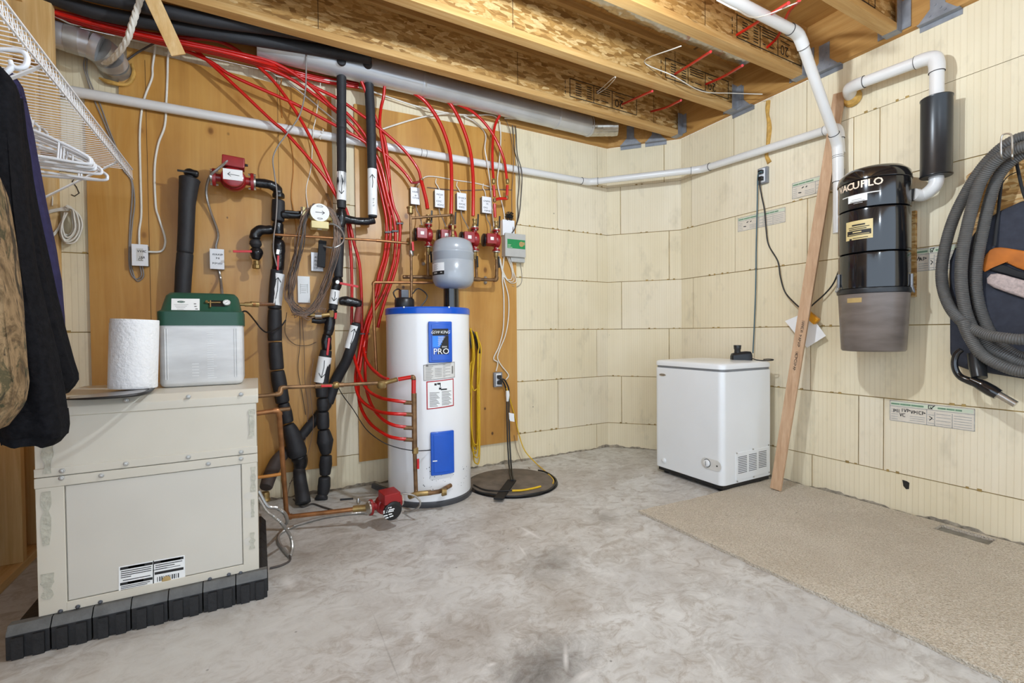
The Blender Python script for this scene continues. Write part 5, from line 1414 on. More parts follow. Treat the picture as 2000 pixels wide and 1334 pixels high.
conduit('armoured_cable', 'armoured cable from the large red pump to its switch box', [(449, 311, .22), (440, 318, .23), (428, 328, .22), (412, 342, .18), (404, 362, .12), (404, 385, .07), (412, 415, .04), (423, 445, .03), (426, 462, .03), (422, 480, .04), (423, 489, .045)])
conduit('armoured_cable', 'short armoured cable from the switch box to the green cover', [(427, 524, .045), (431, 548, .06), (434, 578, .68 * 0 + .3)])
conduit('armoured_cable', 'armoured loop beside the yellow pump', [(640, 438, .2), (652, 438, .2), (665, 447, .19), (672, 462, .18), (668, 475, .18), (655, 483, .17), (641, 483, .14), (630, 480, .1)], .006)
cable('white_cable', 'long off-white cable crossing under the ceiling above the red tubes', [(95, 27, .2), (150, 43, .16), (200, 60, .12), (260, 78, .08), (330, 92, .05), (430, 108, .05), (520, 134, .05), (545, 150, .045), (600, 152, .06), (660, 160, .06), (700, 170, .05), (760, 190, .05), (830, 212, .05), (900, 224, .05), (960, 225, .05), (975, 236, .05)], .005, 'cable_white')
cable('white_cable', 'white cable sagging beneath the steel duct elbow', [(96, 26, .21), (120, 38, .19), (140, 47, .17), (160, 50, .16), (176, 49, .16)], .004, 'cable_white')
cable('white_cable', 'white cable running diagonally across bare plywood between the tubes', [(745, 253, .03), (775, 243, .03), (820, 230, .03), (870, 222, .04), (920, 226, .04), (950, 224, .05)], .0055, 'cable_white')
cable('white_cable', 'white cable from the ceiling corner to the cable bunch', [(985, 231, .06), (1015, 232, .07), (1040, 226, .1), (1070, 214, .15), (1098, 204, .2)], .0045, 'cable_white')
cable('white_cable', 'white cable hanging between thick red tube and switch box', [(905, 226, .04), (930, 240, .03), (948, 262, .03), (947, 290, .09), (952, 320, .09), (958, 365, .04), (962, 420, .03), (968, 470, .03)], .005, 'cable_white')
cable('white_cable', 'white cable dropping straight behind the rightmost pump to the outlet', [(976, 238, .05), (978, 270, .04), (975, 320, .09), (972, 360, .04), (985, 420, .03), (986, 480, .03), (981, 540, .03), (984, 580, .03), (983, 640, .03), (975, 675, .03), (964, 700, .03), (972, 708, .03), (969, 725, .035)], .0048, 'cable_white')
cable('white_cable', 'second white cable curling down to the low outlet', [(974, 500, .03), (984, 545, .03), (993, 580, .03), (993, 620, .03), (987, 655, .03), (975, 685, .03), (972, 700, .03), (980, 715, .03), (993, 732, .03), (988, 742, .035)], .0045, 'cable_white')
cable('grey_cable', 'grey cable bundle draped from the ceiling to the controller', [(985, 218, .06), (1000, 240, .03), (1004, 290, .02), (1012, 320, .09), (1014, 360, .03), (1011, 395, .02), (1012, 420, .02), (1006, 445, .06), (1000, 455, .07)], .0042, 'cable_dark')
cable('grey_cable', 'second grey cable looping outward beside the plywood edge', [(990, 216, .06), (1006, 245, .02), (1010, 300, .09), (1019, 335, .09), (1018, 380, .02), (1014, 420, .02), (1008, 440, .06), (1003, 452, .07)], .0042, 'cable_dark')
cable('grey_cable', 'thin brown cable hanging just left of the plywood edge', [(982, 220, .06), (997, 260, .03), (1003, 320, .09), (1000, 370, .03), (1000, 410, .03), (1002, 450, .06)], .003, 'cable_brown')
for k, (dx, dv) in enumerate(((0, 0), (5, 6), (10, 10))):
    cable('white_cable', ['inner', 'middle', 'outer'][k] + ' white low-voltage loop below the grey controller', [(991 + dx * .6, 502, .05), (1000 + dx * .3, 530, .03), (998 + dx, 546 + dv * .4, .025), (985 + dx, 541 + dv, .025), (978 + dx * .5, 520 + dv, .025), (974 + dx * .3, 505, .03)], .003, 'cable_white')
cable('grey_cable', 'thin grey loop hanging off the right side of the controller', [(1013, 502, .05), (1018, 525, .01), (1019, 550, .01), (1010, 560, .01), (1000, 558, .02)], .0022, 'cable_grey')
cable('white_cable', 'white feed cable linking all four switch boxes', [(812, 366, .03), (818, 358, .03), (830, 346, .025), (850, 345, .025), (890, 352, .022), (930, 358, .022), (960, 366, .022)], .004, 'cable_white')
cable('white_cable', 'lower white feed cable behind the thick red tubes', [(834, 366, .02), (870, 370, .02), (910, 372, .02), (960, 370, .02), (1000, 371, .02)], .004, 'cable_brown')
for k, (u, v, uu, vv) in enumerate([(852, 352, 859, 372), (893, 358, 900, 378), (944, 362, 949, 386)]):
    cable('white_cable', ['looped white lead into the second switch box', 'looped white lead into the third switch box', 'looped white lead into the rightmost switch box'][k], [(u, v - 3, .025), (u - 1, v + 5, .03), (u + 3, v + 12, .03), (uu, vv, .04)], .0035, 'cable_white')
for k, (u, v, uu, vv) in enumerate([(812, 398, 824, 437), (857, 404, 871, 441), (900, 409, 915, 444), (949, 415, 958, 449)]):
    cable('grey_cable', ['grey lead from the leftmost switch box to its pump', 'grey lead from the second switch box to its pump', 'grey lead from the third switch box to its pump', 'grey lead from the rightmost switch box to its pump'][k], [(u, v, .04), (u + 2, v + 12, .05), (u + 8, v + 24, .1), (uu, vv + 2, .2)], .0038, 'cable_grey')
cable('grey_cable', 'long grey cable snaking from the ceiling past the yellow pump', [(598, 92, .25), (598, 130, .2), (596, 180, .16), (585, 225, .15), (563, 258, .15), (543, 285, .15), (533, 310, .15), (536, 340, .15), (541, 380, .15), (539, 430, .15), (535, 460, .17), (534, 490, .14), (541, 520, .14)], .004, 'cable_grey')
cable('tan_cable', 'tan cable hanging from the ceiling behind the crossing tubes', [(540, 100, .12), (548, 115, .05), (550, 150, .03), (547, 180, .02), (551, 230, .02)], .004, 'cable_orange')
cable('tan_cable', 'orange-brown cable down the plywood to the yellow pump', [(562, 262, .02), (570, 290, .02), (573, 330, .02), (569, 380, .02), (574, 415, .03), (580, 470, .03), (570, 530, .03)], .0035, 'cable_orange')
cable('white_cable', 'thin white cable hooked on the white pipe and hanging down', [(626, 160, .05), (623, 190, .05), (616, 235, .09), (612, 252, .09), (610, 290, .04), (607, 330, .02), (598, 370, .02), (602, 410, .03)], .003, 'cable_white')
cable('white_cable', 'white corner cable slanting behind the right tubes', [(560, 158, .02), (590, 182, .02), (630, 215, .02), (660, 240, .02)], .0045, 'cable_white')
cable('black_cable', 'black lead drooping from the green-topped tank into the coil', [PY(471, 610, 2.40), PY(482, 609, 2.45), (498, 627, .35), (510, 642, .3), (521, 649, .24), (535, 645, .2), (550, 636, .16), (558, 625, .14)], .004, 'cable_black')
cable('black_cable', 'thin black lead from the hook pipe to the lower heater cover', [(655, 745, .2), (668, 770, .3), (690, 800, .4), (715, 838, .5), (745, 862, .58), (775, 874, .62), (806, 880, .65), (830, 880, .62), (842, 879, .60)], .0028, 'cable_black')
for k, pts in enumerate([[(585, 615, .06), (586, 670, .04), (582, 720, .03), (590, 770, .03), (597, 810, .03)], [(590, 620, .06), (594, 680, .04), (596, 750, .05), (602, 800, .06), (595, 870, .08), (580, 915, .1), (565, 950, .08), (560, 985, .1)], [(560, 610, .1), (557, 650, .05), (575, 672, .03), (600, 675, .03), (618, 668, .04)], [(612, 700, .1), (606, 760, .15), (612, 830, .12), (600, 890, .1), (582, 925, .12), (565, 945, .1)]]):
    cable('thin_wire', ['thin dark wire hanging from the coil down the plywood', 'thin grey wire from the coil to the floor by the taped pipe', 'thin wire loop below the brown coil', 'thin grey wire wandering between the two black pipes'][k], pts, .0018, 'cable_brown' if k % 2 else 'cable_dark', 'wire', 5)
# brown thermostat wire coil hung over the yellow pump
coil = thing('wire_coil', 'large tangled coil of brown thermostat wire hung on the yellow pump', 'wire', W(598, 612, .2))
random.seed(21)
for k in range(24):
    j = lambda a: random.gauss(0, a)
    o_ = random.uniform(-1, 1)
    L_ = [(612 + j(3), 404 + j(3), .175), (594 + o_ * 5 + j(2), 430 + j(5), .175 + j(.012)), (585 + o_ * 6 + j(2), 470 + j(6), .165 + j(.015)), (578 + o_ * 7 + j(2), 510, .155 + j(.015)), (568 + o_ * 7 + j(3), 550, .18 + j(.015)), (566 + o_ * 5 + j(3), 585, .17), (578 + j(4), 606 + j(4), .18), (600 + j(5), 612 + j(4), .19),
          (618 + j(4), 596 + j(5), .165), (634 + o_ * 6 + j(2), 560, .155 + j(.01)), (648 + o_ * 6 + j(2), 520, .165 + j(.01)), (657 + o_ * 6 + j(2), 480, .17), (658 + o_ * 6 + j(2), 445, .17), (648 + o_ * 4, 415 + j(3), .175), (632 + j(3), 404 + j(2), .175)]
    MB().tube(path(L_), .0026, 5, True, True, 5).build('wire_loop', random.choice(['cable_brown', 'cable_brown', 'cable_brown', 'cable_dark']), coil, angle=80)
for k in range(9):
    L_ = [(585 + random.uniform(-25, 25), 612 + random.uniform(-14, 14), .165), (600 + random.uniform(-25, 25), 605 + random.uniform(-14, 14), .17), (620 + random.uniform(-15, 20), 612 + random.uniform(-12, 14), .165)]
    MB().tube(path(L_), .002, 5, True, True, 5).build('wire_end', 'cable_brown', coil, angle=80)
for k in range(3): MB().tube(path([(636 + k * 2, 378, .05), (642 + k * 2, 395, .12), (648 + k, 412, .165)]), .0025, 5).build('twisted_tail', 'copper_dull', coil)
# white cable coil on the left
coil2 = thing('cable_coil', 'neatly bundled coil of white cable hanging on the left foam strip', 'cable', W(128, 475, .04))
for k in range(16):
    o_ = random.uniform(-1.3, 1.2); j = lambda a: random.gauss(0, a); d = .02 + .05 * random.random()
    L_ = [(131 + j(1), 404 + j(2), d), (144 + o_ * 4, 410 + o_ * 3, d), (153 + o_ * 8 - 3, 428, d), (151 + o_ * 8, 448 + j(2), d), (141 + o_ * 6, 465 + o_ * 6, d), (128, 468 + o_ * 6 + j(2), d), (121 - o_ * 3, 455 + j(3), d), (122, 435, d), (128 + j(2), 415, d)]
    MB().tube(path(L_), .0040, 6, True, True, 5).build('cable_loop', 'cable_white', coil2, angle=80)
for k in range(7):
    o_ = k / 6; L_ = [(130, 405 + o_ * 6, .05), (112, 408 + o_ * 4, .05), (94 - o_ * 4, 414 + o_ * 6, .05), (88, 440 + o_ * 5, .05), (97, 458 + o_ * 5, .05), (110, 450 + o_ * 4, .05), (124, 425, .05)]
    MB().tube(path(L_), .0038, 6, True, True, 5).build('cable_loop', 'cable_white', coil2, angle=80)
MB().lathe([(.012, -.008), (.014, 0), (.012, .008)], W(131, 407, .05), (.8, 0, .5), 10).build('cable_tie', 'cable_white', coil2)
cable('white_cable', 'thin white cable hanging above the coiled cable on the left', [(101, 350, .03), (103, 370, .03), (102, 402, .05)], .003, 'cable_white')

# ================================================================== ducts near the ceiling
dk = thing('steel_duct', 'short galvanised duct with adjustable elbow entering the foam wall', 'duct', W(150, 110, .1))
MB().cyl(PY(88, 60.5, B - .135), PY(131, 74.5, B - .13), .062, n=28).build('duct_pipe', 'duct_steel', dk)
MB().cyl(PY(128, 73.5, B - .132), PY(156, 82, B - .128), .064, n=28).build('duct_collar', 'galvanised', dk)
MB().cyl(PY(155, 82, B - .128), PY(178, 89, B - .125), .063, n=28).build('duct_pipe', 'duct_steel', dk)
q0 = PY(178, 89, B - .125)
el = [q0, q0 + Vector((.032, .004, -.010)), q0 + Vector((.055, .032, -.020)), q0 + Vector((.064, .075, -.030)), q0 + Vector((.066, .125, -.038))]
for k in range(4): MB().cyl(el[k], el[k + 1], [.066, .069, .071, .071][k], [.069, .071, .071, .072][k], n=28).build('elbow_gore', 'duct_steel' if k % 2 == 0 else 'galvanised', dk)
tag(MB().tube([el[4] + Vector((-.06, -.02, -.07)), el[4] + Vector((-.02, -.03, -.085)), el[4] + Vector((.05, -.03, -.08)), el[4] + Vector((.08, -.02, -.02)), el[4] + Vector((.075, -.02, .04))], [.006, .012, .008, .011, .005], 8).build('sealant_bead', 'expanding_foam'), 'lumpy yellow gun foam around the duct opening', 'sealant')
dr = thing('round_duct', 'long silver round duct running along the ceiling to the corner', 'duct', (1.4, B - .145, 2.57))
yc = B - .150; zc_ = 2.655
for k, (x0, x1) in enumerate([(.02, .98), (.985, 2.05), (2.055, 2.36)]):
    MB().cyl((x0, yc, zc_ - .006 + k * .003), (x1, yc, zc_), .078 - .0006 * k, n=36).build('duct_pipe', 'duct_steel', dr)
    MB().lathe([(.0795, -.012), (.081, -.004), (.081, .004), (.0795, .012)], (x1, yc, zc_), (1, 0, 0), 36).build('duct_joint', 'duct_steel', dr)
for k in range(5):
    a0, a1 = math.radians(k * 9), math.radians((k + 1) * 9); cx = Vector((2.36, yc, zc_)); 
    p0 = cx + Vector((.045 * k, -.012 * k, .004 * k)); p1 = cx + Vector((.045 * (k + 1), -.012 * (k + 1) - .004 * k, .004 * (k + 1)))
    MB().cyl(p0, p1, .079, n=30).build('elbow_gore', 'foil', dr)
# foil-wrapped ducts up between the joists
def foilduct(x0, x1, y, z, r, label):
    m = MB(); n = 160; rings = []
    for i in range(n + 1):
        x = x0 + (x1 - x0) * i / n; ring = []
        for k in range(36):
            a = 2 * math.pi * k / 36; rr = r * (1 + .08 * mnoise.noise(Vector((x * 9, math.cos(a) * 2, math.sin(a) * 2 + y))) + .05 * mnoise.noise(Vector((x * 60, math.cos(a) * 9, math.sin(a) * 9))))
            ring.append((x, y + rr * 1.25 * math.cos(a), z + rr * math.sin(a)))
        rings.append(ring)
    tag(m.loft(rings).build('foil_duct', 'foil', angle=20), label, 'duct')
foilduct(1.1, 2.80, (JY[1] + JY[2]) / 2 - .05, T + .215, .078, 'crinkled silver foil duct lying between the second and third joists')
# braided white cable from the joists into the wall
q = [PY(276, -6, 2.76), PY(267, 20, 2.765), PY(259, 45, 2.77), PY(250, 74, 2.80), PY(235, 98, 2.87), PY(218, 116, 2.96), PY(203, 124, 3.05)]
pts, _ = catmull(q, [.01] * 7, 8)
m = MB()
for ph in (0, 2.1, 4.2):
    L_ = []
    for i, p in enumerate(pts):
        a = i * .55 + ph; L_.append(p + Vector((math.cos(a), math.sin(a), math.sin(a) * .3)) * .0065)
    m.tube(L_, .0085, 6, True, False)
br = thing('braided_cable', 'thick twisted white cable dropping from the joists beside the duct', 'cable', q[-1])
m.each('cable_strand', 'cable_white', br)
# grey strap from duct to ceiling
cable('grey_cable', 'dark grey cable slanting from duct to the brace board', [(247, 118, .03), (270, 102, .05), (300, 85, .1), (318, 74, .14)], .005, 'cable_dark')

# wires and tubes up in the joist bays
def bay(label, pts, r, mat, name, cat):
    return tag(MB().tube(pts, r, 6, True, True, 5).build(name, mat, angle=80), label, cat)
yj = lambda k: JY[k]
zq = T + .12
bay('red tube crossing the joist bay nearest the corner', [PY(1215, 204, yj(0)), PY(1246, 190, yj(0) - .25), PY(1274, 178, yj(1))], .008, 'pex', 'heating_tube', 'tube')
bay('red tube crossing the second joist bay, left of its pair', [PY(1318, 145, yj(1)), PY(1352, 124, yj(1) - .25), PY(1388, 101, yj(2))], .008, 'pex', 'heating_tube', 'tube')
bay('red tube crossing the first joist bay beside the corner connectors', [PY(1271, 218, yj(0)), PY(1300, 210, yj(0) - .2), PY(1330, 196, yj(1))], .008, 'pex', 'heating_tube', 'tube')
bay('red tube crossing the second joist bay, right of its pair', [PY(1378, 165, yj(1)), PY(1412, 150, yj(1) - .2), PY(1450, 128, yj(2))], .008, 'pex', 'heating_tube', 'tube')
bay('red tube crossing the third joist bay behind the white pipe, left', [PY(1438, 69, yj(2)), PY(1485, 40, yj(2) - .22), PY(1540, 6, yj(3))], .008, 'pex', 'heating_tube', 'tube')
bay('red tube curving through the third joist bay beside the white pipe', [PY(1497, 94, yj(2)), PY(1520, 70, yj(2) - .1), PY(1540, 25, yj(2) - .3), PY(1562, 0, yj(3))], .008, 'pex', 'heating_tube', 'tube')
bay('thin white wire strung below the joists toward the ledger', [PY(1330, 90, yj(2)), PY(1258, 120, yj(1) - .03), PY(1315, 148, yj(1) - .15), PY(1370, 178, yj(1) - .1), PY(1430, 182, yj(1) - .12), PY(1489, 184, yj(1) - .3)], .003, 'cable_white', 'white_cable', 'cable')
bay('thin white wire crossing the third joist bay to the pipe', [PY(1400, 0, yj(3) + .1), PY(1440, 20, yj(3) + .05), PY(1480, 34, yj(3) + .1), PY(1560, 4, yj(3) + .02)], .003, 'cable_white', 'white_cable', 'cable')
bay('white wire loop poking through the first joist web', [PY(1165, 181, yj(0)), PY(1180, 168, yj(0) - .1), PY(1198, 152, yj(1)), PY(1201, 154, yj(1)), PY(1184, 172, yj(0) - .1), PY(1166, 184, yj(0))], .0028, 'cable_white', 'white_cable', 'cable')
# ================================================================== white vacuum piping
RP = .0257
def pvc_run(name, label, pts, r=RP, marks=()):
    t_ = thing(name, label, 'pipe', pts[-1]); pts = [Vector(p) for p in pts]
    cut = r * 2.0
    for i in range(len(pts) - 1):
        a, b = pts[i], pts[i + 1]; d = (b - a).normalized()
        MB().cyl(a + (d * cut if i else d * 0), b - (d * cut if i < len(pts) - 2 else d * 0), r, n=24).build('pipe_length', 'pvc', t_)
    for i in range(1, len(pts) - 1):
        a = (pts[i - 1] - pts[i]).normalized(); b = (pts[i + 1] - pts[i]).normalized(); L = cut + r * .9
        rr = r * 1.13
        el = MB().tube([pts[i] + a * L, pts[i] + a * L * .62, pts[i] + a * L * .30 + b * L * .06, pts[i] + (a + b) * L * .14, pts[i] + b * L * .30 + a * L * .06, pts[i] + b * L * .62, pts[i] + b * L], rr, 24, True, True, 3).build('elbow', 'pvc', t_, angle=50)
        for e in (a, b): MB().cyl(pts[i] + e * L, pts[i] + e * (L + .0025), rr * 1.004, n=24).build('pen_mark', 'pvc_mark', el)
    return t_
zP = 2.243
e1 = Vector((2.435, B - .05, zP + .004)); e2 = Vector((A - .05, 2.49, zP + .006)); e3 = RW(1637, 247, .05)
p_run = pvc_run('vacuum_pipe', 'long white pipe crossing the back wall and turning the corner', [Vector((-.858, B - .05, zP - .012)), e1, e2, Vector((A - .05, e3.y, e3.z)), RW(1641, 300, .05)])
for u, v in ((655, 262), (822, 299), (832, 301)):
    c = W(u, v, .05); c.z = zP - .012 + (c.x + .98) / 3.4 * .016
    MB().cyl(c - Vector((.0015, 0, 0)), c + Vector((.0015, 0, 0)), RP * 1.02, n=24).build('pipe_seam', 'pvc_mark' if u > 700 else 'label_grey', p_run)
MB().cyl((.46, B - .05, zP - .006), (.52, B - .05, zP - .0058), RP * 1.12, n=24).build('coupling', 'pvc', p_run)
for u, v in ((630, 256), (626, 268)):
    c = W(u, v, .085); MB().tube([c + Vector((0, 0, .012)), c + Vector((.006, 0, .006)), c, c + Vector((-.005, 0, -.006)), c + Vector((.001, 0, -.014))], .0025, 6).build('cable_tie', 'cable_white', p_run)
zc2 = 2.53
q1 = PZ(1560, 66, zc2); q0 = Vector((.6, q1.y, zc2 + .01)); q2 = RW(1636, 283, .075); q3 = RW(1637, 330, .075); q4 = RW(1638, 455, .075)
pvc_run('vacuum_pipe', 'white pipe slanting from the ceiling down to the vacuum unit', [q0, q1, q2, Vector((q2.x, q3.y, q3.z)), Vector((q2.x, q3.y, q4.z))])
# exhaust: out of the wall, along, down through the muffler and into the unit
x0 = A - .10
a0 = RW(1648, 190, .0); a1 = RW(1655, 172, .10); a2 = RW(1830, 107, .10); a3 = RW(1830, 196, .10)
ex = pvc_run('exhaust_pipe', 'white exhaust pipe from the wall hole over to the muffler', [Vector((A + .02, a1.y + .03, a1.z - .02)), Vector((x0, a1.y, a1.z)), Vector((x0, a2.y, a2.z)), Vector((x0, a2.y, a3.z))], .0290)
MB().lathe([(.045, 0), (.05, .01), (.04, .028), (.03, .03)], (A - .002, a1.y + .015, a1.z - .03), NEGX, 14).build('sealant_collar', 'expanding_foam', ex)
mz0, mz1 = RW(1831, 345, .10).z, RW(1831, 190, .10).z
mu = thing('exhaust_muffler', 'black cylindrical muffler hanging on the right-hand white pipe', 'muffler', (x0, a2.y, mz0))
MB().lathe([(.030, mz0), (.060, mz0), (.064, mz0 + .004), (.064, mz0 + .008), (.0615, mz0 + .012), (.0615, mz1 - .012), (.064, mz1 - .008), (.064, mz1 - .003), (.060, mz1), (.03, mz1)], (x0, a2.y, 0), n=40).build('muffler_shell', 'black_satin', mu)

# ---- the vacuum unit
def two(u, v): d = ray(u, v); return math.atan2(d.x, d.y)
tA, tB = two(1636, 500), two(1781, 500); ha, mid = (tB - tA) / 2, (tA + tB) / 2
D = (A - .032) / (math.sin(mid) + math.sin(ha)); VR = D * math.sin(ha); VC = (D * math.sin(mid), D * math.cos(mid))
def vz(v, u=1706): return oncyl(u, v, VC, VR)[1]
vac = thing('central_vacuum', 'glossy black central vacuum unit with smoked dust bin on the wall', 'vacuum', (VC[0], VC[1], vz(688)))
def band(name, za, zb, mat, r=VR, lip=True):
    pr_ = [(r - .010, za), (r - .001, za + .004), (r, za + .012), (r, zb - .012), (r - .001, zb - .004), (r - .012, zb)] if lip else [(r, za), (r, zb)]
    return MB().lathe(pr_, (VC[0], VC[1], 0), n=64).build(name, mat, vac, angle=50)
zl, zg1, zg2, zr, zbin = vz(345), vz(402), vz(490), vz(566), vz(688)
MB().lathe([(VR - .004, zl - .004), (VR + .004, zl), (VR + .004, zl + .010), (VR - .004, zl + .04), (VR - .03, zl + .066), (VR - .075, zl + .080), (.04, zl + .086), (.001, zl + .087)], (VC[0], VC[1], 0), n=64).build('lid', 'black_gloss', vac, angle=50)
band('motor_housing', zg1, zl, 'black_gloss'); band('filter_housing', zg2, zg1 - .001, 'black_gloss', VR - .001); band('lower_housing', zr + .012, zg2 - .001, 'black_gloss', VR - .002)
MB().lathe([(VR - .006, zr - .014), (VR + .003, zr - .012), (VR + .005, zr), (VR + .003, zr + .012), (VR - .006, zr + .014)], (VC[0], VC[1], 0), n=64).build('bin_ring', 'black_satin', vac)
MB().lathe([(VR - .040, zbin), (VR - .022, zbin + .002), (VR - .016, zbin + .010), (VR - .002, zr - .014), (VR - .004, zr - .014), (VR - .018, zbin + .012), (VR - .024, zbin + .006), (VR - .04, zbin + .005)], (VC[0], VC[1], 0), n=64).build('dust_bin', 'smoked_bin', vac, angle=50)
simple('bin_dust', '#6f645c', .9, var=.2, scale=10)
MB().lathe([(.001, zbin + .007), (VR - .028, zbin + .008), (VR - .023, zbin + .02), (VR - .014, zr - .05), (VR - .02, zr - .045), (.001, zr - .06)], (VC[0], VC[1], 0), n=48).build('dust_fill', 'bin_dust', vac)
def vpatch(name, u0, v0, u1, v1, mat, parent, th=.001, r=None, slope=0.0):
    m = MB(); patch_px(m, u0, v0, u1, v1, VC, r or VR, th, 0, slope); return m.build(name, mat, parent)
def wrap(name, s, u0, u1, v, size, mat, parent, c, r, slope=0.0, fat=0.0):
    """letters bent round a cylinder, evenly from u0 to u1"""
    n = len(s); aa = oncyl(u0, v, c, r)[0]; ab = oncyl(u1, v, c, r)[0]; z = oncyl((u0 + u1) / 2, v, c, r)[1]
    for i, ch in enumerate(s):
        a = aa + (ab - aa) * (i + .5) / n; e = Vector((math.cos(a), math.sin(a), 0)); rt = Vector((-math.sin(a), math.cos(a), 0))
        o = text_mesh(name, ch, Vector((c[0], c[1], z + slope * ((i + .5) / n - .5))) + e * (r + .0006), rt, (0, 0, 1), size, mat, parent, 'CENTER', .0003, fat=fat)
MOT = [o for o in vac.children if o.name.startswith('motor_housing')][0]
FIL = [o for o in vac.children if o.name.startswith('filter_housing')][0]
wrap('letter', 'VACUFLO', 1640.5, 1723, 366, .050, 'letter_cream', MOT, VC, VR, fat=.0010)
vpatch('underline', 1646, 377.5, 1720, 379.5, 'label_grey', MOT, .0006)
st = vpatch('dealer_sticker', 1657, 380, 1694, 394, 'label_white', MOT, .0008)
aL, aR = oncyl(1658, 387, VC, VR)[0], oncyl(1693, 387, VC, VR)[0]
cyl_lines('sticker_print', VC, VR + .0012, [(ang(.1), ang(.9), vz(387), .004), (ang(.2), ang(.75), vz(383.5), .003), (ang(.3), ang(.8), vz(391), .003)], 'ink_light', st)
st = vpatch('instruction_label', 1653, 430, 1705, 467, 'label_gold', FIL, .0008, VR - .001)
aL, aR = oncyl(1654, 448, VC, VR)[0], oncyl(1704, 448, VC, VR)[0]
cyl_lines('label_band', VC, VR + .0004, [(ang(.04), ang(.96), vz(450), .026)], 'ink', st)
cyl_lines('label_print', VC, VR + .0009, [(ang(.25), ang(.75), vz(434.5), .007), (ang(.1), ang(.9), vz(439), .0035), (ang(.12), ang(.8), vz(442.5), .0035), (ang(.14), ang(.24), vz(462), .008), (ang(.28), ang(.85), vz(460.5), .003)], 'ink', st)
cyl_lines('label_letters', VC, VR + .0010, [(ang(.28), ang(.62), vz(448.5), .006), (ang(.1), ang(.9), vz(453), .0025)], 'label_gold', st)
vpatch('bin_tag', 1655, 582, 1683, 591, 'label_tan', [o for o in vac.children if o.name.startswith('dust_bin')][0], .0008, VR - .0035)
# clips on the ring
for u, lab_ in ((1779, 'latch'), (1638, 'latch')):
    a, z = oncyl(u if u > 1700 else 1639, 560, VC, VR - .0005); e = Vector((math.cos(a), math.sin(a), 0)); rt = Vector((-math.sin(a), math.cos(a), 0)); c = Vector((VC[0], VC[1], z)) + e * (VR + .004)
    m = MB(); m.obox(c + Vector((0, 0, .03)), rt * .009, e * .004, Vector((0, 0, .035))).tube([c + rt * .01 + Vector((0, 0, .01)), c + rt * .014 + e * .008 - Vector((0, 0, .025)), c - rt * .012 + e * .008 - Vector((0, 0, .025)), c - rt * .01 + Vector((0, 0, .01))], .0025, 6)
    tag(m.build(lab_, 'hanger_steel', vac), kind=None)
# wall bracket board
bz0, bz1 = RW(1700, 600, .0).z, RW(1700, 420, .0).z
tag(MB().box((A - .024, VC[1] - .118, zr - .03), (A - .002, VC[1] + .165, zg1 + .0)).build('mounting_board', 'osb_wall'), 'strand board screwed to the wall behind the vacuum unit', 'board')
# port and elbow from muffler
pz = vz(382); aP = oncyl(1776, 380, VC, VR)[0]; eP = Vector((math.cos(-.95 - math.pi / 2 + .35), math.sin(-.95 - math.pi / 2 + .35), 0))
pp = RW(1778, 381, .14); MB().cyl(Vector((VC[0] + VR * .6, pp.y + .09, pp.z)), Vector((pp.x + .01, pp.y - .015, pp.z)), .031, n=20).build('exhaust_port', 'black_plastic', vac)
me = thing('exhaust_elbow', 'white elbow between the muffler and the vacuum port', 'pipe', (x0, a2.y, pp.z))
MB().tube([Vector((x0, a2.y, mz0 + .01)), Vector((x0, a2.y, mz0 - .03)), Vector((x0, a2.y + .02, pp.z + .012)), Vector((x0 + .005, a2.y + .055, pp.z - .004)), Vector((pp.x + .005, pp.y - .012, pp.z))], .030, 20, True, True, 5).build('elbow_body', 'pvc', me)

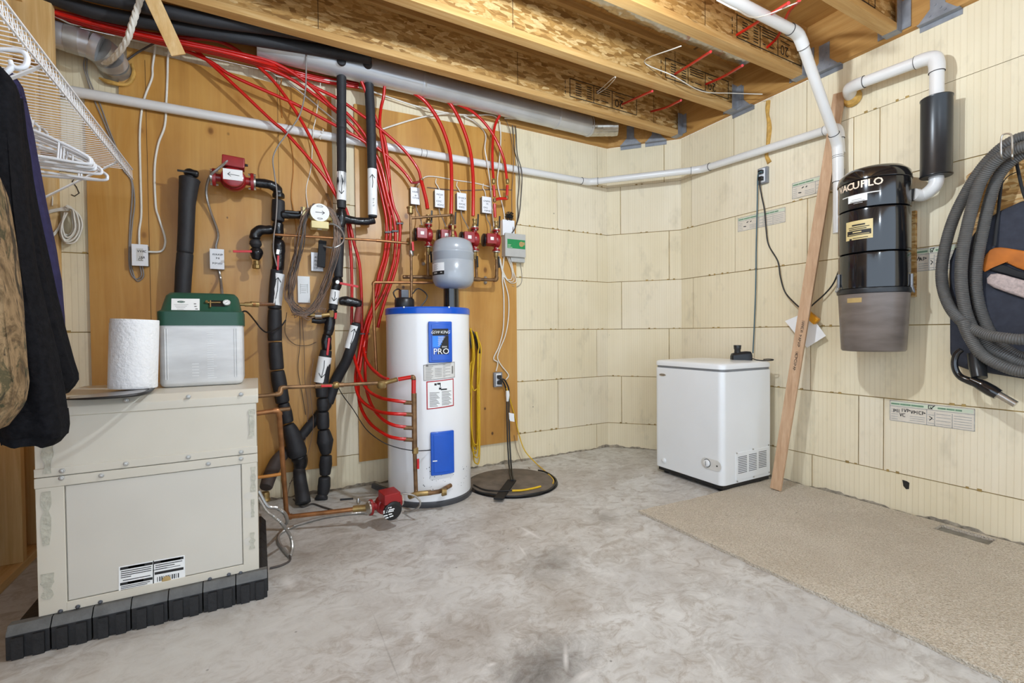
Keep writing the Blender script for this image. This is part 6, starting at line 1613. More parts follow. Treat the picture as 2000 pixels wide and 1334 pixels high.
# ---- printed foam labels stuck in the wall face
def wall_label(u0, v0, u1, v1, ub, vb, hand):
    p, q, r_ = RW(u0, v0, 0), RW(u1, v1, 0), RW(ub, vb, 0); y0, y1, zt_, zb_ = p.y, q.y, p.z, r_.z
    o = MB().box((A - .0022, y1, zb_), (A - .0008, y0, zt_)).build('printed_label', 'sticker_paper', wall_right)
    w_, h_ = y0 - y1, zt_ - zb_; O = Vector((A - .0023, y0, zb_)); rt = (0, -1, 0); up = (0, 0, 1)
    m = MB().box((A - .0026, y1 + .004, zt_ - h_ * .22), (A - .0022, y0 - .004, zt_ - h_ * .04)); m.build('label_heading', 'label_mint', o)
    strokes('label_frame', [[(0, 0), (w_, 0), (w_, h_), (0, h_), (0, 0)], [(0, h_ * .74), (w_, h_ * .74)], [(w_ * .465, 0), (w_ * .465, h_ * .74)], [(w_ * .56, 0), (w_ * .56, h_ * .66)], [(w_ * .76, 0), (w_ * .76, h_ * .66)]], O, rt, up, .003, 'ink_light', o)
    strokes('label_title', [[(w_ * .02, h_ * .86), (w_ * .12, h_ * .86)], [(w_ * .14, h_ * .86), (w_ * .26, h_ * .86)], [(w_ * .28, h_ * .86), (w_ * .42, h_ * .86)], [(w_ * .60, h_ * .86), (w_ * .68, h_ * .86)], [(w_ * .70, h_ * .86), (w_ * .78, h_ * .86)], [(w_ * .8, h_ * .86), (w_ * .86, h_ * .86)]], O, rt, up, .008, 'ink_green', o)
    fine = [[(w_ * .26, h_ * (.12 + .1 * k)), (w_ * .44, h_ * (.12 + .1 * k))] for k in range(3)] + [[(w_ * .02, h_ * (.1 + .12 * k)), (w_ * .10, h_ * (.1 + .12 * k))] for k in range(5)] + [[(w_ * .58, h_ * (.1 + .16 * k)), (w_ * .74, h_ * (.1 + .16 * k))] for k in range(4)] + [[(w_ * .78, h_ * (.1 + .12 * k)), (w_ * .97, h_ * (.1 + .12 * k))] for k in range(5)] + [[(w_ * .48, h_ * (.1 + .2 * k)), (w_ * .55, h_ * (.1 + .2 * k))] for k in range(3)]
    strokes('label_print', fine, O, rt, up, .0028, 'ink_light', o)
    if hand:
        scribble('handwriting', O, rt, up, [(w_ * .05, w_ * .14, h_ * .44), (w_ * .16, w_ * .24, h_ * .5), (w_ * .27, w_ * .42, h_ * .46), (w_ * .13, w_ * .18, h_ * .26)], o, 'ink', .003, h_ * .15)
        strokes('check_mark', [[(w_ * .485, h_ * .80), (w_ * .485, h_ * .95), (w_ * .55, h_ * .95)], [(w_ * .485, h_ * .80), (w_ * .53, h_ * .80)], [(w_ * .505, h_ * .88), (w_ * .52, h_ * .82), (w_ * .56, h_ * .97)], [(w_ * .495, h_ * .42), (w_ * .53, h_ * .36), (w_ * .50, h_ * .24)]], O, rt, up, .0035, 'ink', o)
    else:
        strokes('handwriting', [[(w_ * .20, h_ * .55), (w_ * .23, h_ * .6)], [(w_ * .28, h_ * .55), (w_ * .30, h_ * .6)], [(w_ * .13, h_ * .3), (w_ * .18, h_ * .28)]], O, rt, up, .006, 'ink', o)
wall_label(1442, 427, 1534, 403, 1442, 453, False)
wall_label(1548, 359, 1650, 327, 1548, 389, False)
wall_label(1770, 490, 1872, 477, 1770, 532, True)
wall_label(1739, 782, 1904, 800, 1739, 820, True)

# ---- cords on the right wall
def rcable(name, label, pts, r, mat, cat='cord'):
    return tag(MB().tube([p if isinstance(p, Vector) else RW(*p) for p in pts], r, 7, True, True, 6).build(name, mat, angle=80), label, cat)
rcable('power_cord', 'slim blue-grey cord dropping from the high outlet to the freezer top', [(1489, 336, .055), (1483, 337, .06), (1480, 347, .04), (1479, 400, .03), (1477, 480, .03), (1476, 560, .03), (1473, 640, .03), (1470.5, 690, .04)], .0042, 'cable_blue')
rcable('power_cord', 'black cord from the high outlet drooping to the yellow plug', [(1490, 349, .055), (1485, 350, .06), (1484, 362, .04), (1488, 385, .03), (1493, 410, .03), (1496, 445, .03), (1501, 478, .03), (1519, 510, .03), (1524, 540, .03), (1533, 570, .03), (1552, 592, .04), (1571, 608, .05)], .0045, 'cable_black')
rcable('power_cord', 'black cord climbing from the yellow plug to the vacuum unit', [(1576, 606, .05), (1592, 591, .04), (1612, 573, .035), (1628, 553, .035), (1640, 525, .05)], .0045, 'cable_black')
# scraper card clipped behind the leaning stick
sd = thing('scraper_blade', 'white plastic card with a yellow plug hanging behind the leaning stick', 'scraper', RW(1576, 679, .05))
MB().prism([RW(1533, 627, .045), RW(1578, 608, .045), RW(1613, 656, .045), RW(1576, 679, .045)], (.002, 0, 0)).build('card', 'paper', sd)
MB().beam(RW(1569, 606, .06), RW(1596, 629, .06), .042, .03, (0, .8, 1)).build('yellow_plug', 'plug_yellow', sd, .004)
# ---- leaning stick
b0 = PZ(1515, 957, .017); b1 = RW(1640, 182, .022)
stk = MB().beam(b0 + Vector((0, 0, .004)), b1, .062, .020, Vector((.15, -1, 0)))
so = tag(stk.build('wooden_stick', 'stick_wood', bevel=.002), 'long bare wooden board leaning on the right wall by the freezer', 'board')
ax = (b1 - b0).normalized(); sdv = Vector((.15, -1, 0)); sdv = (sdv - ax * sdv.dot(ax)).normalized(); nrm = ax.cross(sdv)
if nrm.dot(EYE - b0) < 0: nrm = -nrm
oo = b0 + ax * (b1 - b0).length * .435 + nrm * .0108
rt_ = -ax; up_ = nrm.cross(rt_)
scribble('handwriting', oo, rt_, up_, [(.0, .07, .0), (.085, .16, -.004), (.19, .30, -.008)], so, 'ink', .0022, .014)

# ================================================================== chest freezer
FX0, FX1, FY0, FY1 = 2.487, 2.985, 1.894, 2.452
fz = thing('chest_freezer', 'small white chest freezer standing in the corner', 'freezer', ((FX0 + FX1) / 2, (FY0 + FY1) / 2, 0))
def rslab(name, lo, hi, r, mat, parent, bev=.004):
    m = MB(); rounded_box(m, lo, hi, r, 8); return m.build(name, mat, parent, bev, 3, 50)
rslab('freezer_body', (FX0, FY0, .045), (FX1, FY1, .748), .035, 'freezer_white', fz)
rslab('gasket', (FX0 + .006, FY0 + .006, .748), (FX1 - .006, FY1 - .006, .764), .033, 'grey_gasket', fz, 0)
ld = MB(); rg = []
for z, ins in ((.764, .0), (.784, .0), (.794, .004), (.799, .014), (.807, .10), (.810, .18)):
    r = .045; ring = []; X0, X1, Y0, Y1 = FX0 - .004 + ins, FX1 - ins, FY0 - .004 + ins, FY1 + .004 - ins
    for cx, cy, a0_ in ((X1 - r, Y1 - r, 0), (X0 + r, Y1 - r, 90), (X0 + r, Y0 + r, 180), (X1 - r, Y0 + r, 270)):
        for i in range(9):
            a = math.radians(a0_ + 90 * i / 8); ring.append((cx + r * math.cos(a), cy + r * math.sin(a), z))
    rg.append(ring)
ld.loft(rg).build('lid', 'freezer_white', fz, angle=50)
MB().box((FX0 + .02, FY0 + .012, .018), (FX1 - .02, FY1 - .02, .046)).build('plinth', 'black_plastic', fz)
for x, y in ((FX0 + .06, FY0 + .06), (FX0 + .06, FY1 - .06), (FX1 - .06, FY0 + .06), (FX1 - .06, FY1 - .06)):
    MB().lathe([(.018, 0), (.02, .003), (.02, .02), (.012, .03)], (x, y, 0), n=16).build('foot', 'black_plastic', fz)
def fx(u, v, off=0): return PX(u, v, FX0 - off)
# badge
c = fx(1294, 732); m = MB(); ring = [c + Vector((0, math.cos(a) * .030, math.sin(a) * .009)) for a in [2 * math.pi * i / 20 for i in range(20)]]
m.prism(ring, (-.002, 0, 0)); bd = m.build('badge', 'steel', fz)
strokes('badge_print', [[(-.018, 0), (-.006, .001)], [(-.003, 0), (.006, 0)], [(.009, .0), (.018, 0)]], c + Vector((-.0022, 0, 0)), (0, -1, 0), (0, 0, 1), .005, 'ink_grey', bd)
# control plate
cL, cR = fx(1382, 904), fx(1398, 908.5); c0 = fx(1389, 907)
m = MB(); ring = []
ax_y = Vector((0, 1, 0)); r = .034
for sg, a0_ in ((-1, 90), (1, -90)):
    for i in range(10):
        a = math.radians(a0_ + 180 * i / 9); ring.append(c0 + Vector((0, sg * .040 + r * math.cos(a) , r * math.sin(a))))
m.prism(ring, (-.003, 0, 0)); cp = m.build('control_plate', 'label_grey', fz)
kc = c0 + Vector((-.003, .028, .002)); kn = MB().lathe([(.023, 0), (.022, .010), (.018, .013)], kc, NEGX, 24).build('dial', 'freezer_white', fz)
MB().lathe([(.0262, 0), (.0262, .0012)], kc, NEGX, 24).build('dial_ring', 'ink', kn)
MB().obox(kc + Vector((-.0138, 0, 0)), (0.0006, 0, 0), (0, .002, 0), (0, 0, .014)).build('dial_mark', 'grey_gasket', kn)
MB().lathe([(.005, 0), (.005, .002)], c0 + Vector((-.003, -.045, 0)), NEGX, 12).build('indicator_lamp', 'ink', fz)
MB().lathe([(.017, 0), (.016, .008), (.006, .012)], fx(1297, 899), NEGX, 18).build('drain_plug', 'freezer_white', fz)
# vent grilles on the side
def fyp(u, v): return PY(u, v, FY0 - .0004)
pa, pb = fyp(1437, 885), fyp(1501, 870); pc = fyp(1438, 938)
vp = MB().box((pa.x, FY0 - .003, pc.z), (pb.x, FY0 + .001, pa.z)).build('vent_panel', 'freezer_white', fz, .001)
for k, (u0, u1, vt, vb) in enumerate(((1441, 1458, 893, 924), (1462, 1477, 888, 919), (1481, 1496, 883, 913))):
    n = 10
    for i in range(n):
        f = i / (n - 1); a, b = fyp(u0, vt + (vb - vt) * f), fyp(u1, vt - 3 + (vb - vt) * f); zc = (a.z + b.z) / 2
        MB().box((a.x, FY0 - .0042, zc - .0018), (b.x, FY0 - .0028, zc + .0018)).build('vent_slot', 'steel_dark', vp)
m = MB()
for u, v in ((1438, 885), (1470, 877), (1500, 869), (1439, 940), (1471, 931), (1501, 922)): screw(m, fyp(u, v) + NEGY * .003, NEGY, .004)
m.each('screw', 'galvanised', fz)
# black charger / work light on the lid
LZ = .811
DL = PX(1448, 702, 2.84); c = Vector((DL.x, DL.y, LZ - .006))
dv = thing('work_light', 'small black work light in its charger on the freezer lid', 'work light', c); al_ = Vector((.80, -.60, 0)).normalized(); pe = Vector((al_.y, -al_.x, 0))
m = MB(); rg = []
for s_, wv, h in ((-.066, .018, .032), (-.058, .027, .046), (-.02, .03, .055), (.03, .028, .060), (.055, .026, .058), (.064, .02, .045)):
    b_ = c + al_ * s_
    rg.append([b_ - pe * wv, b_ + pe * wv, b_ + pe * wv + Vector((0, 0, h * .7)), b_ + pe * wv * .6 + Vector((0, 0, h)), b_ - pe * wv * .6 + Vector((0, 0, h)), b_ - pe * wv + Vector((0, 0, h * .7))])
m.loft(rg).build('charger_base', 'black_plastic', dv, .003, 2, 50)
MB().lathe([(.020, .045), (.019, .07), (.022, .075), (.024, .098), (.022, .101)], c - al_ * .025, (0, 0, 1), 18).build('light_head', 'black_satin', dv)
dn = c + al_ * .066
cord = thing('charger_cord', 'short black cord looping on the freezer lid corner', 'cord', dn)
MB().tube([dn + Vector((0, 0, .012)), dn + Vector((.02, -.02, .002)), dn + Vector((.03, -.05, -.001)), dn + Vector((.035, -.09, .001)), dn + Vector((.045, -.115, .004)), dn + Vector((.055, -.11, .008)), dn + Vector((.05, -.08, .009)), dn + Vector((.04, -.055, .006))], .0035, 7).build('cord_loop', 'cable_black', cord)

# ================================================================== carpet remnant with a floor-vent cut-out
cp_ = MB(); CX0, CX1, CY0, CY1 = 1.832, A - .035, -1.2, 1.905
st_ = .025; nx = int((CX1 - CX0) / st_); ny = int((CY1 - CY0) / st_)
s0, s1 = PZ(1857, 1037, .014), PZ(1955, 1053, .014); sx0, sx1, sy0, sy1 = 2.925, 3.012, .835, 1.03
def cz(x, y): return .015 + .004 * mnoise.noise(Vector((x * 2.1, y * 2.1, 0))) + .0018 * mnoise.noise(Vector((x * 31, y * 31, 3)))
idx = {}
def cv_(i, j):
    if (i, j) not in idx:
        x = CX0 + (CX1 - CX0) * i / nx; y = CY0 + (CY1 - CY0) * j / ny
        if i == 0: x += .006 * mnoise.noise(Vector((y * 14, 5, 0))) + .004 * mnoise.noise(Vector((y * 50, 5, 0)))
        if j == ny: y += .010 * mnoise.noise(Vector((x * 12, 9, 0))) + (.02 if x < 2.3 else 0) * (1 - (x - CX0) / .5)
        idx[(i, j)] = len(cp_.v); cp_.v.append(Vector((x, y, cz(x, y))))
    return idx[(i, j)]
def inside(i, j):
    x = CX0 + (CX1 - CX0) * (i + .5) / nx; y = CY0 + (CY1 - CY0) * (j + .5) / ny
    return sx0 < x < sx1 and sy0 < y < sy1
edge = {}
for i in range(nx):
    for j in range(ny):
        if inside(i, j): continue
        q = (cv_(i, j), cv_(i + 1, j), cv_(i + 1, j + 1), cv_(i, j + 1)); cp_.f.append(q)
        for a, b in zip(q, q[1:] + q[:1]):
            if (b, a) in edge: edge.pop((b, a))
            else: edge[(a, b)] = 1
for (a, b) in edge:
    pa, pb = cp_.v[a], cp_.v[b]; o = len(cp_.v); cp_.v += [Vector((pa.x, pa.y, .0005)), Vector((pb.x, pb.y, .0005))]; cp_.f.append((b, a, o, o + 1))

tag(cp_.build('carpet', 'carpet', angle=80), 'beige cut-pile carpet remnant along the right wall with a vent cut-out', 'carpet')

tag(MB().box((sx0 - .012, sy0 - .012, .0004), (sx1 + .012, sy1 + .012, .002)).build('floor_register', 'recess_shade_grey'), 'grey floor register plate in the carpet cut-out, recess shade put into its colour', 'floor vent')

# ================================================================== sump lid and cords
SCX, SCY, SR = 1.475, 2.735, .283
sl = thing('sump_lid', 'round dusty sump pit lid in the floor beside the heater', 'lid', (SCX, SCY, 0))
MB().lathe([(SR + .022, .0005), (SR + .022, .004), (SR + .006, .008), (SR + .004, .001)], (SCX, SCY, 0), n=56).build('lid_rim', 'black_plastic', sl)
MB().lathe([(SR, .001), (SR, .012), (SR - .008, .015), (.02, .016), (.0001, .016)], (SCX, SCY, 0), n=56).build('lid_plate', 'dusty_lid', sl)
a, b = PZ(1000, 938, .02), PZ(973, 975, .02)
MB().beam(a, b, .058, .010, Vector((1, 1, 0))).build('lid_bar', 'strap_black', sl, .002)
rc = [Vector((SCX + (SR + .012) * math.cos(t_), SCY + (SR + .012) * math.sin(t_), .014 + .003 * math.sin(7 * t_))) for t_ in [math.radians(x) for x in range(-170, 25, 12)]]
tag(MB().tube(rc, .006, 8).build('cord_ring', 'cable_black'), 'black cord lying round the near edge of the sump lid', 'cord')
rc = [PZ(925, 947, .022), PZ(945, 956, .022), PZ(970, 959, .026), PZ(1000, 958, .03)]
tag(MB().tube(rc, .0045, 8).build('power_cord', 'cable_black'), 'thin black cord lying across the sump lid', 'cord')
tag(MB().tube([PZ(1000, 958.5, .030), PZ(1020, 957.5, .023), PZ(1040, 954, .022), PZ(1056, 950, .022)], .0065, 8).build('power_cord', 'cord_yellow'), 'short yellow cord end lying on the sump lid', 'cord')
def mixcord(name, label, pts, r, mat):
    return tag(MB().tube([p if isinstance(p, Vector) else W(*p) for p in pts], r, 8, True, True, 6).build(name, mat, angle=80), label, 'cord')
mixcord('power_cord', 'left black pump cord hanging from the low outlet to the sump lid', [(973, 738, .06), (980, 742, .07), (987, 755, .06), (990, 775, .06), (990, 800, .08), (991, 850, .12), (993, 890, .17), (995, 915, .24), PZ(999, 938, .03)], .006, 'cable_black')
mixcord('power_cord', 'right black pump cord hanging from the low outlet to the sump lid', [(974, 745, .06), (984, 741, .07), (993, 757, .06), (994, 775, .06), (994, 800, .08), (995, 850, .12), (997, 890, .17), (999, 915, .24), PZ(1003, 938, .03)], .006, 'cable_black')
tg = thing('cord_tag', 'white paper tag taped to the hanging pump cords', 'tag', W(998, 825, .09))
MB().prism([W(994, 806, .10), W(1004, 808, .10), W(1005, 824, .10), W(995, 822, .10)], (0, .001, 0)).build('tag_paper', 'paper', tg)
MB().tube([W(991, 763, .065), W(991.5, 772, .068), W(991, 784, .07)], [.012, .015, .009], 10).build('tape_wrap', 'label_white', tg)
mixcord('power_cord', 'yellow cord slanting from the plugs down to the sump lid edge', [(989, 758, .07), (996, 780, .05), (1006, 815, .03), (1014, 850, .04), (1025, 880, .08), PZ(1045, 903, .02), PZ(1062, 918, .012), PZ(1075, 930, .012), PZ(1081, 938, .014), PZ(1080, 944, .018)], .0042, 'cord_yellow')
mixcord('thin_wire', 'thin brown wire trailing to the floor behind the sump lid', [(1004, 850, .02), (1010, 880, .02), (1022, 905, .05), PZ(1035, 915, .004)], .0022, 'cable_brown')
# yellow extension cord bundle hanging right of the heater
yb = thing('yellow_cord_bundle', 'hank of yellow extension cord hanging right of the water heater', 'cord', W(928, 900, .06))
random.seed(5)
for k in range(7):
    o_ = k / 6; j = lambda a_: random.gauss(0, a_); d = .03 + .012 * k; bot = [885, 872, 905, 880, 893, 763, 868][k]
    uu = [0, 2, 4, 1, 3, 0, 2][k]; wd = [3, 6, 8, 5, 7, 16, 4][k]
    L_ = [(917 + uu * .6, 641, d), (921 + uu, 660, d), (923 + uu * .8 + j(1), 700, d), (919 + uu + j(1), 750 if bot > 800 else 715, d), (918 + uu, (bot + 770) / 2, d), (921 + uu, bot - 12, d), (926 + uu, bot, d), (930 + uu + wd * .3, bot - 10, d), (929 + wd * .5 + uu, (bot + 700) / 2, d), (931 + wd * .5, 700, d), (934 + wd * .3, 675, d), (927 + uu, 648, d)]
    MB().tube(path(L_), .0046, 7, True, True, 5).build('cord_loop', 'cord_yellow', yb, angle=80)
MB().tube(path([(920, 645, .07), (927, 655, .08), (934, 678, .08), (937, 690, .08)]), [.006, .010, .011, .007], 8).build('cord_plug', 'cable_black', yb)
MB().tube(path([(917, 645, .07), (919, 665, .08), (921, 680, .08)]), [.006, .009, .007], 8).build('cord_plug', 'cable_black', yb)

# ================================================================== hose, wand, caddy bag at the right edge
hb = thing('vacuum_hose', 'grey ribbed vacuum hose coiled on a wire hook', 'hose', RW(1900, 715, .15))
HRr = .0245
loops = [
    [(2030, 262, .13), (2000, 267, .13), (1972, 278, .13), (1944, 299, .12), (1914, 333, .12), (1886, 378, .11), (1862, 428, .11), (1846, 482, .11), (1839, 530, .11), (1843, 568, .12), (1858, 604, .14), (1886, 634, .17), (1922, 652, .2), (1962, 660, .22), (2005, 662, .22), (2060, 645, .2), (2110, 590, .17)],
    [(2030, 280, .19), (2000, 286, .19), (1968, 298, .19), (1938, 322, .18), (1914, 358, .17), (1900, 400, .17), (1889, 444, .17), (1881, 485, .17), (1877, 530, .16), (1879, 570, .15), (1887, 612, .14), (1902, 645, .13), (1930, 677, .13), (1966, 697, .13), (2005, 712, .13), (2060, 700, .13), (2110, 640, .13)],
    [(2030, 290, .12), (2000, 300, .12), (1972, 318, .12), (1948, 348, .12), (1932, 395, .12), (1920, 448, .12), (1910, 500, .12), (1906, 540, .11), (1909, 580, .10), (1920, 620, .09), (1940, 658, .09), (1970, 685, .09), (2005, 697, .09), (2060, 680, .09), (2110, 620, .09)],
    [(1880, 625, .2), (1892, 655, .19), (1915, 690, .18), (1950, 712, .18), (2000, 726, .18), (2060, 715, .18)],
    [(1905, 560, .06), (1903, 600, .06), (1904, 640, .07), (1908, 672, .09), (1911, 700, .1)]]
for k, L_ in enumerate(loops):
    ribbed(MB(), [RW(*p) for p in L_], HRr * (.95 if k == 2 else 1), .0085, .0022, 14, 8).build('hose_turn', 'hose_grey', hb, angle=25)
hk = MB().tube([RW(1962, 314, .15), RW(1956, 306, .22), RW(1955, 285, .23), RW(1956, 268, .23), RW(1961, 262, .23), RW(1970, 261, .23), RW(1976, 266, .23), RW(1977, 290, .23), RW(1977, 308, .23), RW(1978, 312, .12), RW(1978, 312, .01)], .0035, 8).build('hose_hook', 'steel')
tag(hk, 'bent steel wire hook holding the coiled hose', 'hook')
wd_ = thing('hose_wand', 'black curved hose handle with chrome tube end below the coil', 'wand', RW(1930, 790, .15))
MB().tube([RW(1878, 683, .17), RW(1868, 692, .17), RW(1864, 708, .17), RW(1867, 724, .17), RW(1876, 736, .17), RW(1890, 743, .17), RW(1908, 750, .17)], [.012, .0135, .0135, .014, .015, .017, .018], 12).build('handle', 'black_gloss', wd_)
MB().tube([RW(1905, 690, .13), RW(1909, 715, .14), RW(1913, 738, .16)], [.030, .031, .028], 16).build('hose_cuff', 'black_satin', wd_)
MB().tube([RW(1895, 742, .17), RW(1918, 753, .17), RW(1936, 763, .17), RW(1950, 771, .17)], [.018, .026, .027, .024], 14).build('grip', 'black_gloss', wd_)
MB().cyl(RW(1946, 768, .17), RW(1984, 790, .17), .0155, n=18).build('tube_end', 'steel', wd_)
tag(MB().prism([RW(u, v, .002) for u, v in ((1890, 345), (1960, 290), (2120, 230), (2120, 520), (1890, 520))], (-.018, 0, 0)).build('backing_board', 'osb_wall'), 'strand board on the right wall behind the hose', 'board')
cb = thing('caddy_bag', 'hanging navy bag with orange flap and mesh pocket behind the hose', 'bag', RW(1960, 735, .05))
ol = [(1872, 486), (1895, 478), (1925, 436), (1960, 414), (2000, 396), (2090, 372), (2090, 755), (2000, 738), (1900, 722), (1872, 712), (1863, 690), (1862, 510)]
m = MB(); base_ = [RW(u, v, .024) for u, v in ol]; cen = sum(base_, Vector()) / len(base_)
rg = []
for off, sc_k in ((0, .985), (.012, 1.0), (.040, 1.0), (.055, .97), (.060, .90)):
    rg.append([cen + (p - cen) * sc_k + NEGX * off for p in base_])
bagb = m.loft(rg).build('bag_body', 'navy_bag', cb, angle=60)
def pocket(name, pts, d0, th, mat):
    b_ = [RW(u, v, d0) for u, v in pts]; c_ = sum(b_, Vector()) / len(b_); mm = MB()
    return mm.loft([[p for p in b_], [p + NEGX * th * .7 for p in b_], [c_ + (p - c_) * .86 + NEGX * th for p in b_]]).build(name, mat, cb, angle=60, sub=1)
pocket('orange_flap', [(1918, 520), (1926, 495), (1942, 481), (1970, 484), (2000, 490), (2080, 500), (2080, 545), (2000, 531), (1975, 516), (1952, 507), (1938, 520), (1922, 538)], .085, .02, 'orange_fabric')
pocket('mesh_pocket', [(1922, 556), (1934, 530), (1965, 536), (2000, 548), (2080, 565), (2080, 605), (2000, 583), (1960, 568)], .085, .03, 'mesh_fabric')
pocket('dark_trim', [(1930, 528), (1942, 508), (1970, 520), (2000, 534), (2080, 548), (2080, 560), (2000, 548), (1966, 535), (1936, 529)], .087, .012, 'strap_black')
for L_ in ([(1962, 318, .07), (1955, 365, .07), (1949, 420, .09), (1942, 480, .1)], [(1984, 310, .07), (1990, 340, .07), (2000, 380, .08), (2015, 410, .09)]):
    MB().tube([RW(*p) for p in L_], .006, 8, True, True, 5, .35).build('strap', 'strap_black', cb)
MB().tube([RW(1953, 366, .07), RW(1968, 345, .06), RW(1988, 335, .06)], .002, 5).build('draw_cord', 'strap_black', cb)

# ================================================================== floor clutter by the cabinet
conduit('armoured_cable', 'armoured cable looping from the cabinet side onto the floor', [Vector((-.012, 2.30, .30)), PY(520, 997, 2.30), PY(533, 1007, 2.30), PY(550, 1022, 2.28), PZ(566, 1045, .06), PZ(571, 1068, .02), PZ(566, 1085, .009), PZ(556, 1075, .009), PZ(545, 1060, .009), PZ(545, 1045, .009), PZ(560, 1034, .009), PZ(590, 1022, .009), PZ(640, 1009, .009), PZ(700, 1002, .009), PZ(738, 999, .03)], .0078)
conduit('armoured_cable', 'second armoured cable curling behind the copper floor elbow', [Vector((-.012, 2.33, .32)), PY(522, 988, 2.36), PY(540, 992, 2.38), PY(556, 1003, 2.40), PZ(561, 1018, .05), PZ(556, 1026, .02)], .0085)
conduit('armoured_cable', 'armoured loop from the floor pump box around the drain line', [PZ(772, 966, .17), PZ(790, 964, .17), PZ(808, 968, .15), PZ(820, 978, .12), PZ(818, 990, .08), PZ(804, 998, .04), PZ(790, 999, .012)], .0055)
cable('black_cable', 'dark cable lying on the floor between cabinet and pipes', [PZ(573, 975, .02), PZ(590, 990, .006), PZ(610, 984, .006), PZ(630, 990, .006), PZ(650, 996, .006)], .005, 'cable_dark', 'cable')
cable('grey_cable', 'thin grey cable on the floor right of the rubber blocks', [PZ(527, 1110, .005), PZ(550, 1104, .005), PZ(566, 1095, .005), PZ(566, 1085, .012)], .0045, 'cable_dark')
tag(MB().beam(PZ(728, 948, .03), PZ(755, 958, .02), .03, .02, (0, 0, 1)).build('metal_bracket', 'steel_dark'), 'small grey metal bracket lying behind the floor pump', 'bracket')
# ================================================================== wire shelf, hangers, coats
SX, SZ0, SZ1, SY0, SY1 = -.51, 1.742, 1.786, .95, 2.80
ws = thing('wire_shelf', 'white ventilated wire shelf fixed to the left stud wall', 'shelf', (-.7, 2.0, SZ0))
m = MB()
for k in range(int((SY1 - SY0) / .0254) + 1):
    y = SY1 - k * .0254; m.tube([(XL, y, SZ1), (SX, y, SZ1), (SX + .001, y, SZ0)], .0017, 5, True, False)
tag(m.build('deck_wire', 'wire_white', ws, angle=60), kind='stuff')
for nm, x, z, r in (('front_rail', SX + .002, SZ1 + .002, .003), ('front_rail', SX + .003, SZ0, .003), ('deck_rail', -.70, SZ1 - .004, .003), ('back_rail', XL + .004, SZ1 - .004, .003)):
    MB().cyl((x, SY0, z), (x, SY1, z), r, n=8).build(nm, 'wire_white', ws)
# diagonal braces under the shelf
for y in (2.55, 1.75): MB().beam((SX - .002, y, SZ0), (XL + .002, y, SZ0 - .30), .016, .004, (0, 1, 0)).build('brace', 'wire_white', ws, .001)
# zig-zag behind the lip, seen as a lattice
m = MB()
for k in range(int((SY1 - SY0) / .0254)):
    y = SY1 - k * .0254; m.tube([(SX - .006, y, SZ0 + .002), (SX - .006, y - .0254, SZ1)], .0014, 4, True, False)
tag(m.build('lip_lattice', 'wire_white', ws, angle=60), kind='stuff')

def hanger(name, label, c, tilt, rot, group=None, half=.205):
    """c: where the hook meets the rail (top of hook)"""
    c = Vector(c); t_ = thing(name, label, 'hanger', c, group)
    ca, sa = math.cos(rot), math.sin(rot); ct, st = math.cos(tilt), math.sin(tilt)
    def P_(x, z, y=0):
        x2, z2 = x * ct - z * st, x * st + z * ct
        return c + Vector((x2 * ca - y * sa, x2 * sa + y * ca, z2))
    MB().tube([P_(-.022, -.032), P_(-.026, -.015), P_(-.012, .004), P_(.010, .004), P_(.024, -.014), P_(.020, -.036), P_(.004, -.052), P_(0, -.075)], .0042, 8).build('hook', 'hanger_white', t_)
    fr = [P_(0, -.072), P_(.06, -.086), P_(half * .7, -.115), P_(half * .95, -.140), P_(half, -.156), P_(half * .93, -.168), P_(half * .5, -.170), P_(0, -.170), P_(-half * .5, -.170), P_(-half * .93, -.168), P_(-half, -.156), P_(-half * .95, -.140), P_(-half * .7, -.115), P_(-.06, -.086), P_(0, -.072)]
    MB().tube(fr, .0050, 8, True, True, 5).build('frame', 'hanger_white', t_)
    for s in (-1, 1): MB().tube([P_(s * half * .62, -.108), P_(s * half * .60, -.168)], .0035, 6, True, False).build('notch_bar', 'hanger_white', t_)
    return t_
random.seed(11)
hl = ['empty white plastic hanger nearest the coats', 'second empty white hanger behind the coats', 'third empty white hanger behind the coats', 'fourth empty white hanger behind the coats', 'fifth empty white hanger from the coats', 'empty white hanger second from the far end', 'empty white hanger farthest along the shelf']
for k, y in enumerate((2.10, 2.135, 2.17, 2.21, 2.25, 2.31, 2.37)):
    hanger('coat_hanger', hl[k], (-.703 + random.uniform(-.006, .006), y, SZ1 - .0135), random.uniform(-.05, .02), random.uniform(-.25, .25), 'empty white hangers on the wire shelf')

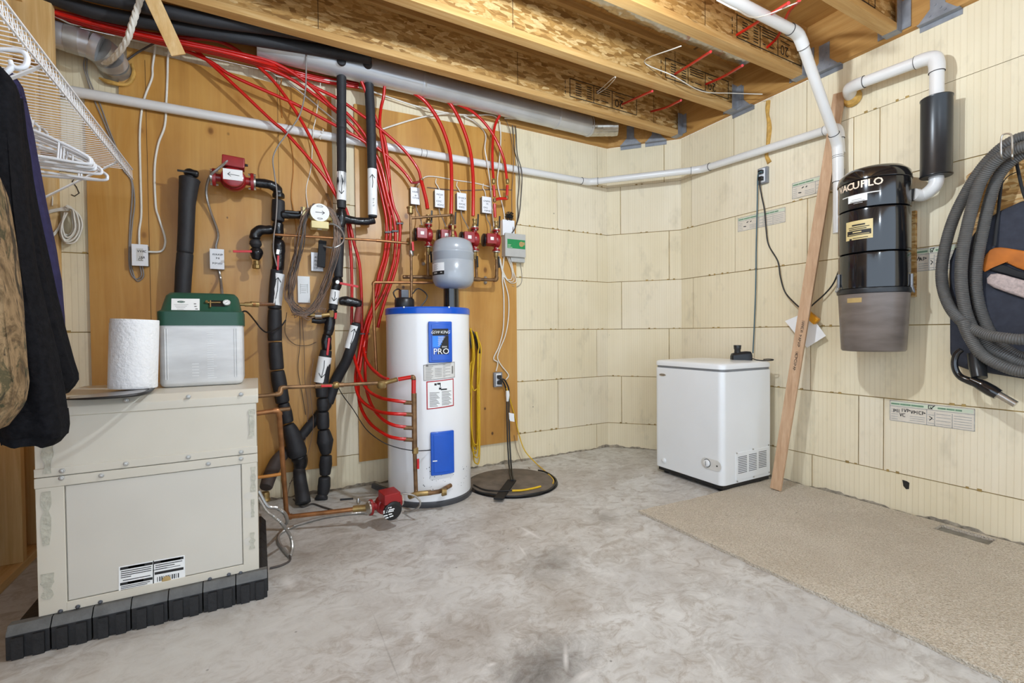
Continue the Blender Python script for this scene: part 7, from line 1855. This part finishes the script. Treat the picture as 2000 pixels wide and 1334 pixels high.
def garment(name, label, cat, y, rows, mats, th, fold=.006, seed=0, n=40, cuff=None):
    """rows: (v, u_left, u_right) outline measured at the garment's own distance; th: thickness front to back"""
    rings = []
    pts = []
    V = [r[0] for r in rows]
    vv = [V[0] + (V[-1] - V[0]) * i / 46 for i in range(47)]
    for v in vv:
        uL = np.interp(v, V, [r[1] for r in rows]); uR = np.interp(v, V, [r[2] for r in rows])
        pts.append((PY(uL, v, y), PY(uR, v, y)))
    for i, (a, b) in enumerate(pts):
        c = (a + b) / 2; hx = (b - a) / 2; ring = []; f = i / 46
        tk = th / 2 * (.35 + .65 * min(1, f * 5)) * (1 if f < .97 else .9)
        for k in range(n):
            t_ = 2 * math.pi * k / n; cx, sy = math.cos(t_), math.sin(t_)
            ex = math.copysign(abs(cx) ** .75, cx); ey = math.copysign(abs(sy) ** .75, sy)
            w_ = fold * mnoise.noise(Vector((cx * 2.6 + seed, sy * 2.0, c.z * 2.2 + seed))) * 2 + fold * math.sin(7 * t_ + c.z * 5 + seed) * .5
            ring.append(c + hx * ex * (1 + w_ * .6 / max(hx.length, .02)) + Vector((0, tk * ey + w_, 0)) + Vector((0, 0, .35 * w_)))
        rings.append(ring)
    t_ = thing(name, label, cat, sum(rings[-1], Vector()) / n)
    m = MB(); m.loft(rings[::-1]).build('garment_body', mats[0], t_, angle=80)
    if cuff:
        cr = []
        for f in range(45 - cuff, 46):
            cc = sum(rings[f], Vector()) / n; cr.append([cc + (p - cc) * 1.025 for p in rings[f]])
        MB().loft(cr[::-1]).build('hem_band', mats[0], t_, angle=80)
    return t_
cm = garment('camouflage_jacket', 'brown camouflage jacket hanging nearest at the far left', 'jacket', 1.50, [(250, -140, -40), (330, -140, -12), (380, -130, 4), (430, -130, 12), (500, -125, 22), (600, -120, 36), (690, -115, 44), (750, -115, 49), (790, -115, 40), (815, -115, 22), (836, -112, 4)], ['camo'], .13, .010, 3)
f1 = garment('fleece_jacket', 'black fleece jacket with a wide hemmed sleeve in front of the navy one', 'jacket', 1.64, [(128, -60, 2), (150, -70, 24), (170, -75, 34), (185, -75, 36), (260, -75, 40), (400, -60, 52), (520, -45, 66), (610, -30, 84), (690, -15, 104), (750, -8, 116), (800, -2, 124), (830, 2, 128), (852, 4, 126), (866, 10, 112)], ['fleece_black'], .13, .007, 8, cuff=3)
f2 = garment('fleece_sleeve_jacket', 'black jacket whose pointed sleeve end hangs against the navy coat', 'jacket', 1.79, [(190, 0, 38), (260, 2, 46), (340, 8, 58), (420, 20, 74), (500, 35, 90), (570, 50, 104), (640, 66, 122), (700, 80, 140), (735, 92, 151), (748, 104, 149), (768, 112, 130)], ['fleece_black'], .10, .006, 15)
nv = garment('navy_jacket', 'dark navy jacket hanging behind the black fleece ones', 'jacket', 1.91, [(140, -10, 22), (160, -15, 42), (185, -15, 48), (240, -12, 58), (320, -5, 74), (400, 5, 87), (480, 15, 105), (545, 25, 116), (620, 40, 120), (670, 55, 119), (690, 60, 112)], ['navy_fabric'], .12, .006, 23)
# the hanger carrying the fleece jacket, its hook over the shelf lip
hc = PY(38, 92, 1.66)
t_ = thing('coat_hanger', 'white hanger hook carrying the black fleece jacket', 'hanger', hc)
hk_ = [PY(-10, 96, 1.66), PY(20, 97, 1.66), PY(42, 100, 1.66), PY(53, 112, 1.66), PY(50, 128, 1.66), PY(36, 133, 1.66), PY(24, 128, 1.66), PY(20, 118, 1.66)]
MB().tube(hk_, [.005, .006, .0065, .0065, .0065, .006, .006, .005], 10).build('hook', 'hanger_white', t_)
MB().tube([PY(26, 130, 1.66), PY(16, 138, 1.66), PY(4, 148, 1.66)], .007, 10).build('neck', 'hanger_white', t_)
